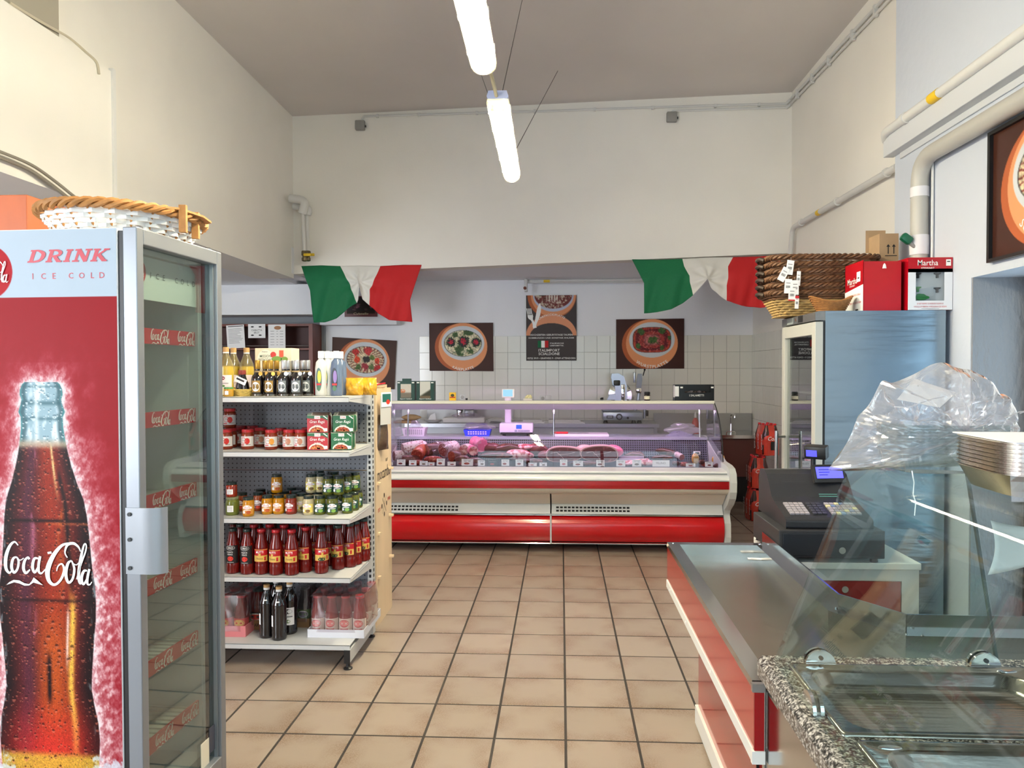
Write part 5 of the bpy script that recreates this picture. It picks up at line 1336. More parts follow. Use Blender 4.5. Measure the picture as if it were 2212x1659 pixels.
    edge = sstep(.86,1.0,np.abs(s)); bt = mix(bt,(190,214,218), edge*sstep(.55,.7,fbm(px*.2,py*.05,15))*.6)
    m_ = sstep(0,-2.0,d)*(py > 822); a = a*(1-m_[...,None])+bt*m_[...,None]
    # ice at the foot
    ice = sstep(.48,.6,fbm(px*.05,py*.05,77)+(py-1640)/160.0-.12*(np.abs(d)<0)) * (py > 1570) * (np.abs(px-c0) > hw*.72)
    a = mix(a, (206,216,226), ice*.85*(.6+.6*fine2))
    # header
    hd_ = py < 638; a = np.where(hd_[...,None], np.array((180,192,204.)), a)
    disc = sstep(61,59.5,np.hypot(px+38,py-583)); a = mix(a,(172,14,26), disc*hd_)
    return a
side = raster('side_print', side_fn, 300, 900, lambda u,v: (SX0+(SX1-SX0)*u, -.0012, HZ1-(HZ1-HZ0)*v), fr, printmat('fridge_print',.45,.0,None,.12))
MB().box(SX0,SX1,-.001,.001,HZ0,HZ1).build('side_panel', CASE, fr)
lp = lambda x, y: (x,-.002,y)
kx = FY/FPX/2.68
m_ = MB()
for si, s in enumerate(LS):
    m_.flat(([(xl_of(x/2.68), z_of(1040-y/2.68)) for x, y in s[0]], s[1]), lambda x, y, si=si: (x,-.002-.00025*si,y))
m_.build('script_logo', INKW, side)
# header lettering: slanted slab letters
def slab(ch):
    S = []
    st = lambda x0,y0,x1,y1,w: S.append(ribbon2([(x0,y0,w),(x1,y1,w)],1))
    sf = lambda x,y,l=.2: S.append(ribbon2([(x-l,y,.13),(x+l,y,.13)],1))
    if ch in 'DRIK' : st(.2,0,.2,1,.24); sf(.2,.06); sf(.2,.94)
    if ch == 'D': S.append(ribbon2([(.2,.935,.13),(.5,.93,.15),(.82,.72,.24),(.86,.45,.26),(.74,.17,.2),(.45,.07,.15),(.2,.065,.13)],6))
    if ch == 'R': S.append(ribbon2([(.2,.935,.13),(.55,.93,.15),(.76,.76,.23),(.70,.56,.19),(.45,.49,.13),(.25,.48,.12)],6)); st(.45,.5,.80,.05,.22); sf(.84,.06,.15)
    if ch == 'N': st(.2,0,.2,1,.16); st(.2,.97,.82,.03,.25); st(.82,0,.82,1,.16); sf(.2,.06); sf(.16,.94,.16); sf(.82,.94)
    if ch == 'K': st(.3,.45,.76,.92,.14); st(.42,.52,.82,.06,.23); sf(.80,.94,.17); sf(.86,.06,.15)
    return S
m_ = MB(); x0 = 62
for ch, adv in zip('DRINK',(38,37,19,38,38)):
    w = adv/ (0.44 if ch == 'I' else 1.05)
    for si, s in enumerate(slab(ch)):
        m_.flat(([(xl_of(57+(x0-62+x*34+y*9)*1.07), z_of(564-y*27)) for x, y in s[0]], s[1]), lambda x, y, si=si: (x,-.002-.00025*si,y))
    x0 += adv
for ch, x in zip('ICECOLD',(69,93,117,155,179,203,224)):
    m_.flat(text2(ch,h=13*FY/FPX,cx=xl_of(x),cy=z_of(593.5),bold=.006), lp)
m_.build('header_lettering', M('logo_red',(192,30,52),.4), side)
m2 = MB()
for si, s in enumerate(LS): m2.flat(([(xl_of(-36+(x-255)*.19), z_of(583-(y+470)*.19)) for x, y in s[0]], s[1]), lambda x, y, si=si: (x,-.002-.0002*si,y))
m2.build('disc_logo', INKW, side)
# interior: header, shelves, rails
MB().box(-.075,-.07,.035,FW_-.045,FH-.20,FH-.065).build('inner_header', M('header_white',(226,228,226),.4), fr)
h_ = MB(); h_.flat(ell2(.10,FH-.115,.045,.045,24), lambda x,y:(-.0685,x,y),0); put_logo(h_, lambda x,y:(-.0675,x,y), .00013, .10, FH-.115, 1)
for i, ch in enumerate('ICE COLD'):
    if ch != ' ': h_.flat(text2(ch,h=.018,cx=.17+.035*i,cy=FH-.12), lambda x,y:(-.0685,x,y),2)
h_.build('header_print', [INKR, INKW, DARKG], fr)
RAILR = M('rail_red',(200,24,40),.35)
for i, z in enumerate((1.70,1.43,1.165,.892,.63,.378)):
    sh = MB(); sh.box(-FD+.05,-.085,.032,FW_-.042,z-.03,z-.022)
    for k in range(14): sh.box(-FD+.05,-.085,.045+k*.03,.049+k*.03,z-.0225,z-.016)
    s_ = sh.build('shelf', M('shelf_white',(214,214,210),.4), fr)
    rl = MB(); rl.box(-.088,-.08,.032,FW_-.042,z-.038,z+.012,0)
    for cy in (.085,.235,.385): put_logo(rl, lambda x,y:(-.0795,x,y), .00019, cy, z-.013, 1)
    rl.build('price_rail', [RAILR, INKW], s_)
sp_ = MB()
for y in (.12,.40): sp_.box(-FD+.04,-FD+.046,y-.012,y+.012,.22,FH-.1)
sp_.build('shelf_standard', GREYM, fr)
lb_ = MB(); lb_.box(-FD+.041,-FD+.0415,.16,.36,1.32,1.62,0)
for i in range(9): lb_.box(-FD+.0416,-FD+.042,.18,.34-.02*(i%3),1.58-.02*i,1.586-.02*i,1)
lb_.flat(ell2(.33,1.36,.03,.03,20), lambda x,y:(-FD+.0425,x,y),2)
lb_.build('instruction_sheet', [PAPER,M('grey_ink'),M('blue_badge',(44,86,160),.5)], fr)
# bottles in the fridge
def cola(x, y, z, lb, col):
    w = Matrix.Rotation(R(-3.0),3,'Z') @ Vector((x,y,0))
    t = thing('drink_bottle', lb, 'bottle', (FX+w.x,FY+w.y,z), group='bottles in the fridge')
    MB().lathe([(.026,0),(.03,.006),(.03,.07),(.027,.09),(.03,.12),(.012,.18),(.011,.2)],16).build('glass', M('b_'+lb[:8],col,.15,coat=.5), t)
    MB().lathe([(.013,.2),(.013,.215)],12).build('cap', INKR, t); MB().lathe([(.0304,.085),(.0308,.086),(.0308,.118),(.0304,.119)],16).build('label', RAILR, t)
cola(-.15,.07,.871,'dark cola bottle alone on the fridge middle shelf',(60,14,12))
cola(-.14,.06,.609,'orange drink bottle alone on a lower fridge shelf',(196,84,30))
# basket on top
t = thing('wicker_tray', 'flat oval wicker basket with white strips on top of the drinks fridge', 'basket', (FX-.22,FY+.30,FH), R(8))
WK = M('wicker_tan',(176,122,66),.6,var=(40,.2)); WKW = M('wicker_white',(226,226,224),.5)
RX, RY, HH = .235,.255,.10
def orbit(sc, z, n=72, amp=0, fr_=0, ph=0):
    return [((RX*sc+amp*math.sin(fr_*2*math.pi*i/n+ph))*math.cos(2*math.pi*i/n), (RY*sc+amp*math.sin(fr_*2*math.pi*i/n+ph))*math.sin(2*math.pi*i/n), z) for i in range(n)]
MB().lathe([(0,.004),(.2*.9,.004),(.2*.9,.008),(0,.008)],32,sx=RX/.22,sy=RY/.22).build('base', WK, t)
wv = MB()
for i in range(5): wv.tube(orbit(.80+.04*i,.012+.013*i,96,.006,24,math.pi*(i%2)), .0062, 5, i%2 if i<4 else 0, True, sc=(1.4,.5))
tag(wv.build('weave', [WKW,WKW], t), kind='stuff')
for i in range(24):
    a_ = 2*math.pi*i/24; MB().tube([(RX*.78*math.cos(a_),RY*.78*math.sin(a_),.004),(RX*.99*math.cos(a_),RY*.99*math.sin(a_),.08)],.004,5).build('stake', WK, t)
rim = MB()
for k in range(3):
    n=120; rim.tube([((RX*1.02+.010*math.cos(14*2*math.pi*i/n+k*2.09))*math.cos(2*math.pi*i/n),(RY*1.02+.010*math.cos(14*2*math.pi*i/n+k*2.09))*math.sin(2*math.pi*i/n),.085+.010*math.sin(14*2*math.pi*i/n+k*2.09)) for i in range(n)],.008,6,0,True)
tag(rim.build('rim_braid', WK, t), kind='stuff')
hb = MB(); 
hb.tube([(RX*.62,-RY*.78,.088),(RX*.93,-RY*.5,.095),(RX*1.08,-RY*.12,.092),(RX*1.1,RY*.1,.085)],.013,6,sc=(.5,1.3)); hb.build('handle_bar', WK, t)
for dy in (-.13,-.02): MB().box(RX*1.0-.01,RX*1.0+.012,dy-.008,dy+.008,.02,.108).build('binding', WK, t)
# wooden board behind the fridge
p = at(58,420,Y=3.0)
b = MB().box(p.x-.5,p.x,3.0,3.35,.0,p.z); o = b.build('wooden_cabinet', M('orange_wood',(190,96,48),.45,var=(5,.18,(1,1,.25)))); bevel(o,.004)
tag(o,'orange wooden cabinet top behind the drinks fridge','cabinet')
# ================================================================ gondola shelving
GX1 = -1.108; GX0 = -2.42; GYF, GYB = 3.73, 4.19
SH = [1.436, 1.146, .792, .478, .124]
gd = thing('shelf_unit', 'grey steel shop shelf unit with perforated back, full of jars and bottles', 'shelf unit', (0,GYB,0))
GST = M('gondola_grey',(188,190,190),.4)
def pegboard():
    m = M('pegboard',(150,154,162),.5); nt = m.node_tree; N = nt.nodes; L = nt.links; p = N['Principled BSDF']
    tc = N.new('ShaderNodeTexCoord'); sx = N.new('ShaderNodeSeparateXYZ'); cx = N.new('ShaderNodeCombineXYZ'); L.new(tc.outputs['Object'], sx.inputs[0]); L.new(sx.outputs[0], cx.inputs[0]); L.new(sx.outputs[2], cx.inputs[1])
    mp = N.new('ShaderNodeMapping'); mp.inputs['Scale'].default_value = (38,38,38); L.new(cx.outputs[0], mp.inputs[0])
    vo = N.new('ShaderNodeTexVoronoi'); vo.voronoi_dimensions = '2D'; vo.inputs['Randomness'].default_value = 0; vo.inputs['Scale'].default_value = 1; L.new(mp.outputs[0], vo.inputs['Vector'])
    lt_ = N.new('ShaderNodeMath'); lt_.operation = 'LESS_THAN'; lt_.inputs[1].default_value = .16; L.new(vo.outputs['Distance'], lt_.inputs[0])
    mx = N.new('ShaderNodeMixRGB'); mx.inputs[1].default_value = C(112,115,122); mx.inputs[2].default_value = C(20,20,22); L.new(lt_.outputs[0], mx.inputs[0]); L.new(mx.outputs[0], p.inputs['Base Color']); return m
PEG = pegboard()
for z0, z1 in ((.118,.46),(.47,.77),(.78,.985),(.99,1.15),(1.155,1.435)):
    bevel(MB().box(GX0,GX1-.03,-.012,.006,z0,z1).build('back_panel', PEG, gd),.002)
for x in (GX0+.03, GX1):
    up = MB().box(x-.03,x,-.018,.035,.02,1.46).build('upright', GST, gd)
    sl = MB()
    for i in range(42): sl.box(x-.021,x-.009,-.0192,-.017,.10+i*.032,.118+i*.032); sl.box(x-.0002,x+.0012,-.006,.012,.10+i*.032,.118+i*.032)
    tag(sl.build('slots', BLACKM, up), kind='stuff')
for i, z in enumerate(SH):
    yf = GYF-GYB if i in (4,) else GYF-GYB+.012
    xr = GX1-.004
    s_ = MB(); s_.box(GX0+.01,xr-.004,yf,-.016,z-.006,z); s_.box(GX0+.01,xr-.004,yf,yf+.004,z-.028,z); so = s_.build('shelf', GST, gd); bevel(so,.002)
    if i < 4:
        br = MB(); br.prism([(yf+.0,z),(-.02,z+.004),(-.02,z-.075),(-.05,z-.06),(yf+.02,z-.026),(yf,z-.024)], xr-.003, xr, 0, lambda u,v,k:(k,u,v)); br.build('bracket', GST, so)
        MB().box(xr-.0,xr+.0015,yf+.01,-.08,z-.012,z-.009).build('price_groove', GREYM, so)
    else:
        bb = MB(); bb.box(xr-.03,xr,yf-.012,.0,.035,.10); bb.build('base_leg', GST, so)
        MB().box(xr-.031,xr+.001,yf-.017,yf-.010,.033,.102).build('end_cap', BLACK, so)
        MB().box(xr-.0,xr+.001,-.22,-.17,.085,.095).build('slot', BLACKM, so)
        MB().box(GX0+.02,GX0+.05,yf-.012,.0,.035,.10).build('base_leg', GST, so)
for y in (GYF-GYB+.0,-.0):
    MB().lathe([(.024,0),(.024,.006),(.012,.012),(.01,.036)],14,c=(GX1-.018,y,0)).build('foot', BLACK, gd)
MB().lathe([(.024,0),(.024,.006),(.012,.012),(.01,.036)],14,c=(GX0+.03,GYF-GYB+.02,0)).build('foot', BLACK, gd)

# ---------------------------------------------------------------- product builders
def bendf(r_, z0=0.0): return lambda x, y: (r_*math.sin(x/r_), -r_*math.cos(x/r_), z0+y)
def lid(t, r_, z, h, mat_, name='lid'):
    MB().lathe([(r_*.97,z),(r_,z+.002),(r_,z+h-.002),(r_*.93,z+h),(0,z+h)],18).build(name, mat_, t)
_protos = {}
def place(key, maker, pos, label, group, rz=0.0, cat=None):
    """first use builds the product, later ones copy it with its parts"""
    if key not in _protos:
        t = maker(); _protos[key] = t; t.location = pos; t.rotation_euler = (0,0,rz); t['label'] = label; t['group'] = group
        return t
    return dup(_protos[key], pos, rz, label, group)
def gmat(n, c_=None, rough=.12): return M('glass_'+n, c_ or (200,200,200), rough, spec=.4, coat=.25)
def mk_jar(name, cat, r_, h, glass, lidm, lidh, draw, neck=.86):
    def f():
        t = thing(name, '', cat)
        MB().lathe([(0,.002),(r_*.88,0),(r_*.97,.004),(r_,.010),(r_,h*.72),(r_*.97,h*.78),(r_*neck,h*.84),(r_*neck,h-lidh)],22).build('glass', glass, t)
        lid(t, r_*(neck+.05), h-lidh, lidh, lidm)
        m_ = MB(); mats = draw(m_, r_, h); m_.build('label', mats, t)
        return t
    return f
def lab(m_, r_, x0, x1, z0, z1, mat, off=.0004, n=14): m_.flat(rect2(x0,x1,z0,z1,n), bendf(r_+off), mat)
# top shelf -------------------------------------------------------
def at_shelf(px, i, y): return (at(px, 860, Y=y).x, y, SH[i]+.0006)
def mk_oil():
    t = thing('oil_bottle','', 'bottle'); r_=.040
    MB().lathe([(.034,0),(.04,.006),(.04,.06),(.038,.075),(.04,.09),(.04,.15),(.0385,.165)],20).build('oil', M('sunflower_oil',(196,168,66),.12,coat=.5), t)
    MB().lathe([(.0392,.160),(.036,.18),(.022,.215),(.015,.235),(.015,.245)],20).build('bottle_neck', glassmat('pet_clear',(236,234,214),rough=.05,haze=.22,k=2.0,hazecol=(226,214,160)), t)
    MB().lathe([(.0165,.243),(.0165,.268),(.014,.27),(0,.27)],14).build('cap', M('tan_cap',(190,150,96),.5), t)
    MB().lathe([(.0163,.236),(.0163,.243)],14).build('collar', PLASTW, t)
    m_=MB(); lab(m_,.0402,-.05,.05,.045,.115,0); m_.flat(ell2(-.005,.098,.017,.011,16), bendf(.0412),1); lab(m_,.041,-.03,.03,.068,.072,2); m_.flat(ell2(.0,.055,.012,.007,12), bendf(.0412),3)
    m_.build('label',[M('pink_white',(236,222,224),.5),M('oil_brand',(120,24,40),.5),M('grey_ink'),M('leaf_green',(90,130,60),.5)],t)
    return t
for px, y, lb in ((489,3.92,'clear bottle of yellow cooking oil nearest the fridge edge'),(505,4.06,'clear oil bottle behind and between the other two'),(533.5,4.04,'clear oil bottle behind the small woven tray')):
    place('oil', mk_oil, at_shelf(px,0,y), lb, 'oil bottles on the top shelf')
t = place('pickle', mk_jar('pickle_jar','jar',.026,.05,gmat('amber',(176,132,40)),M('lid_green2',(60,130,70),.35),.012,lambda m_,r_,h:(lab(m_,r_,-.01,.01,.01,.03,0),[PAPER])[1]), at_shelf(494,0,3.81), 'small amber jar with green lid at the left of the top shelf', 'small jars')
# woven tray with two small dark bottles
p = at_shelf(524,0,3.88)
t = thing('gift_basket','small straw gift tray with little dark bottles and a tag','basket',p)
ST = M('straw',(206,178,96),.6,var=(60,.2))
tw_ = MB()
for i in range(5): tw_.tube([((.040+.003*i+.0022*math.sin(12*a+i*3.14))*1.25*math.cos(a),(.040+.003*i+.0022*math.sin(12*a+i*3.14))*math.sin(a),.004+.0075*i) for a in [2*math.pi*k/60 for k in range(60)]],.0045,5,0,True)
tag(tw_.build('weave', ST, t), kind='stuff'); MB().lathe([(0,.001),(.042,.001),(.042,.004),(0,.004)],20,sx=1.2).build('base', ST, t)
for x, rz_ in ((-.02,10),(.022,-14)):
    bt = MB().lathe([(.016,.006),(.022,.01),(.021,.06),(.012,.10),(.010,.12)],14).build('bottle', M('balsamic',(18,12,14),.12,coat=.6), t, loc=(x,0,0), rot=(0,R(rz_*.5),0))
    MB().lathe([(.0125,.118),(.0135,.12),(.0135,.142),(0,.143)],12).build('cork', M('red_brown_cap',(140,56,44),.5), bt)
tg = MB(); tg.box(-.032,.032,-.001,.001,-.016,.016,0); tg.box(-.026,.02,-.0018,-.001,-.002,.008,1); tg.build('tag', [PAPER,INKB], t, loc=(.004,-.03,.085), rot=(0,R(24),0))
# dark vinegar bottles
def mk_vin(capc, key, bandc):
    def f():
        t = thing('vinegar_bottle','','bottle'); r_=.033
        MB().lathe([(.031,.008),(.033,.012),(.033,.094),(.030,.108),(.016,.125),(.0125,.132),(.0125,.15)],22).build('bottle', M('black_glass',(16,11,13),.10,coat=.7), t)
        MB().lathe([(.031,0),(.033,.002),(.033,.011),(.031,.012)],22).build('clear_base', glassmat('base_glass',(210,205,196),rough=.05,haze=.25,k=2.5,hazecol=(150,140,124)), t)
        MB().lathe([(.0135,.148),(.0145,.15),(.0145,.193),(.013,.196),(0,.196)],16).build('cap', capc, t)
        m_=MB(); lab(m_,r_,-.025,.025,.022,.085,0); m_.flat(ell2(0,.052,.021,.026,24), bendf(r_+.0009),1)
        m_.flat(text2('Villa',h=.011,cy=.062,cx=-.004,shear=.4), bendf(r_+.0014),2); m_.flat(text2('Oliva',h=.010,cy=.049,cx=.003,shear=.4), bendf(r_+.0014),2); lab(m_,r_+.001,-.010,.010,.037,.039,2,n=4)
        m_.build('label',[M(bandc[0],bandc[1],.5),PAPER,INKB],t)
        MB().lathe([(.0135,.128),(.0165,.131),(.0165,.135),(.0135,.138)],14).build('neck_ring', M('neck_tan',(150,128,92),.5), t)
        mt = MB().lathe([(0,-.001),(.011,-.001),(.011,.001),(0,.001)],16,axis='y',c=(.026,-.028,.122)); mt.build('medallion', capc, t)
        return t
    return f
GOLD = M('gold_cap',(168,130,52),.35,.6); SILV = M('silver_cap',(190,192,196),.3,.7)
vg = [(557,3.87),(573,4.0),(585,3.87),(598,4.0)]; vs = [(614,3.87),(622,4.02),(641.5,3.87),(655,3.98),(665,3.94),(635,4.06)]
ow = ['first','second','third','fourth','fifth','sixth']
for i,(px,y) in enumerate(vg): place('vin_g', mk_vin(GOLD,'g',('band_gold',(150,116,50))), at_shelf(px,0,y), 'dark vinegar bottle with gold cap, %s of the gold capped row' % ow[i], 'gold capped vinegar bottles', R(rnd.uniform(-8,8)))
for i,(px,y) in enumerate(vs): place('vin_s', mk_vin(SILV,'s',('band_grey',(110,116,120))), at_shelf(px,0,y), 'dark vinegar bottle with silver cap, %s of the silver capped group' % ow[i], 'silver capped vinegar bottles', R(rnd.uniform(-8,8)))
# carton
p = at_shelf(600,0,4.12)
t = thing('juice_carton','cream carton lettered MISSION PISTACCHIO behind the vinegar bottles','box',p)
w,h,d=.108,.268,.06
bevel(MB().box(-w,w,-d,d,0,h).build('carton', M('cream_card',(228,216,186),.5), t),.003)
m_=MB(); fl=lambda x,y:(x,-d-.0008,y)
m_.flat(ell2(-.045,.2,.05,.06,20),fl,0); m_.flat(text2('MISSION',h=.015,w=.065,cx=-.045,cy=.222,bold=.01),lambda x,y:(x,-d-.0016,y),1); m_.flat(text2('PISTACCHIO',h=.013,w=.08,cx=-.045,cy=.202,bold=.01),lambda x,y:(x,-d-.0016,y),1)
m_.flat(ell2(.0,.23,.017,.017),lambda x,y:(x,-d-.001,y),2); m_.flat(ell2(.02,.205,.03,.017),lambda x,y:(x,-d-.0012,y),3); m_.flat(ell2(.065,.205,.02,.014),lambda x,y:(x,-d-.0012,y),3); m_.flat(rect2(.035,.06,.215,.255),lambda x,y:(x,-d-.0011,y),4); m_.flat(text2('Adamo',h=.008,cx=-.05,cy=.248),lambda x,y:(x,-d-.0016,y),5)
m_.build('print',[M('card_pale',(240,234,214),.5),M('dark_green_ink',(40,84,50),.5),M('tomato',(206,50,34),.5),M('kiwi',(120,158,56),.5),M('orange_drink',(222,84,40),.5),INKB],t)
# shampoo-like oval bottles
def mk_soap(cm, lm):
    def f():
        t = thing('syrup_bottle','','bottle')
        MB().lathe([(.030,0),(.034,.004),(.035,.10),(.034,.15),(.029,.185),(.014,.202),(.014,.206)],20,sy=.75).build('bottle', cm, t)
        MB().lathe([(.0125,.205),(.0165,.207),(.0165,.243),(.015,.246),(0,.246)],16).build('cap', M('cap_white',(232,232,232),.35), t)
        m_=MB(); fn=lambda x,y:(.0355*math.sin(x/.0355),-.0275*math.cos(x/.0355)-.0004,y)
        m_.flat(ell2(0,.09,.018,.064,26),fn,0); fn2=lambda x,y:(.0358*math.sin(x/.0358),-.0283*math.cos(x/.0358)-.0006,y)
        m_.flat(ell2(.004,.105,.011,.034,18),fn2,1); m_.flat(rect2(-.014,.014,.058,.068,6),fn2,2); m_.flat(ell2(0,.042,.012,.014,14),fn2,3)
        m_.build('label',lm,t); return t
    return f
sb = [M('navy_label',(40,50,60),.5),M('lilac_flower',(140,116,176),.5),M('red_band',(200,40,40),.5),M('green_band',(70,110,80),.5)]
sw = [M('teal_label',(80,110,110),.5),M('yellow_flower',(206,196,70),.5),M('red_band'),M('green_band')]
WB = M('white_liquid',(214,212,204),.25,coat=.3); BBm = M('blue_liquid',(92,108,132),.15,coat=.5)
for px,y,lb in ((694,3.93,'white syrup bottle, left one'),(707,3.95,'white syrup bottle, right one next to the blue'),(716,4.07,'white syrup bottle hidden behind the blue ones')): place('soapw', mk_soap(WB,sw), at_shelf(px,0,y), lb, 'white bottles on the top shelf', R(-10))
for px,y,lb in ((727,3.90,'blue syrup bottle with flower label in front'),(736,4.02,'blue syrup bottle behind the front one')): place('soapb', mk_soap(BBm,sb), at_shelf(px,0,y), lb, 'blue bottles on the top shelf', R(-6))
# packets
def mk_bag(w,h,d,mt,nm='packet'):
    def f():
        t = thing(nm,'','packet')
        def fn(u,v):
            x=(u-.5)*2; a=math.pi*v
            return None
        b=MB(); NU,NV=14,12; 
        for s in (-1,1):
            b.grid(lambda u,v,s=s:((u-.5)*2*w*(1-.05*math.sin(v*9)), s*d*(max(0,1-(2*u-1)**4)*max(0,math.sin(math.pi*min(1,v*1.06)))**.6)*(1+.15*math.sin(u*17+v*11+s)), v*h), NU,NV)
        b.build('bag', mt, t); MB().box(-w,w,-.001,.001,h*.94,h).build('seal', mt, t)
        return t
    return f
YB_ = M('yellow_film',(222,164,36),.22,coat=.6,var=(45,.3),bump=(30,.4))
for px,y,lb in ((766,3.99,'shiny yellow packet at the right of the top shelf, front left'),(789,4.03,'shiny yellow packet behind, middle one'),(803,4.02,'narrow yellow packet at the shelf end')): place('yb%d'%(px==803), mk_bag(.052 if px!=803 else .03,.098,.028,YB_,'yellow_packet'), at_shelf(px,0,y), lb, 'yellow packets', R(-8))
place('redp', mk_bag(.018,.075,.02,M('red_film',(170,22,34),.25,coat=.5),'red_packet'), at_shelf(679,0,4.0), 'small red packet between the dark and white bottles', 'red packets')

# second shelf: sauce jars ----------------------------------------
def d_sauce(fruit):
    def f(m_, r_, h):
        lab(m_,r_,-.048,.048,h*.16,h*.66,0,n=18); fn=bendf(r_+.001)
        m_.flat(ell2(-.012,h*.45,.017,.017,20),fn,1); m_.flat(ell2(-.012,h*.45,.0145,.0145,20),bendf(r_+.0014),0); m_.flat(ell2(.010,h*.42,.014,.017,16),bendf(r_+.0018),2)
        m_.flat(text2('LA CONSERVA',h=.004,w=.02,cx=-.012,cy=h*.46),bendf(r_+.002),3); lab(m_,r_+.001,-.030,-.006,h*.21,h*.25,1,n=6); lab(m_,r_+.001,.004,.03,h*.24,h*.26,3,n=6)
        return [M('label_grey',(206,204,202),.6),INKR,M('fruit_'+fruit[0],fruit[1],.5),INKB]
    return f
SAUCE = gmat('tomato_sauce',(116,40,18)); LR = M('red_lid',(168,36,44),.35,var=(90,.3))
js = [(488,3.86,0),(498,3.95,0),(512,4.02,0),(534.5,3.87,0),(562.5,3.98,1),(585,3.85,2),(606,3.96,1),(624,3.86,1),(648.5,3.86,1),(664,4.0,1),(520,4.12,1),(545,4.12,2)]
jn = ['first','second','third','fourth','fifth','sixth','seventh','eighth','ninth','tenth','eleventh','twelfth']
fr_ = [('tomato',(190,34,26)),('onion',(176,120,96)),('mixed',(206,140,50))]
for i,(px,y,k) in enumerate(js):
    place('sauce%d'%k, mk_jar('sauce_jar','jar',.0345,.108,SAUCE,LR,.016,d_sauce(fr_[k])), at_shelf(px,1,y), 'red lidded sauce jar with white label on the second shelf, %s counted left to right' % jn[i] if i<10 else 'red lidded sauce jar at the back of the second shelf, %s' % ('left' if i==10 else 'right'), 'sauce jars on the second shelf', R(rnd.uniform(-14,14)))
p = at_shelf(496,1,3.97); place('sauce0', None, (p[0],p[1],SH[1]+.1095), 'dark lidded sauce jar stacked on top of another near the fridge', 'sauce jars on the second shelf', R(10))
# ragu tins in card sleeves
def mk_ragu(nm, colr, txtcol):
    def f():
        t = thing('ragu_pack','','can pack'); w,h,d=.0575,.094,.036
        MB().rbox(-w*.96,w*.96,-d,d,.001,h-.001,.012).build('sleeve', M('ragu_'+nm,colr,.35), t)
        for y in (-d+.004,d-.004): 
            b=MB(); b.rbox(-w,w,y-.0022,y+.0022,0,h,.014); b.build('tin_rim', M('tin_rim',(196,186,160),.25,.8), t)
        m_=MB(); fl=lambda x,y:(x,-d-.0030,y); fl2=lambda x,y:(x,-d-.0036,y); fl3=lambda x,y:(x,-d-.0042,y)
        m_.flat(rect2(-w*.98,w*.98,.002,h-.002),fl,0)
        if nm=='red': m_.flat(poly2([(-w*.98,h-.002),(-w*.98,h*.82),(-w*.4,h*.80),(w*.5,h*.84),(w*.98,h*.7),(w*.98,h-.002)]),fl2,1)
        m_.flat(rect2(-.016,.016,h*.79,h*.96),fl3,2); m_.flat(text2('STAR',h=.009,w=.026,cy=h*.875,bold=.02),lambda x,y:(x,-d-.0048,y),3)
        m_.flat(text2('Gran Ragù',h=.020,w=.082,cy=h*.605,shear=.25,bold=.004),fl3,2); m_.flat(text2('Classico' if nm!='red' else 'con Salsiccia',h=.008,w=.034,cy=h*.43),fl3,2)
        m_.flat(ell2(-.002,.006,.046,.032,22,0,math.pi),fl2,4); m_.flat(ell2(-.002,.006,.038,.024,22,0,math.pi),fl3,5)
        for k in range(26): 
            a=rnd.uniform(.1,3.0); r_=rnd.uniform(.2,1); m_.flat(ell2(-.002+.038*r_*math.cos(a),.006+.024*r_*math.sin(a),.0042,.003,7,rot=a),lambda x,y:(x,-d-.0047,y),6+(k%2))
        m_.flat(rect2(.030,.054,.008,.024),fl3,2); m_.flat(poly2([(.030,h*.96),(.036,h*.98),(.056,h*.82),(.052,h*.79)]),fl3,2)
        m_.build('front_print',[M('ragu_'+nm),M('ragu_green'),INKW,INKR,M('bowl_white',(220,214,200),.4),M('pasta',(170,70,30),.5),M('pasta2',(212,140,60),.5),M('pasta3',(120,36,20),.5)],t)
        return t
    return f
M('ragu_green',(16,92,52),.35); M('ragu_red',(170,22,34),.35)
def rpos(px,y,lvl): return (at(px,940,Y=y).x,y,SH[1]+.0006+.0948*lvl)
for lvl in (0,1):
    for r_,y in enumerate((3.85,3.95,4.05)):
        place('ragu_r', mk_ragu('red',(170,22,34),0), rpos(691,y,lvl), 'red ragù tin pack, %s layer, %s row' % (['lower','upper'][lvl],['front','middle','back'][r_]), 'red ragù packs')
    for r_,y in enumerate((3.86,3.945,4.03,4.115)):
        place('ragu_g', mk_ragu('green',(16,92,52),0), rpos((742 if lvl==0 else 746)+r_*.5,y,lvl), 'green ragù tin pack, %s layer, %s row' % (['lower','upper'][lvl],['front','second','third','back'][r_]), 'green ragù packs')
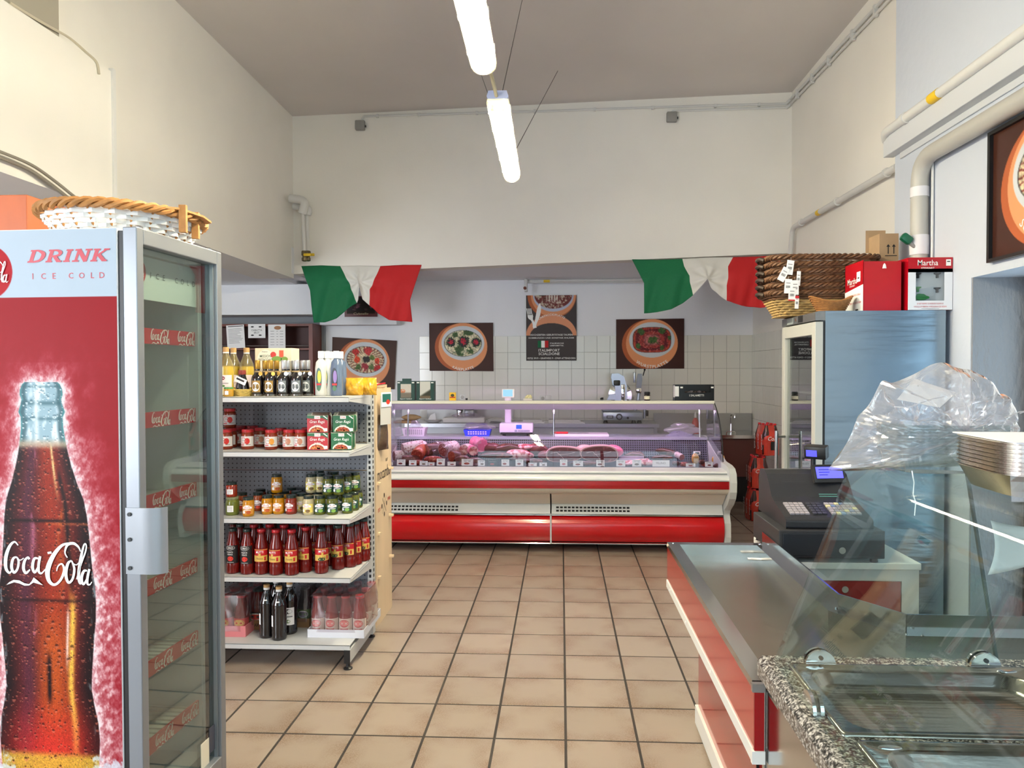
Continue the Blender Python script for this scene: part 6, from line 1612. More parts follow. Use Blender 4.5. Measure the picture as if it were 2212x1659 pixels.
# third shelf: pesto jars ------------------------------------------
def d_pesto(bg_, ac):
    def f(m_, r_, h):
        lab(m_,r_,-.036,.036,h*.14,h*.60,0,n=16); m_.flat(ell2(0,h*.50,.019,.011,18),bendf(r_+.0011),1); lab(m_,r_+.0011,-.026,.026,h*.42,h*.52,1,n=10)
        m_.flat(text2('TIGULLIO',h=.007,w=.034,cy=h*.475,bold=.01),bendf(r_+.0018),2); lab(m_,r_+.001,-.02,.02,h*.33,h*.36,1,n=6); m_.flat(ell2(.008,h*.23,.013,.009,12),bendf(r_+.0013),3); m_.flat(ell2(-.018,h*.24,.008,.008,12),bendf(r_+.0013),1)
        return [M('pl_'+bg_[0],bg_[1],.45),PAPER,INKR,M('pa_'+ac[0],ac[1],.5)]
    return f
DL = M('dark_green_lid',(22,40,38),.3,coat=.3)
PK = {'y':('pepper sauce jar with yellow content',gmat('yellow',(176,118,12)),d_pesto(('or',(206,140,50)),('ch',(180,80,30)))),
      'r':('red pesto jar',gmat('redpesto',(120,40,22)),d_pesto(('rd',(140,50,46)),('tm',(190,40,30)))),
      'o':('orange pesto jar',gmat('orangep',(140,60,20)),d_pesto(('dr',(110,40,40)),('tm2',(200,60,30)))),
      'c':('cream coloured pesto jar',gmat('creamp',(176,164,128)),d_pesto(('yl',(226,206,100)),('nut',(120,90,50)))),
      'g':('green pesto jar',gmat('greenp',(84,88,28)),d_pesto(('gr',(20,66,56)),('lf',(120,160,70))))}
front3 = [(536.3,3.80,'y'),(577,3.86,'y'),(601.7,3.87,'y'),(629,3.87,'r'),(651,3.93,'c'),(666.5,3.85,'c'),(691,3.86,'g'),(717.5,3.86,'g'),(750.5,3.90,'g'),(764,3.98,'g'),(772,4.06,'g')]
back3 = [(557.5,3.95,'o'),(523,3.94,'o'),(563,4.06,'r'),(587,4.0,'y'),(614,4.0,'y'),(640,4.0,'r'),(630,4.12,'r'),(684,4.0,'c'),(705,4.0,'g'),(730,3.98,'g'),(680,4.12,'c'),(706,4.12,'g'),(732,4.12,'g'),(757,4.12,'g')]
top3 = [(598,3.95,'y'),(672.5,3.96,'c'),(691.5,3.98,'c'),(709,3.90,'g'),(732,3.90,'g'),(748.5,3.98,'g'),(767,4.04,'g'),(722,4.06,'g'),(690,4.1,'c')]
def pesto(lst, z, where):
    cnt = {}
    for px,y,k in lst:
        cnt[k] = cnt.get(k,0)+1
        n = sum(1 for q in lst if q[2]==k)
        lb = '%s, %s on the third shelf%s' % (PK[k][0], where, '' if n==1 else ', %s from the left' % jn[cnt[k]-1])
        x = at(px,1050,Y=y).x
        place('pesto_'+k, mk_jar('pesto_jar','jar',.0305,.102,PK[k][1],DL,.015,PK[k][2],.84), (x,y,z), lb, 'pesto jars on the third shelf', R(rnd.uniform(-16,16)))
pesto(front3, SH[2]+.0006, 'front row'); pesto(back3, SH[2]+.0006, 'back row'); pesto(top3, SH[2]+.1032, 'stacked on top')
def d_plain(m_, r_, h):
    lab(m_,r_,-.015,.02,h*.2,h*.55,0,n=8)
    for k in range(4): lab(m_,r_+.0008,-.011,.014,h*(.26+.07*k),h*(.28+.07*k),1,n=4)
    return [PAPER,M('grey_ink')]
x = at(504,1090,Y=3.84).x
place('plain_g', mk_jar('olive_jar','jar',.036,.098,gmat('olive',(96,104,40)),M('grey_green_lid',(120,126,96),.35),.013,d_plain), (x,3.83,SH[2]+.0006), 'wide green paste jar with plain white label next to the fridge edge', 'plain label jars')
x = at(502,1050,Y=3.84).x
place('plain_r', mk_jar('tomato_jar','jar',.030,.078,gmat('dried_tomato',(130,40,20)),DL,.013,d_plain), (x,3.83,SH[2]+.0992), 'small red paste jar with plain white label stacked by the fridge edge', 'plain label jars')
# fourth shelf: passata bottles --------------------------------------
PAS = gmat('passata',(96,14,10)); RC = M('red_cap',(176,24,34),.35); GC = M('green_cap',(26,44,40),.35)
def mk_passata(brand, capm):
    def f():
        t = thing('passata_bottle','','bottle'); r_=.0365
        MB().lathe([(.031,0),(.0365,.006),(.0365,.055),(.0345,.062),(.0365,.07),(.0365,.135),(.034,.16),(.024,.195),(.0205,.215),(.0205,.226)],24).build('glass', PAS, t)
        lid(t,.0225,.226,.016,capm,'cap')
        m_=MB()
        if brand=='MUTTI':
            lab(m_,.0365,-.045,.045,.070,.138,0,n=16); lab(m_,.037,-.045,.045,.072,.104,1,n=16); lab(m_,.037,-.045,.045,.1335,.1365,1,n=16)
            m_.flat(poly2([(-.045,.104),(-.02,.104),(0,.098),(.02,.104),(.045,.104),(.045,.106),(-.045,.106)]),bendf(.0378),0)
            m_.flat(text2('MUTTI',h=.012,w=.040,cy=.123,bold=.015),bendf(.0382),2); m_.flat(text2('Passata',h=.010,w=.036,cy=.089,shear=.3),bendf(.0382),3); m_.flat(ell2(.0,.110,.007,.006,10),bendf(.0382),1); m_.flat(rect2(.024,.034,.078,.098,3),bendf(.0382),0)
            if capm is GC: m_.flat(ell2(-.004,.080,.02,.009,18),bendf(.0384),4)
            mats=[M('mutti_red',(176,20,30),.4),M('mutti_gold',(206,172,84),.4),INKW,M('brown_ink',(110,60,30),.5),M('basil',(20,60,36),.5)]
        else:
            lab(m_,.0365,-.045,.045,.058,.155,0,n=16); m_.flat(ell2(0,.142,.026,.012,24),bendf(.0371),2); m_.flat(ell2(0,.142,.024,.0105,24),bendf(.0375),0); m_.flat(text2('CIRIO',h=.011,w=.036,cy=.142,bold=.01),bendf(.0381),2)
            m_.flat(text2('PASSATA',h=.008,w=.034,cy=.119),bendf(.0376),2); m_.flat(text2('VERACE',h=.008,w=.03,cy=.107),bendf(.0376),2); m_.flat(ell2(.002,.084,.016,.013,20),bendf(.0376),1); m_.flat(text2('con Pomodoro Italiano',h=.004,w=.04,cy=.064),bendf(.0376),2)
            mats=[M('cirio_black',(22,18,20),.4),M('tomato'),INKW]
        m_.build('label',mats,t); return t
    return f
f4 = [(503.5,3.82,'c'),(534.2,3.81,'c'),(565.3,3.81,'m'),(596.6,3.80,'m'),(630.4,3.80,'m'),(660,3.86,'m'),(694.5,3.84,'g'),(730,3.92,'g'),(768.5,4.02,'g'),(786,4.10,'g')]
b4 = [(520,3.93,'c'),(549,3.92,'m'),(583,3.93,'m'),(614,3.92,'m'),(618,4.03,'m'),(678,3.98,'g'),(711,4.0,'g'),(744,4.06,'g'),(756,3.97,'g'),(651,4.0,'m'),(560,4.05,'m'),(590,4.05,'m'),(680,4.11,'g'),(716,4.12,'g'),(505,4.0,'c')]
def pasb(lst, where):
    cnt={}
    for px,y,k in lst:
        cnt[k]=cnt.get(k,0)+1; n=sum(1 for q in lst if q[2]==k)
        nm={'c':'passata bottle with black label','m':'gold labelled passata bottle with red cap','g':'gold labelled passata bottle with green cap'}[k]
        x = at(px,1180,Y=y).x
        place('pas_'+k, mk_passata('CIRIO' if k=='c' else 'MUTTI', RC if k=='m' else GC), (x,y,SH[3]+.0006), '%s, %s row%s' % (nm,where,', %s from the left' % jn[cnt[k]-1] if n>1 else ''), 'passata bottles on the fourth shelf', R(rnd.uniform(-30,30)) if k!='c' else R(rnd.uniform(-6,6)))
pasb(f4,'front'); pasb(b4,'back')
# bottom shelf ---------------------------------------------------------
def mk_petv(label):
    def f():
        t = thing('vinegar_pet_bottle','','bottle'); pr=[(.036,0),(.041,.006)]
        for k in range(7): pr += [(.041,.02+.022*k),(.039,.03+.022*k)]
        pr += [(.041,.175),(.039,.195),(.022,.235),(.015,.25),(.015,.262)]
        MB().lathe(pr,22).build('bottle', M('black_glass'), t)
        MB().lathe([(.0165,.258),(.0165,.270)],14).build('collar', PLASTW, t); MB().lathe([(.0165,.270),(.0165,.284),(0,.285)],14).build('cap', M('tan_cap'), t)
        m_=MB()
        if label:
            lab(m_,.0412,-.04,.04,.055,.15,0); m_.flat(ell2(0,.13,.028,.014,20),bendf(.0419),1); m_.flat(text2('PONTI',h=.013,w=.04,cy=.13,bold=.01),bendf(.0425),0); m_.flat(ell2(0,.075,.018,.010,14),bendf(.0419),2); lab(m_,.0415,-.03,.03,.098,.104,3,n=6)
        else: lab(m_,.0412,-.034,-.02,.075,.135,0,n=3); m_.flat(rect2(.0,.016,.205,.212,2),bendf(.036),0)
        m_.build('label',[PAPER,M('brown_black',(44,26,22),.4),M('leaf_green'),M('grey_ink')],t); return t
    return f
for px,y,k,lb in ((576.5,3.84,0,'black plastic vinegar bottle with plain front, left one'),(603,3.81,0,'black plastic vinegar bottle nearest the shelf edge'),(626,3.90,1,'black plastic vinegar bottle with white PONTI label'),(597,3.96,0,'black plastic vinegar bottle standing behind the others')):
    place('petv%d'%k, mk_petv(k), (at(px,1330,Y=y).x,y,SH[4]+.0006), lb, 'plastic vinegar bottles')
FILM = glassmat('shrink_film',(244,240,242),rough=.1,haze=.10,k=2.2,hazecol=(235,225,230))
def pack(name,label,px0,px1,y0,y1,nx,ny,traym,film,bottle_label,capm,hb=.205,tray_h=.05,txt=None,rim=None):
    x0=at(px0,1340,Y=y0).x; x1=at(px1,1340,Y=y0).x; w=(x1-x0)/2; d=(y1-y0)/2
    t=thing(name,label,'bottle pack',((x0+x1)/2,(y0+y1)/2,SH[4]+.0006))
    b=MB(); tub(b,w,w,d,d,tray_h,.003); b.build('tray',traym,t)
    r_=min(w/nx,d/ny)*.96
    bm_=MB().lathe([(r_*.85,0),(r_,.006),(r_,hb*.45),(r_*.9,hb*.6),(r_*.62,hb*.9),(r_*.6,hb)],18).mesh('bottle',bottle_label[0])
    cm_=MB().lathe([(r_*.66,hb),(r_*.66,hb+.014),(0,hb+.015)],14).mesh('cap',capm)
    m_=MB(); lab(m_,r_,-r_*1.4,r_*1.4,hb*.12,hb*.46,0); m_.flat(ell2(0,hb*.33,r_*.75,hb*.10,20),bendf(r_+.001),1); m_.flat(ell2(0,hb*.33,r_*.62,hb*.075,20),bendf(r_+.0016),2); lab(m_,r_+.001,-r_*.6,r_*.6,hb*.15,hb*.19,1); lm=m_.mesh('label',bottle_label[1])
    for i in range(nx):
        for j in range(ny):
            x=-w+w/nx*(2*i+1); y=-d+d/ny*(2*j+1)
            bo=put('bottle',bm_,t,(x,y,.004)); put('cap',cm_,bo); put('label',lm,bo)
    if film:
        def fn(u,v):
            a=2*math.pi*u; sq=.35
            cx_=abs(math.cos(a))**sq*(1 if math.cos(a)>0 else -1); sy_=abs(math.sin(a))**sq*(1 if math.sin(a)>0 else -1)
            k=1.012-.10*max(0,v-.5)*2*.6+.012*math.sin(a*9+v*7)
            return (cx_*w*k,sy_*d*k,.03+v*(hb-.006))
        MB().grid(fn,48,8,0,True,True).build('shrink_film',FILM,t)
        def ft(u,v): return ((u-.5)*2*w*.93,(v-.5)*2*d*.93,hb+.021+.003*math.sin(u*19)*math.sin(v*13))
        MB().grid(ft,16,8).build('shrink_film',FILM,t)
    if txt: MB().flat(text2(txt,h=.018,w=.05,cy=tray_h*.5,bold=.01),lambda x,y:(x,-d-.001,y)).build('tray_lettering',INKB,t)
    return t
PL=[M('pack_label',(206,190,176),.5),M('mutti_red'),M('pink_tomato',(214,120,116),.5)]
pack('passata_pack','shrink wrapped tray of tomato passata bottles on the bottom shelf at right',664,786,3.83,4.19,4,3,M('tray_white',(206,208,216),.6),True,(gmat('passata_b',(120,24,22)),PL),RC,.20,.045)
pack('passata_pack','pink edged tray of gold labelled bottles at the left of the bottom shelf',462,530,3.82,4.15,2,3,M('tray_pink',(206,120,126),.6),True,(gmat('passata'),[M('mutti_red'),M('mutti_gold'),M('mutti_gold')]),RC,.20,.06)
pack('sauce_pack','brown cardboard tray lettered STAR with dark bottles behind the vinegar',528,572,3.93,4.18,1,2,M('tray_brown',(142,104,66),.7),False,(gmat('passata'),[M('cirio_black'),INKW,M('tomato')]),GC,.20,.055,'STAR')
pack('sauce_pack','dark shrink wrapped bottle pack between the vinegar and the passata tray',636,668,3.98,4.19,1,2,M('tray_brown'),True,(M('black_glass'),[M('leaf_green'),PAPER,M('grey_ink')]),GC,.20,.05)

# ================================================================ plywood display stand
ds = thing('plywood_stand','narrow plywood display stand lettered mocambo at the end of the shelves','display stand',(-1.128,4.335,0))
PLY=M('plywood',(218,194,160),.6,var=(5,.10,(1,1,.15)))
zt = at(820,832,Y=4.5).z
MB().box(-.012,.0,0,.40,0,zt-.02).build('side_board',PLY,ds); MB().box(-.36,-.02,.36,.372,0,zt+.0).build('back_board',PLY,ds)
MB().box(-.36,-.012,.0,.012,0,zt-.04).build('front_board',PLY,ds)
for i,z in enumerate((.35,.62,.93)):
    MB().box(-.36,.028,.32,.345,z,z+.014).build('shelf_tab',PLY,ds)
    MB().box(-.004,.016,.03,.06,z-.06,z-.045).build('shelf_tab',PLY,ds)
m_=MB(); fs=lambda x,y:(.0012,x,y)
m_.flat(text2('mocambo',h=.075,w=.33,cx=.2,cy=.93,bold=.01),fs,0); m_.flat(text2('SEIT',h=.018,w=.06,cx=.27,cy=1.0,bold=.01),fs,0)
for a_ in (45,135): m_.flat(ribbon2([(.2-.07*math.cos(R(a_)),.72-.07*math.sin(R(a_)),.004),(.2+.07*math.cos(R(a_)),.72+.07*math.sin(R(a_)),.004)],2),fs,0)
for a_ in range(4): m_.flat(ell2(.2+.06*math.cos(a_*1.571),.72+.06*math.sin(a_*1.571),.012,.016,12),fs,0)
m_.flat(text2('EST',h=.022,w=.06,cx=.075,cy=.71,bold=.01),fs,1); m_.flat(text2('1985',h=.022,w=.07,cx=.325,cy=.74,bold=.01),fs,1)
m_.build('lettering',[M('dark_brown_ink',(50,40,36),.6),INKR],ds)
# bag and cards hanging on the stand
p=(GX1+.0,4.46,0)
t=thing('hanging_bag','dark herb bag with a paper card hanging on the plywood stand','bag',(-1.115,4.43,1.08),R(70))
mk=MB()
for s in (-1,1): mk.grid(lambda u,v,s=s:((u-.5)*.15*(1-.3*v),s*.022*max(0,1-(2*u-1)**4)*max(0,math.sin(math.pi*v))**.6,v*.22),10,8)
mk.build('bag',M('herb_bag',(84,66,50),.35,coat=.5,var=(50,.4)),t)
MB().box(-.055,.055,-.03,-.028,.16,.34).build('card',M('grey_card',(190,190,188),.5),t)
m_=MB(); m_.box(-.05,.06,-.034,-.032,.27,.36,0); m_.flat(rect2(-.04,.05,.30,.35),lambda x,y:(x,-.035,y),1); m_.flat(ell2(.02,.30,.02,.015),lambda x,y:(x,-.0355,y),2); m_.build('green_card',[PAPER,M('teal_ink',(24,92,84),.5),M('tomato')],t)
t=thing('paper_bag','beige paper bag with a red ribbon on top of the plywood stand','bag',(GX1-.09,4.49,zt-.018-.0),R(60))
bevel(MB().box(-.07,.07,-.06,.06,.0,.0+.03).build('bag',M('kraft_beige',(214,190,156),.7),t),.01)
MB().tube(smooth2([(-.06,-.062,.0),(-.02,-.064,.02),(.03,-.064,.028),(.065,-.062,.03)],4),.004,6).build('ribbon',INKR,t)
# ================================================================ steel fridge
SFX, SFY = 1.542, 4.30; SFH = 1.917
sf = thing('steel_fridge','tall stainless steel fridge with glass door and handle','fridge',(SFX,SFY,0))
SW_ = .684; SD = .635
b=MB(); b.box(0,SW_,0,.03,.12,SFH); b.box(0,SW_,SD-.03,SD,.12,SFH); b.box(SW_-.03,SW_,.03,SD-.03,.12,SFH); b.box(0,SW_-.03,.03,SD-.03,SFH-.1,SFH); b.box(0,SW_-.03,.03,SD-.03,.12,.22)
b.build('cabinet',STEELW,sf)
MB().box(.03,SW_-.031,.0302,.034,.22,SFH-.1).build('liner',M('liner_grey',(120,126,130),.4,.3),sf); MB().box(SW_-.034,SW_-.0302,.03,SD-.03,.22,SFH-.1).build('liner',M('liner_grey'),sf)
for x in (.05,SW_-.05):
    for y in (.05,SD-.05): MB().lathe([(.03,0),(.02,.03),(.02,.12)],10,c=(x,y,0)).build('foot',STEEL,sf)
# door in front of x=0
ZD0,ZD1=.13,1.855; door=MB(); FRW=M('door_frame_white',(178,179,174),.35)
for y0,y1,z0,z1 in ((.0,.06,ZD0,ZD1),(SD-.06,SD,ZD0,ZD1),(.06,SD-.06,ZD1-.075,ZD1),(.06,SD-.06,ZD0,ZD0+.08)): door.box(-.058,-.012,y0,y1,z0,z1)
sd=door.build('door',FRW,sf); bevel(sd,.003)
MB().box(-.04,-.034,.058,SD-.058,ZD0+.078,ZD1-.073).build('glass',glassmat('door_glass',(206,214,212),k=2.2),sd)
gk=MB()
for y0,y1,z0,z1 in ((.003,.03,ZD0,ZD1),(SD-.03,SD-.003,ZD0,ZD1),(.03,SD-.03,ZD1-.03,ZD1),(.03,SD-.03,ZD0,ZD0+.03)): gk.box(-.0118,-.0005,y0,y1,z0,z1)
gk.build('gasket',BLACK,sf)
hd=MB().cyl((-.118,SD-.09,.70),(-.118,SD-.09,1.17),.012,14).build('handle',STEEL2,sd)
for z in (.76,1.13): MB().cyl((-.118,SD-.09,z),(-.055,SD-.06,z),.009,10).build('handle_post',STEEL,hd)
MB().prism([(-.058,1.862),(-.058,1.91),(-.035,SFH),(-.0005,SFH),(-.0005,1.862)],0,SD,0,lambda u,v,k:(u,k,v)).build('control_panel',M('panel_steel',(140,140,140),.35,.8),sf)
pn=MB(); pn.box(-.0605,-.058,.40,.52,1.868,1.905,0); pn.box(-.0605,-.058,.22,.30,1.868,1.908,1); pn.cyl((-.062,.34,1.888),(-.058,.34,1.888),.010,12,2); pn.build('thermostat',[M('lcd_grey'),BLACK,CHROME],sf)
MB().box(-.0335,-.033,.075,.13,1.62,1.72).build('door_sticker',BLACK,sf); MB().box(-.0328,-.0322,.075,.13,1.58,1.62).build('door_sticker',M('yellow_tape'),sf)
for i,z in enumerate((.5,.85,1.15,1.42)):
    MB().box(.03,SW_-.04,.04,SD-.04,z,z+.012).build('shelf',M('wire_shelf',(214,216,214),.4),sf)
for i,(z,x,y) in enumerate(((1.433,.16,.22),(1.163,.2,.3),(.863,.2,.4))):
    t=thing('cheese_piece',['yellow cheese piece on the top shelf of the steel fridge','pale cheese piece on the second shelf of the steel fridge','pale cheese piece on the third shelf of the steel fridge'][i],'cheese',(SFX+x,SFY+y,z))
    lump(20,10,i+1,.05,.1,.1,.045).build('rind',M('cheese_%d'%i,[(206,176,100),(214,204,176),(206,190,150)][i],.5),t)
# boxes on the fridge
FT=SFH+.0006
def fl_x(X): return lambda u,v: (X,u,v)
RB=M('box_red',(176,10,30),.3,coat=.25)
t=thing('ribbon_box','red gift box turned sideways on the steel fridge','box',(1.769,4.33,FT))
w,d,h=.219,.27,.298
bx=MB(); bx.box(0,w,0,.002,0,h-.008); bx.box(0,.002,0,d,0,h); bx.box(w-.002,w,0,d,0,h); bx.box(0,w,d-.002,d,0,h); bx.box(0,w,0,d,0,.002); bx.build('carton',RB,t)
fp=lambda off=.0008: (lambda u,v:(-off,d-u,v))
m_=MB(); m_.flat(poly2([(.0,0),(d,0),(d,h*.53),(0,h*.44)]),fp(),0); m_.flat(text2('Martha',h=.036,w=.14,cx=d*.42,cy=h*.64,bold=.008),fp(.0014),0); m_.flat(text2('STEWART',h=.010,w=.08,cx=d*.42,cy=h*.545,bold=.01),fp(.0014),0)
m_.flat(rect2(d*.66,d*.86,h*.60,h*.80),fp(.0014),0); m_.flat(rect2(d*.72,d*.8,h*.66,h*.69),fp(.002),2); m_.flat(text2('25 GIFT BOWS / 25 NOEUDS CADEAUX',h=.012,w=d*.8,cx=d*.48,cy=h*.35),fp(.0014),1); m_.flat(text2('4 ROLLS OF RIBBON / 4 ROULEAUX DE RUBAN',h=.012,w=d*.85,cx=d*.48,cy=h*.19),fp(.0014),1); m_.flat(rect2(d*.6,d*.75,h*.03,h*.06),fp(.0014),2)
m_.build('print',[INKW,M('logo_red'),INKB],t)
MB().lathe([(.012,0),(.008,.02),(.002,.03)],10,c=(.12,-.002,h-.05),sy=.3).build('sticker',INKW,t)
t=thing('ribbon_box','red and white gift ribbon box with a clear window on the steel fridge','box',(2.012,4.30,FT))
w,d,h=.250,.26,.305
bx=MB(); bx.box(0,.002,0.003,d,0,h,0); bx.box(w-.002,w,0.003,d,0,h,0); bx.box(0,w,d-.002,d,0,h,0); bx.box(0,w,0,d,0,.002,0); bx.box(.002,w-.002,.003,d-.002,h-.002,h,0)
wx0,wx1,wz0,wz1=.043,.205,.055,.24
for x0,x1,z0,z1,mm in ((0,w,h*.72,h,0),(0,w,wz1,h*.72,1),(0,wx0,0,wz1,1),(wx1,w,0,wz1,1),(wx0,wx1,0,wz0,1)): bx.box(x0,x1,0,.0025,z0,z1,mm)
bx.build('carton',[RB,M('box_white2',(226,228,234),.35)],t)
MB().box(wx0,wx1,.003,.004,wz0,wz1).build('window_film',glassmat('film_window',(235,238,240),k=1.5),t)
MB().box(.01,w-.01,.02,.022,.01,h*.85).build('insert',M('insert_white',(226,230,232),.5),t)
f0=lambda x,y:(x,-.0008,y)
m_=MB(); m_.flat(text2('Martha',h=.032,w=.115,cx=w*.44,cy=h*.90,bold=.008),f0,0); m_.flat(text2('STEWART',h=.010,w=.075,cx=w*.44,cy=h*.80,bold=.01),f0,0); m_.flat(rect2(w*.85,w*.96,h*.84,h*.96),f0,0); m_.flat(rect2(w*.87,w*.94,h*.91,h*.93),lambda x,y:(x,-.0014,y),2)
m_.flat(text2('25 GIFT BOWS / 25 NOEUDS CADEAUX',h=.009,w=.15,cx=w*.5,cy=h*.125),f0,1); m_.flat(text2('4 ROLLS OF RIBBON / 4 ROULEAUX DE RUBAN',h=.009,w=.185,cx=w*.5,cy=h*.068),f0,1); m_.flat(rect2(w*.3,w*.7,h*.03,h*.034),f0,2)
m_.build('print',[INKW,M('logo_red'),INKB],t)
for x,z,k in ((.06,.205,0),(.17,.205,0),(.17,.12,0),(.06,.125,1)):
    cl=MB(); cl.prism([(-.018,.012),(.018,.012),(.018,.006),(.006,.0),(.006,-.018),(-.006,-.018),(-.006,.0),(-.018,.006)],.008,.018,0,lambda u,v,q:(u,q,v)); cl.build('spool_clip',[BLACK,M('ribbon_green',(40,150,60),.3,coat=.4)][k],t,loc=(x,0,z))
lump(14,10,3,.3,.035,.006,.016).build('ribbon',M('ribbon_green'),t,loc=(.08,.012,.06))
# carton behind
t=thing('cardboard_carton','brown cardboard carton with two arrows behind the basket stack','box',(2.045,4.76,FT))
KR=M('cardboard',(176,146,112),.8,var=(10,.06)); w,d,h=.120,.16,.53
MB().box(0,w,0,d,0,h).build('carton',KR,t); MB().box(-.02,w*.9,d+.001,d+.004,h-.1,h+.05).build('flap',KR,t)
m_=MB()
for x in (.055,.09):
    m_.flat(poly2([(x-.003,h-.13),(x+.003,h-.13),(x+.003,h-.085),(x+.012,h-.085),(x,h-.068),(x-.012,h-.085),(x-.003,h-.085)]),lambda a,b_:(a,-.001,b_))
m_.flat(rect2(.035,.11,h-.145,h-.14),lambda a,b_:(a,-.001,b_)); m_.build('arrows',INKB,t)
# basket stack
WB1=M('willow_dark',(104,70,44),.6,var=(30,.35)); WB2=M('willow_light',(176,146,92),.6,var=(30,.3)); WB3=M('willow_black',(50,34,24),.6)
def rrect(hx,hy,z,n=80,amp=0,fq=0,ph=0,p=5.0):
    out=[]
    for i in range(n):
        a=2*math.pi*i/n; c_,s_=math.cos(a),math.sin(a); r_=(abs(c_)**p+abs(s_)**p)**(-1/p); k=amp*math.sin(fq*a+ph)
        out.append(((hx+k)*r_*c_,(hy+k)*r_*s_,z))
    return out
BXC,BYC=1.672,4.815
for i in range(6):
    zb=FT+.045*i
    t=thing('wicker_basket','rectangular dark willow basket, %s of the stack on the steel fridge' % ['lowest','second from the bottom','third from the bottom','fourth from the bottom','fifth from the bottom','topmost'][i],'basket',(BXC,BYC,zb),R(rnd.uniform(-1,1)),'nested willow baskets')
    wv=MB(); rows=10 if i==0 else 3; H0=.135
    for k in range(rows):
        f_=(k/9 if i==0 else .78+.11*k); hx=.255+.08*f_; hy=.125+.055*f_; z=.006+H0*f_
        wv.tube(rrect(hx,hy,z,120,.006,30,math.pi*(k%2)),.0075,5,1 if (i==0 and k<7) else 0,True)
    tag(wv.build('weave',[WB1,WB2],t),kind='stuff')
    rm=MB()
    for k in range(3):
        pts=[]
        for q in range(160):
            a=2*math.pi*q/160; ph=22*a+k*2.09
            x,y,_=rrect(.362+.008*math.cos(ph),.185+.008*math.cos(ph),0,1)[0] if False else (0,0,0)
            c_,s_=math.cos(a),math.sin(a); r_=(abs(c_)**5+abs(s_)**5)**(-.2); e=.010*math.cos(ph)
            pts.append(((.345+e)*r_*c_,(.183+e)*r_*s_,.145+.010*math.sin(ph)))
        rm.tube(pts,.0085,5,0,True)
    tag(rm.build('rim_braid',[WB1],t),kind='stuff')
    if i==0: MB().box(-.26,.26,-.12,.12,.0,.006).build('base',WB2,t)
    for s in (-1,): 
        hn=MB(); hn.tube([(-.357,-.06,.14),(-.377,-.04,.15),(-.380,0,.152),(-.377,.04,.15),(-.357,.06,.14)],.013,6); hn.build('handle',WB3,t)
tags_=[(1706,590,0,8),(1697,606,0,25),(1717,612,0,-4),(1703,632,0,4),(1713,628,0,-3),(1745-1,640,0,0)]
tags_=[(1708,577,8),(1694,592,28),(1726,601,3),(1703,618,4),(1718,621,0),(1711,636,2),(1721,653,3)]
for i,(px,py,an) in enumerate(tags_):
    p=at(px,py,Y=4.585)
    t=thing('price_tag','white paper price tag hanging on the willow baskets, %s from the top' % jn[i],'tag',(p.x,4.60-.003*i,p.z),rot=(0,R(an),0),group='basket price tags')
    hh=.045 if i<5 else .04; ww=.022 if i not in (2,6) else .012
    MB().box(-ww,ww,-.0006,.0006,-hh,hh).build('tag',PAPER,t); m_=MB()
    for q in range(6): m_.flat(rect2(-ww*.6+ww*.2*q,-ww*.6+ww*.2*q+ww*(.08+.05*(q%2)),-.012,.004),lambda x,y:(x,-.0012,y),0)
    m_.flat(rect2(-ww*.6,ww*.6,.018,.022),lambda x,y:(x,-.0012,y),1)
    if i>=5: m_.flat(rect2(-ww,ww,-hh if i==5 else hh*.6,-hh*.8 if i==5 else hh),lambda x,y:(x,-.0012,y),2)
    m_.build('barcode',[INKB,M('grey_ink'),INKR],t)
    MB().cyl((0,0,hh),(0,.01,hh+.02),.0006,4).build('string',PAPER,t)
# small bread basket
p=at(1797,670,Y=4.40)
t=thing('bread_basket','small shallow tan wicker bread basket in front of the stack','basket',(p.x,4.42,FT))
def bbk(u,v):
    a=2*math.pi*u; rr=.075+.05*v; e=.018*math.cos(2*a)*v
    return (rr*math.cos(a),rr*.62*math.sin(a),.002+(.075+e)*v)
wv=MB()
for k in range(9): wv.tube([bbk(q/64,k/8) for q in range(64)],.0055,5,0,True)
tag(wv.build('weave',M('wicker_brown',(150,100,52),.6,var=(60,.25)),t),kind='stuff')
MB().grid(lambda u,v:tuple(c_*(.97 if i_<2 else 1) for i_,c_ in enumerate(bbk(u,v))),48,8,0,True,True).build('lining',M('wicker_brown'),t)
MB().lathe([(0,.001),(.075,.001),(.075,.005),(0,.005)],24,sy=.62).build('base',M('wicker_brown'),t)

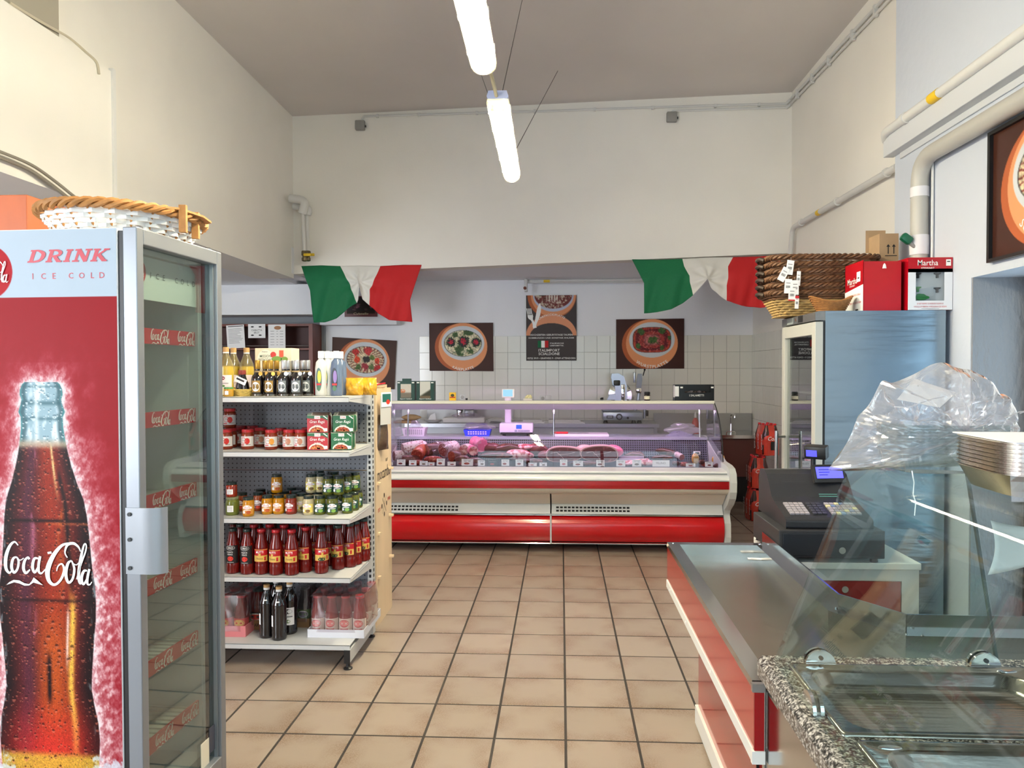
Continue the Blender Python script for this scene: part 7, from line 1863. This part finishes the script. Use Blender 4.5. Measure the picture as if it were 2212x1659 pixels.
# ================================================================ bottle packs by the wall
def sixpack():
    t=thing('soft_drink_pack','','bottle pack'); r_=.044
    bm_=MB().lathe([(r_*.8,0),(r_,.012),(r_,.10),(r_*.9,.14),(r_,.18),(r_,.215),(r_*.4,.30),(r_*.34,.315)],16).mesh('bottle',M('cola_dark',(60,18,14),.15,coat=.5)); cm_=MB().lathe([(r_*.36,.315),(r_*.36,.332),(0,.333)],12).mesh('cap',INKR)
    for i in range(2):
        for j in range(3):
            bo=put('bottle',bm_,t,((i-.5)*.089,(j-1)*.089,0)); put('cap',cm_,bo)
    FLM=M('red_film_pack',(196,48,28),.22,coat=.6,var=(9,.25),bump=(14,.5))
    def fn(u,v):
        a=2*math.pi*u; c_,s_=math.cos(a),math.sin(a); r2=(abs(c_)**5+abs(s_)**5)**(-.2); k=1-.30*max(0,v-.62)/.38
        lob=1+.02*math.cos(6*a)
        return (.091*r2*c_*k*lob,.136*r2*s_*k*lob,.004+.312*v)
    MB().grid(fn,48,12,0,True,True).build('film',FLM,t)
    MB().grid(lambda u,v:((u-.5)*.125,(v-.5)*.19,.317+.006*math.sin(u*9)*math.sin(v*11)),8,8).build('film',FLM,t)
    m_=MB(); 
    for y in (-.09,0,.09): m_.flat(text2('Coca-Cola',h=.03,w=.16,cx=0,cy=0,bold=.01,shear=.3),lambda u,v,y=y:(-.0955,y-v,.14+u),0)
    m_.flat(text2('Cola',h=.04,w=.1,cy=.2,bold=.01,shear=.3),lambda u,v:(u,-.1405,v-.02),0); m_.flat(rect2(-.05,.01,.06,.15),lambda u,v:(u+.03,-.1403,v),1)
    m_.build('lettering',[INKW,BLACK],t)
    return t
place('six',sixpack,(2.05,7.70,0.001),'red wrapped soft drink pack, lowest of the stack in the corner','soft drink packs',R(4))
place('six',None,(2.075,7.72,.34),'red wrapped soft drink pack, middle of the stack in the corner','soft drink packs',R(-3))
place('six',None,(2.17,7.72,.68),'red wrapped soft drink pack, topmost of the stack in the corner','soft drink packs',R(8))

# ================================================================ cash desk and register
dk=thing('cash_desk','small white desk with a red drawer under the cash register','desk',(.925,3.05,0))
DW=M('desk_white',(216,220,218),.35); DX=.565
bevel(MB().box(0,DX,0,.46,.742,.77).build('desk_top',DW,dk),.003)
for x in (0,DX-.07): MB().box(x,x+.07,.02,.44,0,.742).build('side_panel',DW,dk)
MB().box(.07,DX-.07,.02,.05,.69,.742).build('front_rail',DW,dk)
dw_=MB().box(.07,DX-.075,.018,.036,.545,.688).build('drawer',M('drawer_red',(150,22,26),.3),dk)
MB().lathe([(.014,-.008),(.014,0)],14,c=(.26,.018,.655),axis='y').build('lock',CHROME,dw_)
MB().lathe([(.022,-.02),(.02,-.008),(.012,0)],14,c=(.27,.018,.58),axis='y').build('knob',M('beige_knob',(196,170,140),.5),dw_)
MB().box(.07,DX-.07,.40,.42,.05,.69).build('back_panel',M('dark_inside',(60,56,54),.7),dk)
cd=thing('till_box','black metal till box under the register','till',(.906,3.045,.7706))
bevel(MB().box(0,.434,.0,.40,.018,.134).build('case',M('drawer_black',(34,34,38),.5),cd),.004)
bevel(MB().box(.015,.419,-.006,.0,.028,.122).build('front_panel',M('drawer_navy',(14,18,26),.4),cd),.003)
MB().lathe([(.014,-.012),(.013,-.004),(.007,-.002)],16,c=(.255,-.003,.055),axis='y').build('lock',CHROME,cd)
for x in (.03,.40):
    for y in (.03,.40): MB().lathe([(.018,0),(.015,.018)],12,c=(x,y,0)).build('foot',BLACK,cd)
rg=thing('cash_register','black electronic cash register with blue screens','cash register',(.945,3.075,.9056))
RGM=M('register_black',(30,31,36),.42)
RW=.36
prf=[(0,0),(0,.035),(.02,.045),(.17,.085),(.21,.10),(.25,.15),(.29,.19),(.33,.205),(.40,.20),(.42,.15),(.42,0)]
o=MB().prism(prf,0,RW,0,lambda u,v,k:(k,u,v)).build('body',RGM,rg); bevel(o,.008,3)
def onkey(x,y,lift=.001): return (x, .02+y, .045+y*.04/.15+lift)
def pad(x0,nx,ny,name,cols):
    for i in range(nx):
        for j in range(ny):
            kk=MB(); x=x0+.021*i; y=.03+.022*j; z=.045+y*.2667
            kk.obox((x,.02+y,z+.002),(.0088,0,0),(0,.0085,.0023),(0,-.0012,.0045)); kk.build(name,cols[(i*3+j)%len(cols)],rg)
KG=M('key_light',(150,144,150),.4); pad(.04,4,5,'key',[KG]); pad(.135,3,5,'key',[M('key_dark',(52,52,58),.4)]); pad(.215,6,5,'key',[KG,KG,KG,M('key_cream',(206,196,150),.4),KG,KG,M('key_blue',(110,130,160),.4)])
dp=thing('x','','x') if False else None
sc=MB(); sc.rbox(-.075,.075,-.012,.012,0,.085,.005); so=sc.build('operator_display',BLACK,rg,loc=(.27,.245,.155),rot=(R(-22),0,R(8)))
MB().box(-.062,.062,-.0132,-.0122,.02,.072).build('screen',emismat('blue_screen',(74,74,255),1.1),so)
m_=MB()
for k in range(3): m_.flat(rect2(-.05,-.01+.01*k,.034+.012*k,.037+.012*k),lambda x,y:(x,-.0138,y))
m_.build('screen_text',M('navy_ink',(20,20,90),.5),so)
MB().cyl((.235,.36,.19),(.235,.36,.26),.012,10).build('display_pole',BLACK,rg)
cs=MB(); cs.rbox(-.05,.05,-.028,.028,-.03,.03,.006); co=cs.build('customer_display',BLACK,rg,loc=(.245,.35,.285),rot=(R(10),0,R(-35)))
MB().box(-.038,.01,-.0292,-.0282,-.016,.014).build('screen',emismat('blue_screen2',(66,66,226),.7),co)
pr=MB(); pr.box(.06,.165,.252,.2525,.158,.159); pr.build('paper_slot',DARKG,rg)
MB().flat(text2('SAM4S',h=.009,w=.06,cx=.09,cy=0,bold=.01),lambda x,y:(x,.335+y*.3,.2062)).build('lettering',INKW,rg)
lnm=MB(); 
for k in range(2): lnm.flat(rect2(.21,.29,0,.003),lambda x,y,k=k:(x,.215-.008*k+y*.3,.108-.008*k+y+.0))
lnm.build('model_print',M('teal_print',(90,150,140),.5),rg)
cb=MB(); cb.tube(smooth2([(.93,3.05,.795),(.92,3.03,.78),(.915,3.02,.75),(.92,3.03,.70),(.93,3.03,.6)],5),.005,6)
tag(cb.build('power_cable',BLACK),'black cable hanging from the cash drawer over the desk edge','cable')

# ================================================================ red counter
rc=thing('red_counter','red laminate serving counter with sunken steel top','counter',(0,0,0))
RCT=.80
out_=[(.475,1.81),(.475,3.26),(.90,3.26),(.89,2.365),(1.02,2.175),(2.2,2.16),(2.2,1.81)]
inn_=[(.525,1.86),(.525,3.215),(.862,3.215),(.857,2.35),(1.0,2.135),(2.15,2.12),(2.15,1.86)]
n=len(out_); b=MB()
b.add([(x,y,RCT) for x,y in out_]+[(x,y,RCT) for x,y in inn_],[(i,(i+1)%n,(i+1)%n+n,i+n) for i in range(n)])
b.add([(x,y,RCT) for x,y in inn_]+[(x,y,RCT-.045) for x,y in inn_],[((i+1)%n,i,i+n,(i+1)%n+n) for i in range(n)])
b.add([(x,y,RCT) for x,y in out_]+[(x,y,RCT-.02) for x,y in out_],[(i,(i+1)%n,(i+1)%n+n,i+n) for i in range(n)])
b.v=[(x,y,z) for x,y,z in b.v]
b.build('steel_rim',STEEL2,rc)
fb=MB(); fb.add([(x,y,RCT-.045) for x,y in inn_],[tuple(reversed(range(n)))]); fb.build('steel_tray',M('tray_steel',(160,157,147),.24,.9,bump=(3,.12)),rc)
up=MB(); up.box(.886,.897,2.37,3.26,RCT,RCT+.004); 
for (a0,a1) in (((.895,2.365),(1.02,2.175)),((1.02,2.175),(2.2,2.16)),((.90,3.26),(.895,2.365))):
    d=Vector((a1[0]-a0[0],a1[1]-a0[1],0)); c0=Vector((a0[0],a0[1],RCT+.02))+d/2; nn=Vector((-d.y,d.x,0)).normalized()
    up.obox(c0,d/2,nn*.003,(0,0,.03))
up.build('upstand',STEEL2,rc)
sc_=MB()
for x,y in ((.50,3.24),(.88,3.24),(.905,2.36),(1.01,2.15),(1.05,2.14)): sc_.lathe([(.006,0),(.006,.002),(0,.003)],10,c=(x,y,RCT+.0))
tag(sc_.build('screws',CHROME,rc),kind='stuff')
fas=[(.476,1.80),(.476,3.258),(.90,3.258),(.90,3.24),(.50,3.24),(.50,1.80)]
b=MB(); b.prism(fas,.632,.779); b.build('red_fascia',M('counter_red',(172,32,24),.12,coat=.5),rc)
b=MB(); b.prism([(x-.004 if x<.48 else x,y) for x,y in fas],.60,.632); o=b.build('white_edge',M('edge_white',(226,226,220),.35),rc); bevel(o,.002)
b=MB(); b.box(.476,.50,1.792,1.80,.632,.779); b.build('corner_strip',M('counter_red_dark',(150,8,14),.25),rc)
MB().box(.470,.502,1.788,1.802,.779,.80).build('corner_cap',STEEL,rc); MB().box(.470,.502,1.788,1.802,.60,.632).build('corner_cap',M('edge_white'),rc)
MB().box(.502,2.2,1.80,1.815,.08,.778).build('end_sheet',STEEL2,rc)
MB().box(.60,.90,1.84,3.17,.10,.60).build('lower_body',M('counter_red'),rc)
MB().box(.592,.604,2.2,2.206,.10,.60).build('panel_joint',BLACKM,rc)
MB().box(.588,.91,1.83,3.185,.02,.10).build('white_plinth',M('edge_white'),rc)
MB().box(.90,2.2,1.84,2.12,.02,.74).build('rear_body',GREYM,rc)
for y in (2.0,3.0): MB().lathe([(.02,0),(.015,.02)],10,c=(.65,y,0)).build('foot',BLACK,rc)
for y in (2.3,2.75,3.15): MB().lathe([(.005,-.0015),(.005,0)],8,c=(.472,y,.616),axis='x').build('rivet',PLASTW,rc)
p=at(1632,1207,Z=.7565); t=thing('receipt_slip','small white paper slip lying in the steel counter tray','paper',(p.x,p.y,.7562),R(-6)); MB().box(-.032,.032,-.013,.013,0,.0008).build('paper',PAPER,t); m_=MB(); m_.flat(rect2(-.022,.015,-.002,.001),lambda x,y:(x,y,.0012)); m_.flat(rect2(-.022,.004,-.008,-.005),lambda x,y:(x,y,.0012)); m_.build('print',M('grey_ink'),t)

# ================================================================ granite food bar
gb=thing('food_bar','granite topped food bar with steel pans at the lower right','food bar',(0,0,0))
def granite():
    m=M('granite',(150,146,140),.22,coat=.4); nt=m.node_tree; N=nt.nodes; L=nt.links; p=N['Principled BSDF']
    tc=N.new('ShaderNodeTexCoord'); mp=N.new('ShaderNodeMapping'); mp.inputs['Scale'].default_value=(1,1.0,1); L.new(tc.outputs['Object'],mp.inputs[0])
    n1=N.new('ShaderNodeTexNoise'); n1.inputs['Scale'].default_value=210; n1.inputs['Detail'].default_value=3; L.new(mp.outputs[0],n1.inputs['Vector'])
    n2=N.new('ShaderNodeTexNoise'); n2.inputs['Scale'].default_value=95; n2.inputs['Detail'].default_value=2; L.new(mp.outputs[0],n2.inputs['Vector'])
    ad=N.new('ShaderNodeMath'); ad.operation='MULTIPLY_ADD'; ad.inputs[1].default_value=.45; L.new(n2.outputs['Fac'],ad.inputs[0]); 
    mu=N.new('ShaderNodeMath'); mu.operation='MULTIPLY'; mu.inputs[1].default_value=.55; L.new(n1.outputs['Fac'],mu.inputs[0]); L.new(mu.outputs[0],ad.inputs[2])
    rp=N.new('ShaderNodeValToRGB'); e=rp.color_ramp.elements; e[0].position=.40; e[0].color=C(26,25,25); e[1].position=.62; e[1].color=C(196,192,186)
    x=e.new(.46); x.color=C(72,69,67); x=e.new(.52); x.color=C(126,122,118); x=e.new(.56); x.color=C(168,163,157)
    L.new(ad.outputs[0],rp.inputs[0]); L.new(rp.outputs[0],p.inputs['Base Color']); return m
GR=granite()
gz0,gz1=.845,.90
b=MB()
b.prism([(.462,gz0+.01),(.462,gz1-.012),(.474,gz1),(.532,gz1),(.532,gz0),(.472,gz0)],.45,1.716,0,lambda u,v,k:(u,k,v))
b.box(.532,1.7,1.650,1.716,gz0,gz1); b.box(.532,1.7,1.308,1.350,gz0,gz1); b.box(1.03,1.7,.45,1.650,gz0,gz1); b.box(.532,1.03,.45,1.01,gz0,gz1)
b.build('granite_top',GR,gb)
MB().box(.506,1.68,.48,1.70,.08,gz0-.0005).build('steel_base',STEEL2,gb); MB().box(.506,1.68,1.70,1.797,.08,.778).build('steel_filler',STEEL2,gb)
for x in (.6,1.6):
    for y in (.6,1.55): MB().lathe([(.03,0),(.02,.08)],10,c=(x,y,0)).build('foot',BLACK,gb)
def pan(x0,y0,lb):
    """gastronorm pan with rolled rim and rounded basin"""
    t=thing('steel_pan',lb,'pan',(x0+.265,y0+.1625,gz1),group='steel pans in the food bar')
    hx,hy=.265,.1625
    def rr(hx_,hy_,r_,n=6):
        o_=[]
        for (cx,cy,a0) in ((hx_-r_,hy_-r_,0),(-hx_+r_,hy_-r_,90),(-hx_+r_,-hy_+r_,180),(hx_-r_,-hy_+r_,270)):
            for k in range(n+1):
                a=R(a0+90*k/n); o_.append((cx+r_*math.cos(a),cy+r_*math.sin(a)))
        return o_
    rings=[(rr(hx,hy,.012),-.003),(rr(hx,hy,.012),.002),(rr(hx-.003,hy-.003,.012),.006),(rr(hx-.010,hy-.010,.012),.006),(rr(hx-.013,hy-.013,.012),.003),(rr(hx-.030,hy-.024,.05),.002),(rr(hx-.036,hy-.030,.052),-.004),(rr(hx-.040,hy-.034,.055),-.026),(rr(hx-.050,hy-.044,.055),-.036),(rr(hx-.07,hy-.064,.05),-.038)]
    n=len(rings[0][0]); V=[(x,y,z) for r_,z in rings for x,y in r_]
    b=MB(); b.add(V,[(j*n+i,j*n+(i+1)%n,(j+1)*n+(i+1)%n,(j+1)*n+i) for j in range(len(rings)-1) for i in range(n)]+[tuple(range((len(rings)-1)*n,len(rings)*n))],0,True)
    b.build('pan',M('pan_steel',(176,172,164),.2,1.0,bump=(6,.08,(1,20,1))),t,ang=50)
    for sx in (-1,1): MB().lathe([(.022,.0022),(.020,.004),(.010,.0035),(0,.003)],16,c=(sx*(hx-.028)*.0+sx*(hx-.055),hy-.021,0),sy=.35).build('corner_stamp',STEEL2,t)
    return t
pan(.514,1.338,'steel food pan farther from the viewer, under the glass guard')
pan(.527,.995,'steel food pan nearest the viewer, cut by the picture edge')
# sneeze guard
sg=thing('glass_guard','curved clear glass guard with top shelf over the steel pans','glass guard',(0,0,gz1))
SGL=glassmat('guard_glass',(243,248,246),k=.6)
pf=[(.486,.006),(.53,.12),(.58,.25),(.622,.36)]+[(.622+.07*(1-math.cos(R(a)))+.0,.36+.085*math.sin(R(a))+.015*(a/90)) for a in (20,40,60,75,90)]+[(.74,.461),(1.25,.463)]
pfi=[(x+.005,z-.004) for x,z in reversed(pf)]
o=MB().prism(pf+pfi,.55,1.668,0,lambda u,v,k:(u,k,v),True).build('curved_pane',SGL,sg,ang=30)
ep=[(.505,.012),(.545,.12),(.635,.355),(.66,.41),(.70,.445),(.915,.452),(.986,.012)]
MB().prism(ep,1.672,1.678,0,lambda u,v,k:(u,k,v)).build('end_pane',SGL,sg)
MB().tube([(.986,1.675,.012),(.915,1.675,.452)],.005,6).build('edge_rod',M('edge_grey',(110,118,118),.2,.6),sg)
MB().box(.95,1.25,.60,1.66,.452,.458).build('shelf_rail',M('rail_grey',(190,192,190),.35,.4),sg)
def clip(x,y,rz):
    c_=MB()
    pts=[(.034*math.cos(R(a)),.034*math.sin(R(a))) for a in range(0,181,12)]
    c_.prism(pts,-.011,-.004,0,lambda u,v,k:(u,k,v+.001),True); c_.prism(pts,.004,.011,0,lambda u,v,k:(u,k,v+.001),True); c_.box(-.03,.03,-.004,.004,.001,.006)
    o=c_.build('glass_clip',CHROME,sg,loc=(x,y,0),rot=(0,0,rz),ang=30); MB().lathe([(.005,-.014),(.005,-.011)],8,c=(0,0,.018),axis='y').build('screw',DARKG,o)
clip(.59,1.672,0); clip(.955,1.672,0); clip(.50,1.45,R(90))
# leaning paper
p=at(2190,1185,Y=1.45)
t=thing('curled_paper','curled white paper sheet stuck at the right edge of the glass guard','paper',(p.x,1.45,p.z))
MB().grid(lambda u,v:(-.045+.16*u+.012*math.sin(3*v),.03*math.sin(2.2*u)+.01*v,.055-.11*v-.05*u*(1-v)+.03*u*u),12,8).build('paper',PAPER,t).modifiers.new('thick','SOLIDIFY').thickness=.0006

# ---------------------------------------------------------------- on the guard shelf
SZ=gz1+.4636
CLR=glassmat('clear_plastic',(222,232,234),rough=.05,haze=.16,k=2.0,hazecol=(200,214,218))
t=thing('container_stack','stack of ribbed clear plastic containers inside a bag','container stack',(.80,1.56,SZ),R(4))
for i in range(9):
    b=MB(); hx,hy=.112,.078; n=64
    def ring(k,z,rib=0): return [((hx*k+(rib if q%2 else 0))*(abs(math.cos(2*math.pi*q/n))**.35)*(1 if math.cos(2*math.pi*q/n)>0 else -1),(hy*k+(rib if q%2 else 0))*(abs(math.sin(2*math.pi*q/n))**.35)*(1 if math.sin(2*math.pi*q/n)>0 else -1),z) for q in range(n)]
    hgt=.042 if i==0 else .010
    rs=[ring(.86 if i==0 else .97,0),ring(.88 if i==0 else .97,.002,.0018),ring(.97,hgt-.004,.0018),ring(1.0,hgt-.002),ring(1.03,hgt)]
    V=[q for r_ in rs for q in r_]; b.add(V,[(j*n+q,j*n+(q+1)%n,(j+1)*n+(q+1)%n,(j+1)*n+q) for j in range(len(rs)-1) for q in range(n)]+([tuple(reversed(range(n)))] if i==0 else []))
    b.build('container',CLR,t,loc=(0,0,0 if i==0 else .0425+.0065*(i-1)))
MB().grid(lambda u,v:(-.10+.2*u,-.075+.15*v,.098+.002*math.sin(9*u)),6,6).build('lid_sheet',CLR,t)
# paper label inside the bag
lbp=[at(1938,862,Y=1.60),at(1975,818,Y=1.66),at(2066,848,Y=1.66),at(2030,880,Y=1.60)]
t=thing('packing_label','white printed packing label inside the clear bag','label',lbp[0]); b=MB()
V=[tuple(q-lbp[0]) for q in lbp]; b.add(V+[(x,y,z-.0008) for x,y,z in V],[(0,1,2,3),(7,6,5,4),(0,4,5,1),(1,5,6,2),(2,6,7,3),(3,7,4,0)]); b.build('sheet',PAPER,t)
m_=MB(); e1=(lbp[2]-lbp[1]); e2=(lbp[0]-lbp[1])
for r_,s in enumerate(('Contenitori per alimenti','Containers','Recipientes de aluminio')):
    m_.flat(text2(s,h=.085,w=[.62,.34,.6][r_],cx=.52,cy=0),lambda x,y,r_=r_: tuple(lbp[1]-lbp[0]+e1*(1-x)+e2*(.25+.2*r_+y)+Vector((0,-.0008,.001))))
m_.build('lettering',INKB,t)
# bag over the stack
outl=[(1786,1016),(1812,985),(1838,940),(1851,905),(1880,870),(1905,822),(1925,828),(1975,808),(2010,788),(2040,783),(2068,795),(2100,800),(2140,822),(2153,850),(2175,852),(2190,885),(2193,920),(2170,960),(2120,1000),(2060,1008),(1980,1010),(1900,1012),(1850,1018)]
YBG=1.57; O=[at(x,y,Y=YBG) for x,y in outl]; cen=Vector((.80,YBG,SZ+.085))
rb=random.Random(3)
def bagmesh(mb):
    n=len(O)*3; pts=smooth2([tuple(q) for q in O]+[tuple(O[0])],3)[:-1]; n=len(pts)
    for s in (-1,1):
        rows=9; V=[]
        for j in range(rows+1):
            f_=j/rows
            for i,q in enumerate(pts):
                q=Vector(q); p=cen.lerp(q,f_)
                dep=.105*(1-f_**2.2)**.6
                j_=.010*(1-abs(2*f_-1))+.006*(1-f_)
                w=math.sin(i*1.7+j*2.1)*.012+math.sin(i*.9-j*3.3)*.010
                p=p+Vector((rb.uniform(-j_,j_),s*dep+(w if 0<j<rows else 0)+rb.uniform(-j_,j_),rb.uniform(-j_,j_)))
                p.z=max(p.z,SZ+.001+.0 if p.x>.70 else SZ-.06)
                V.append(tuple(p-cen))
        mb.add(V,[(j*n+i,j*n+(i+1)%n,(j+1)*n+(i+1)%n,(j+1)*n+i) for j in range(rows) for i in range(n)],0,False)
BAGM=glassmat('plastic_bag',(250,250,252),rough=.10,haze=.20,k=2.4,hazecol=(232,230,238))
t=thing('plastic_bag','large crumpled clear plastic bag on top of the glass guard','plastic bag',cen); mb=MB(); bagmesh(mb); o=mb.build('film',BAGM,t)
sd=o.modifiers.new('soft','SUBSURF'); sd.levels=1; sd.render_levels=1
cr=MB()
for k in range(9):
    a=rb.uniform(0,6.28); q=[cen+Vector((.11*rb.uniform(-1.2,1.2),-.10+.03*rb.random(),.09*rb.uniform(-.9,.9)))]
    d=Vector((math.cos(a),rb.uniform(-.2,.2),math.sin(a)))
    for _ in range(4): q.append(q[-1]+d*.022+Vector((rb.uniform(-.008,.008),rb.uniform(-.004,.004),rb.uniform(-.008,.008))))
    cr.tube([tuple(x-cen) for x in q],.0012,4)
tag(cr.build('crease',glassmat('crease_film',(250,250,252),rough=.2,haze=.5,k=2.0),t),kind='stuff')
# aluminium trays
t=thing('foil_tray_stack','stack of aluminium foil trays in cling film on the glass guard','tray stack',(.90,1.29,SZ),R(-3))
ALU=M('aluminium_foil',(196,188,172),.24,1.0,bump=(20,.12))
for i in range(8):
    b=MB(); hx,hy=.175,.115; n=56
    def ring2(k,z): return [(hx*k*(abs(math.cos(2*math.pi*q/n))**.4)*(1 if math.cos(2*math.pi*q/n)>0 else -1),hy*k*(abs(math.sin(2*math.pi*q/n))**.4)*(1 if math.sin(2*math.pi*q/n)>0 else -1),z) for q in range(n)]
    hgt=.038 if i==0 else .0075
    rs=[ring2(.88 if i==0 else .985,0),ring2(.985,hgt-.002),ring2(1.0,hgt-.001),ring2(1.0,hgt+.0005)]
    V=[q for r_ in rs for q in r_]; b.add(V,[(j*n+q,j*n+(q+1)%n,(j+1)*n+(q+1)%n,(j+1)*n+q) for j in range(len(rs)-1) for q in range(n)]+([tuple(reversed(range(n)))] if i==0 else [])+([tuple(range((len(rs)-1)*n,len(rs)*n))] if i==7 else []),0,True)
    b.build('foil_tray',ALU,t,loc=(0,0,0 if i==0 else .0385+.0072*(i-1)),ang=30)
MB().box(-.165,.165,-.105,.105,.0905,.0925).build('card_lid',PAPER,t)
MB().grid(lambda u,v:((u-.5)*.36,-.121+.012*math.sin(u*23+v*5)*v,.0+.095*v),24,6,0,False).build('cling_film',WRAP,t)
lump(26,14,4,.35,.10,.07,.024).build('film_crumple',glassmat('shiny_film',(246,246,250),rough=.06,haze=.22,k=4.0),t,loc=(.06,.03,.093))
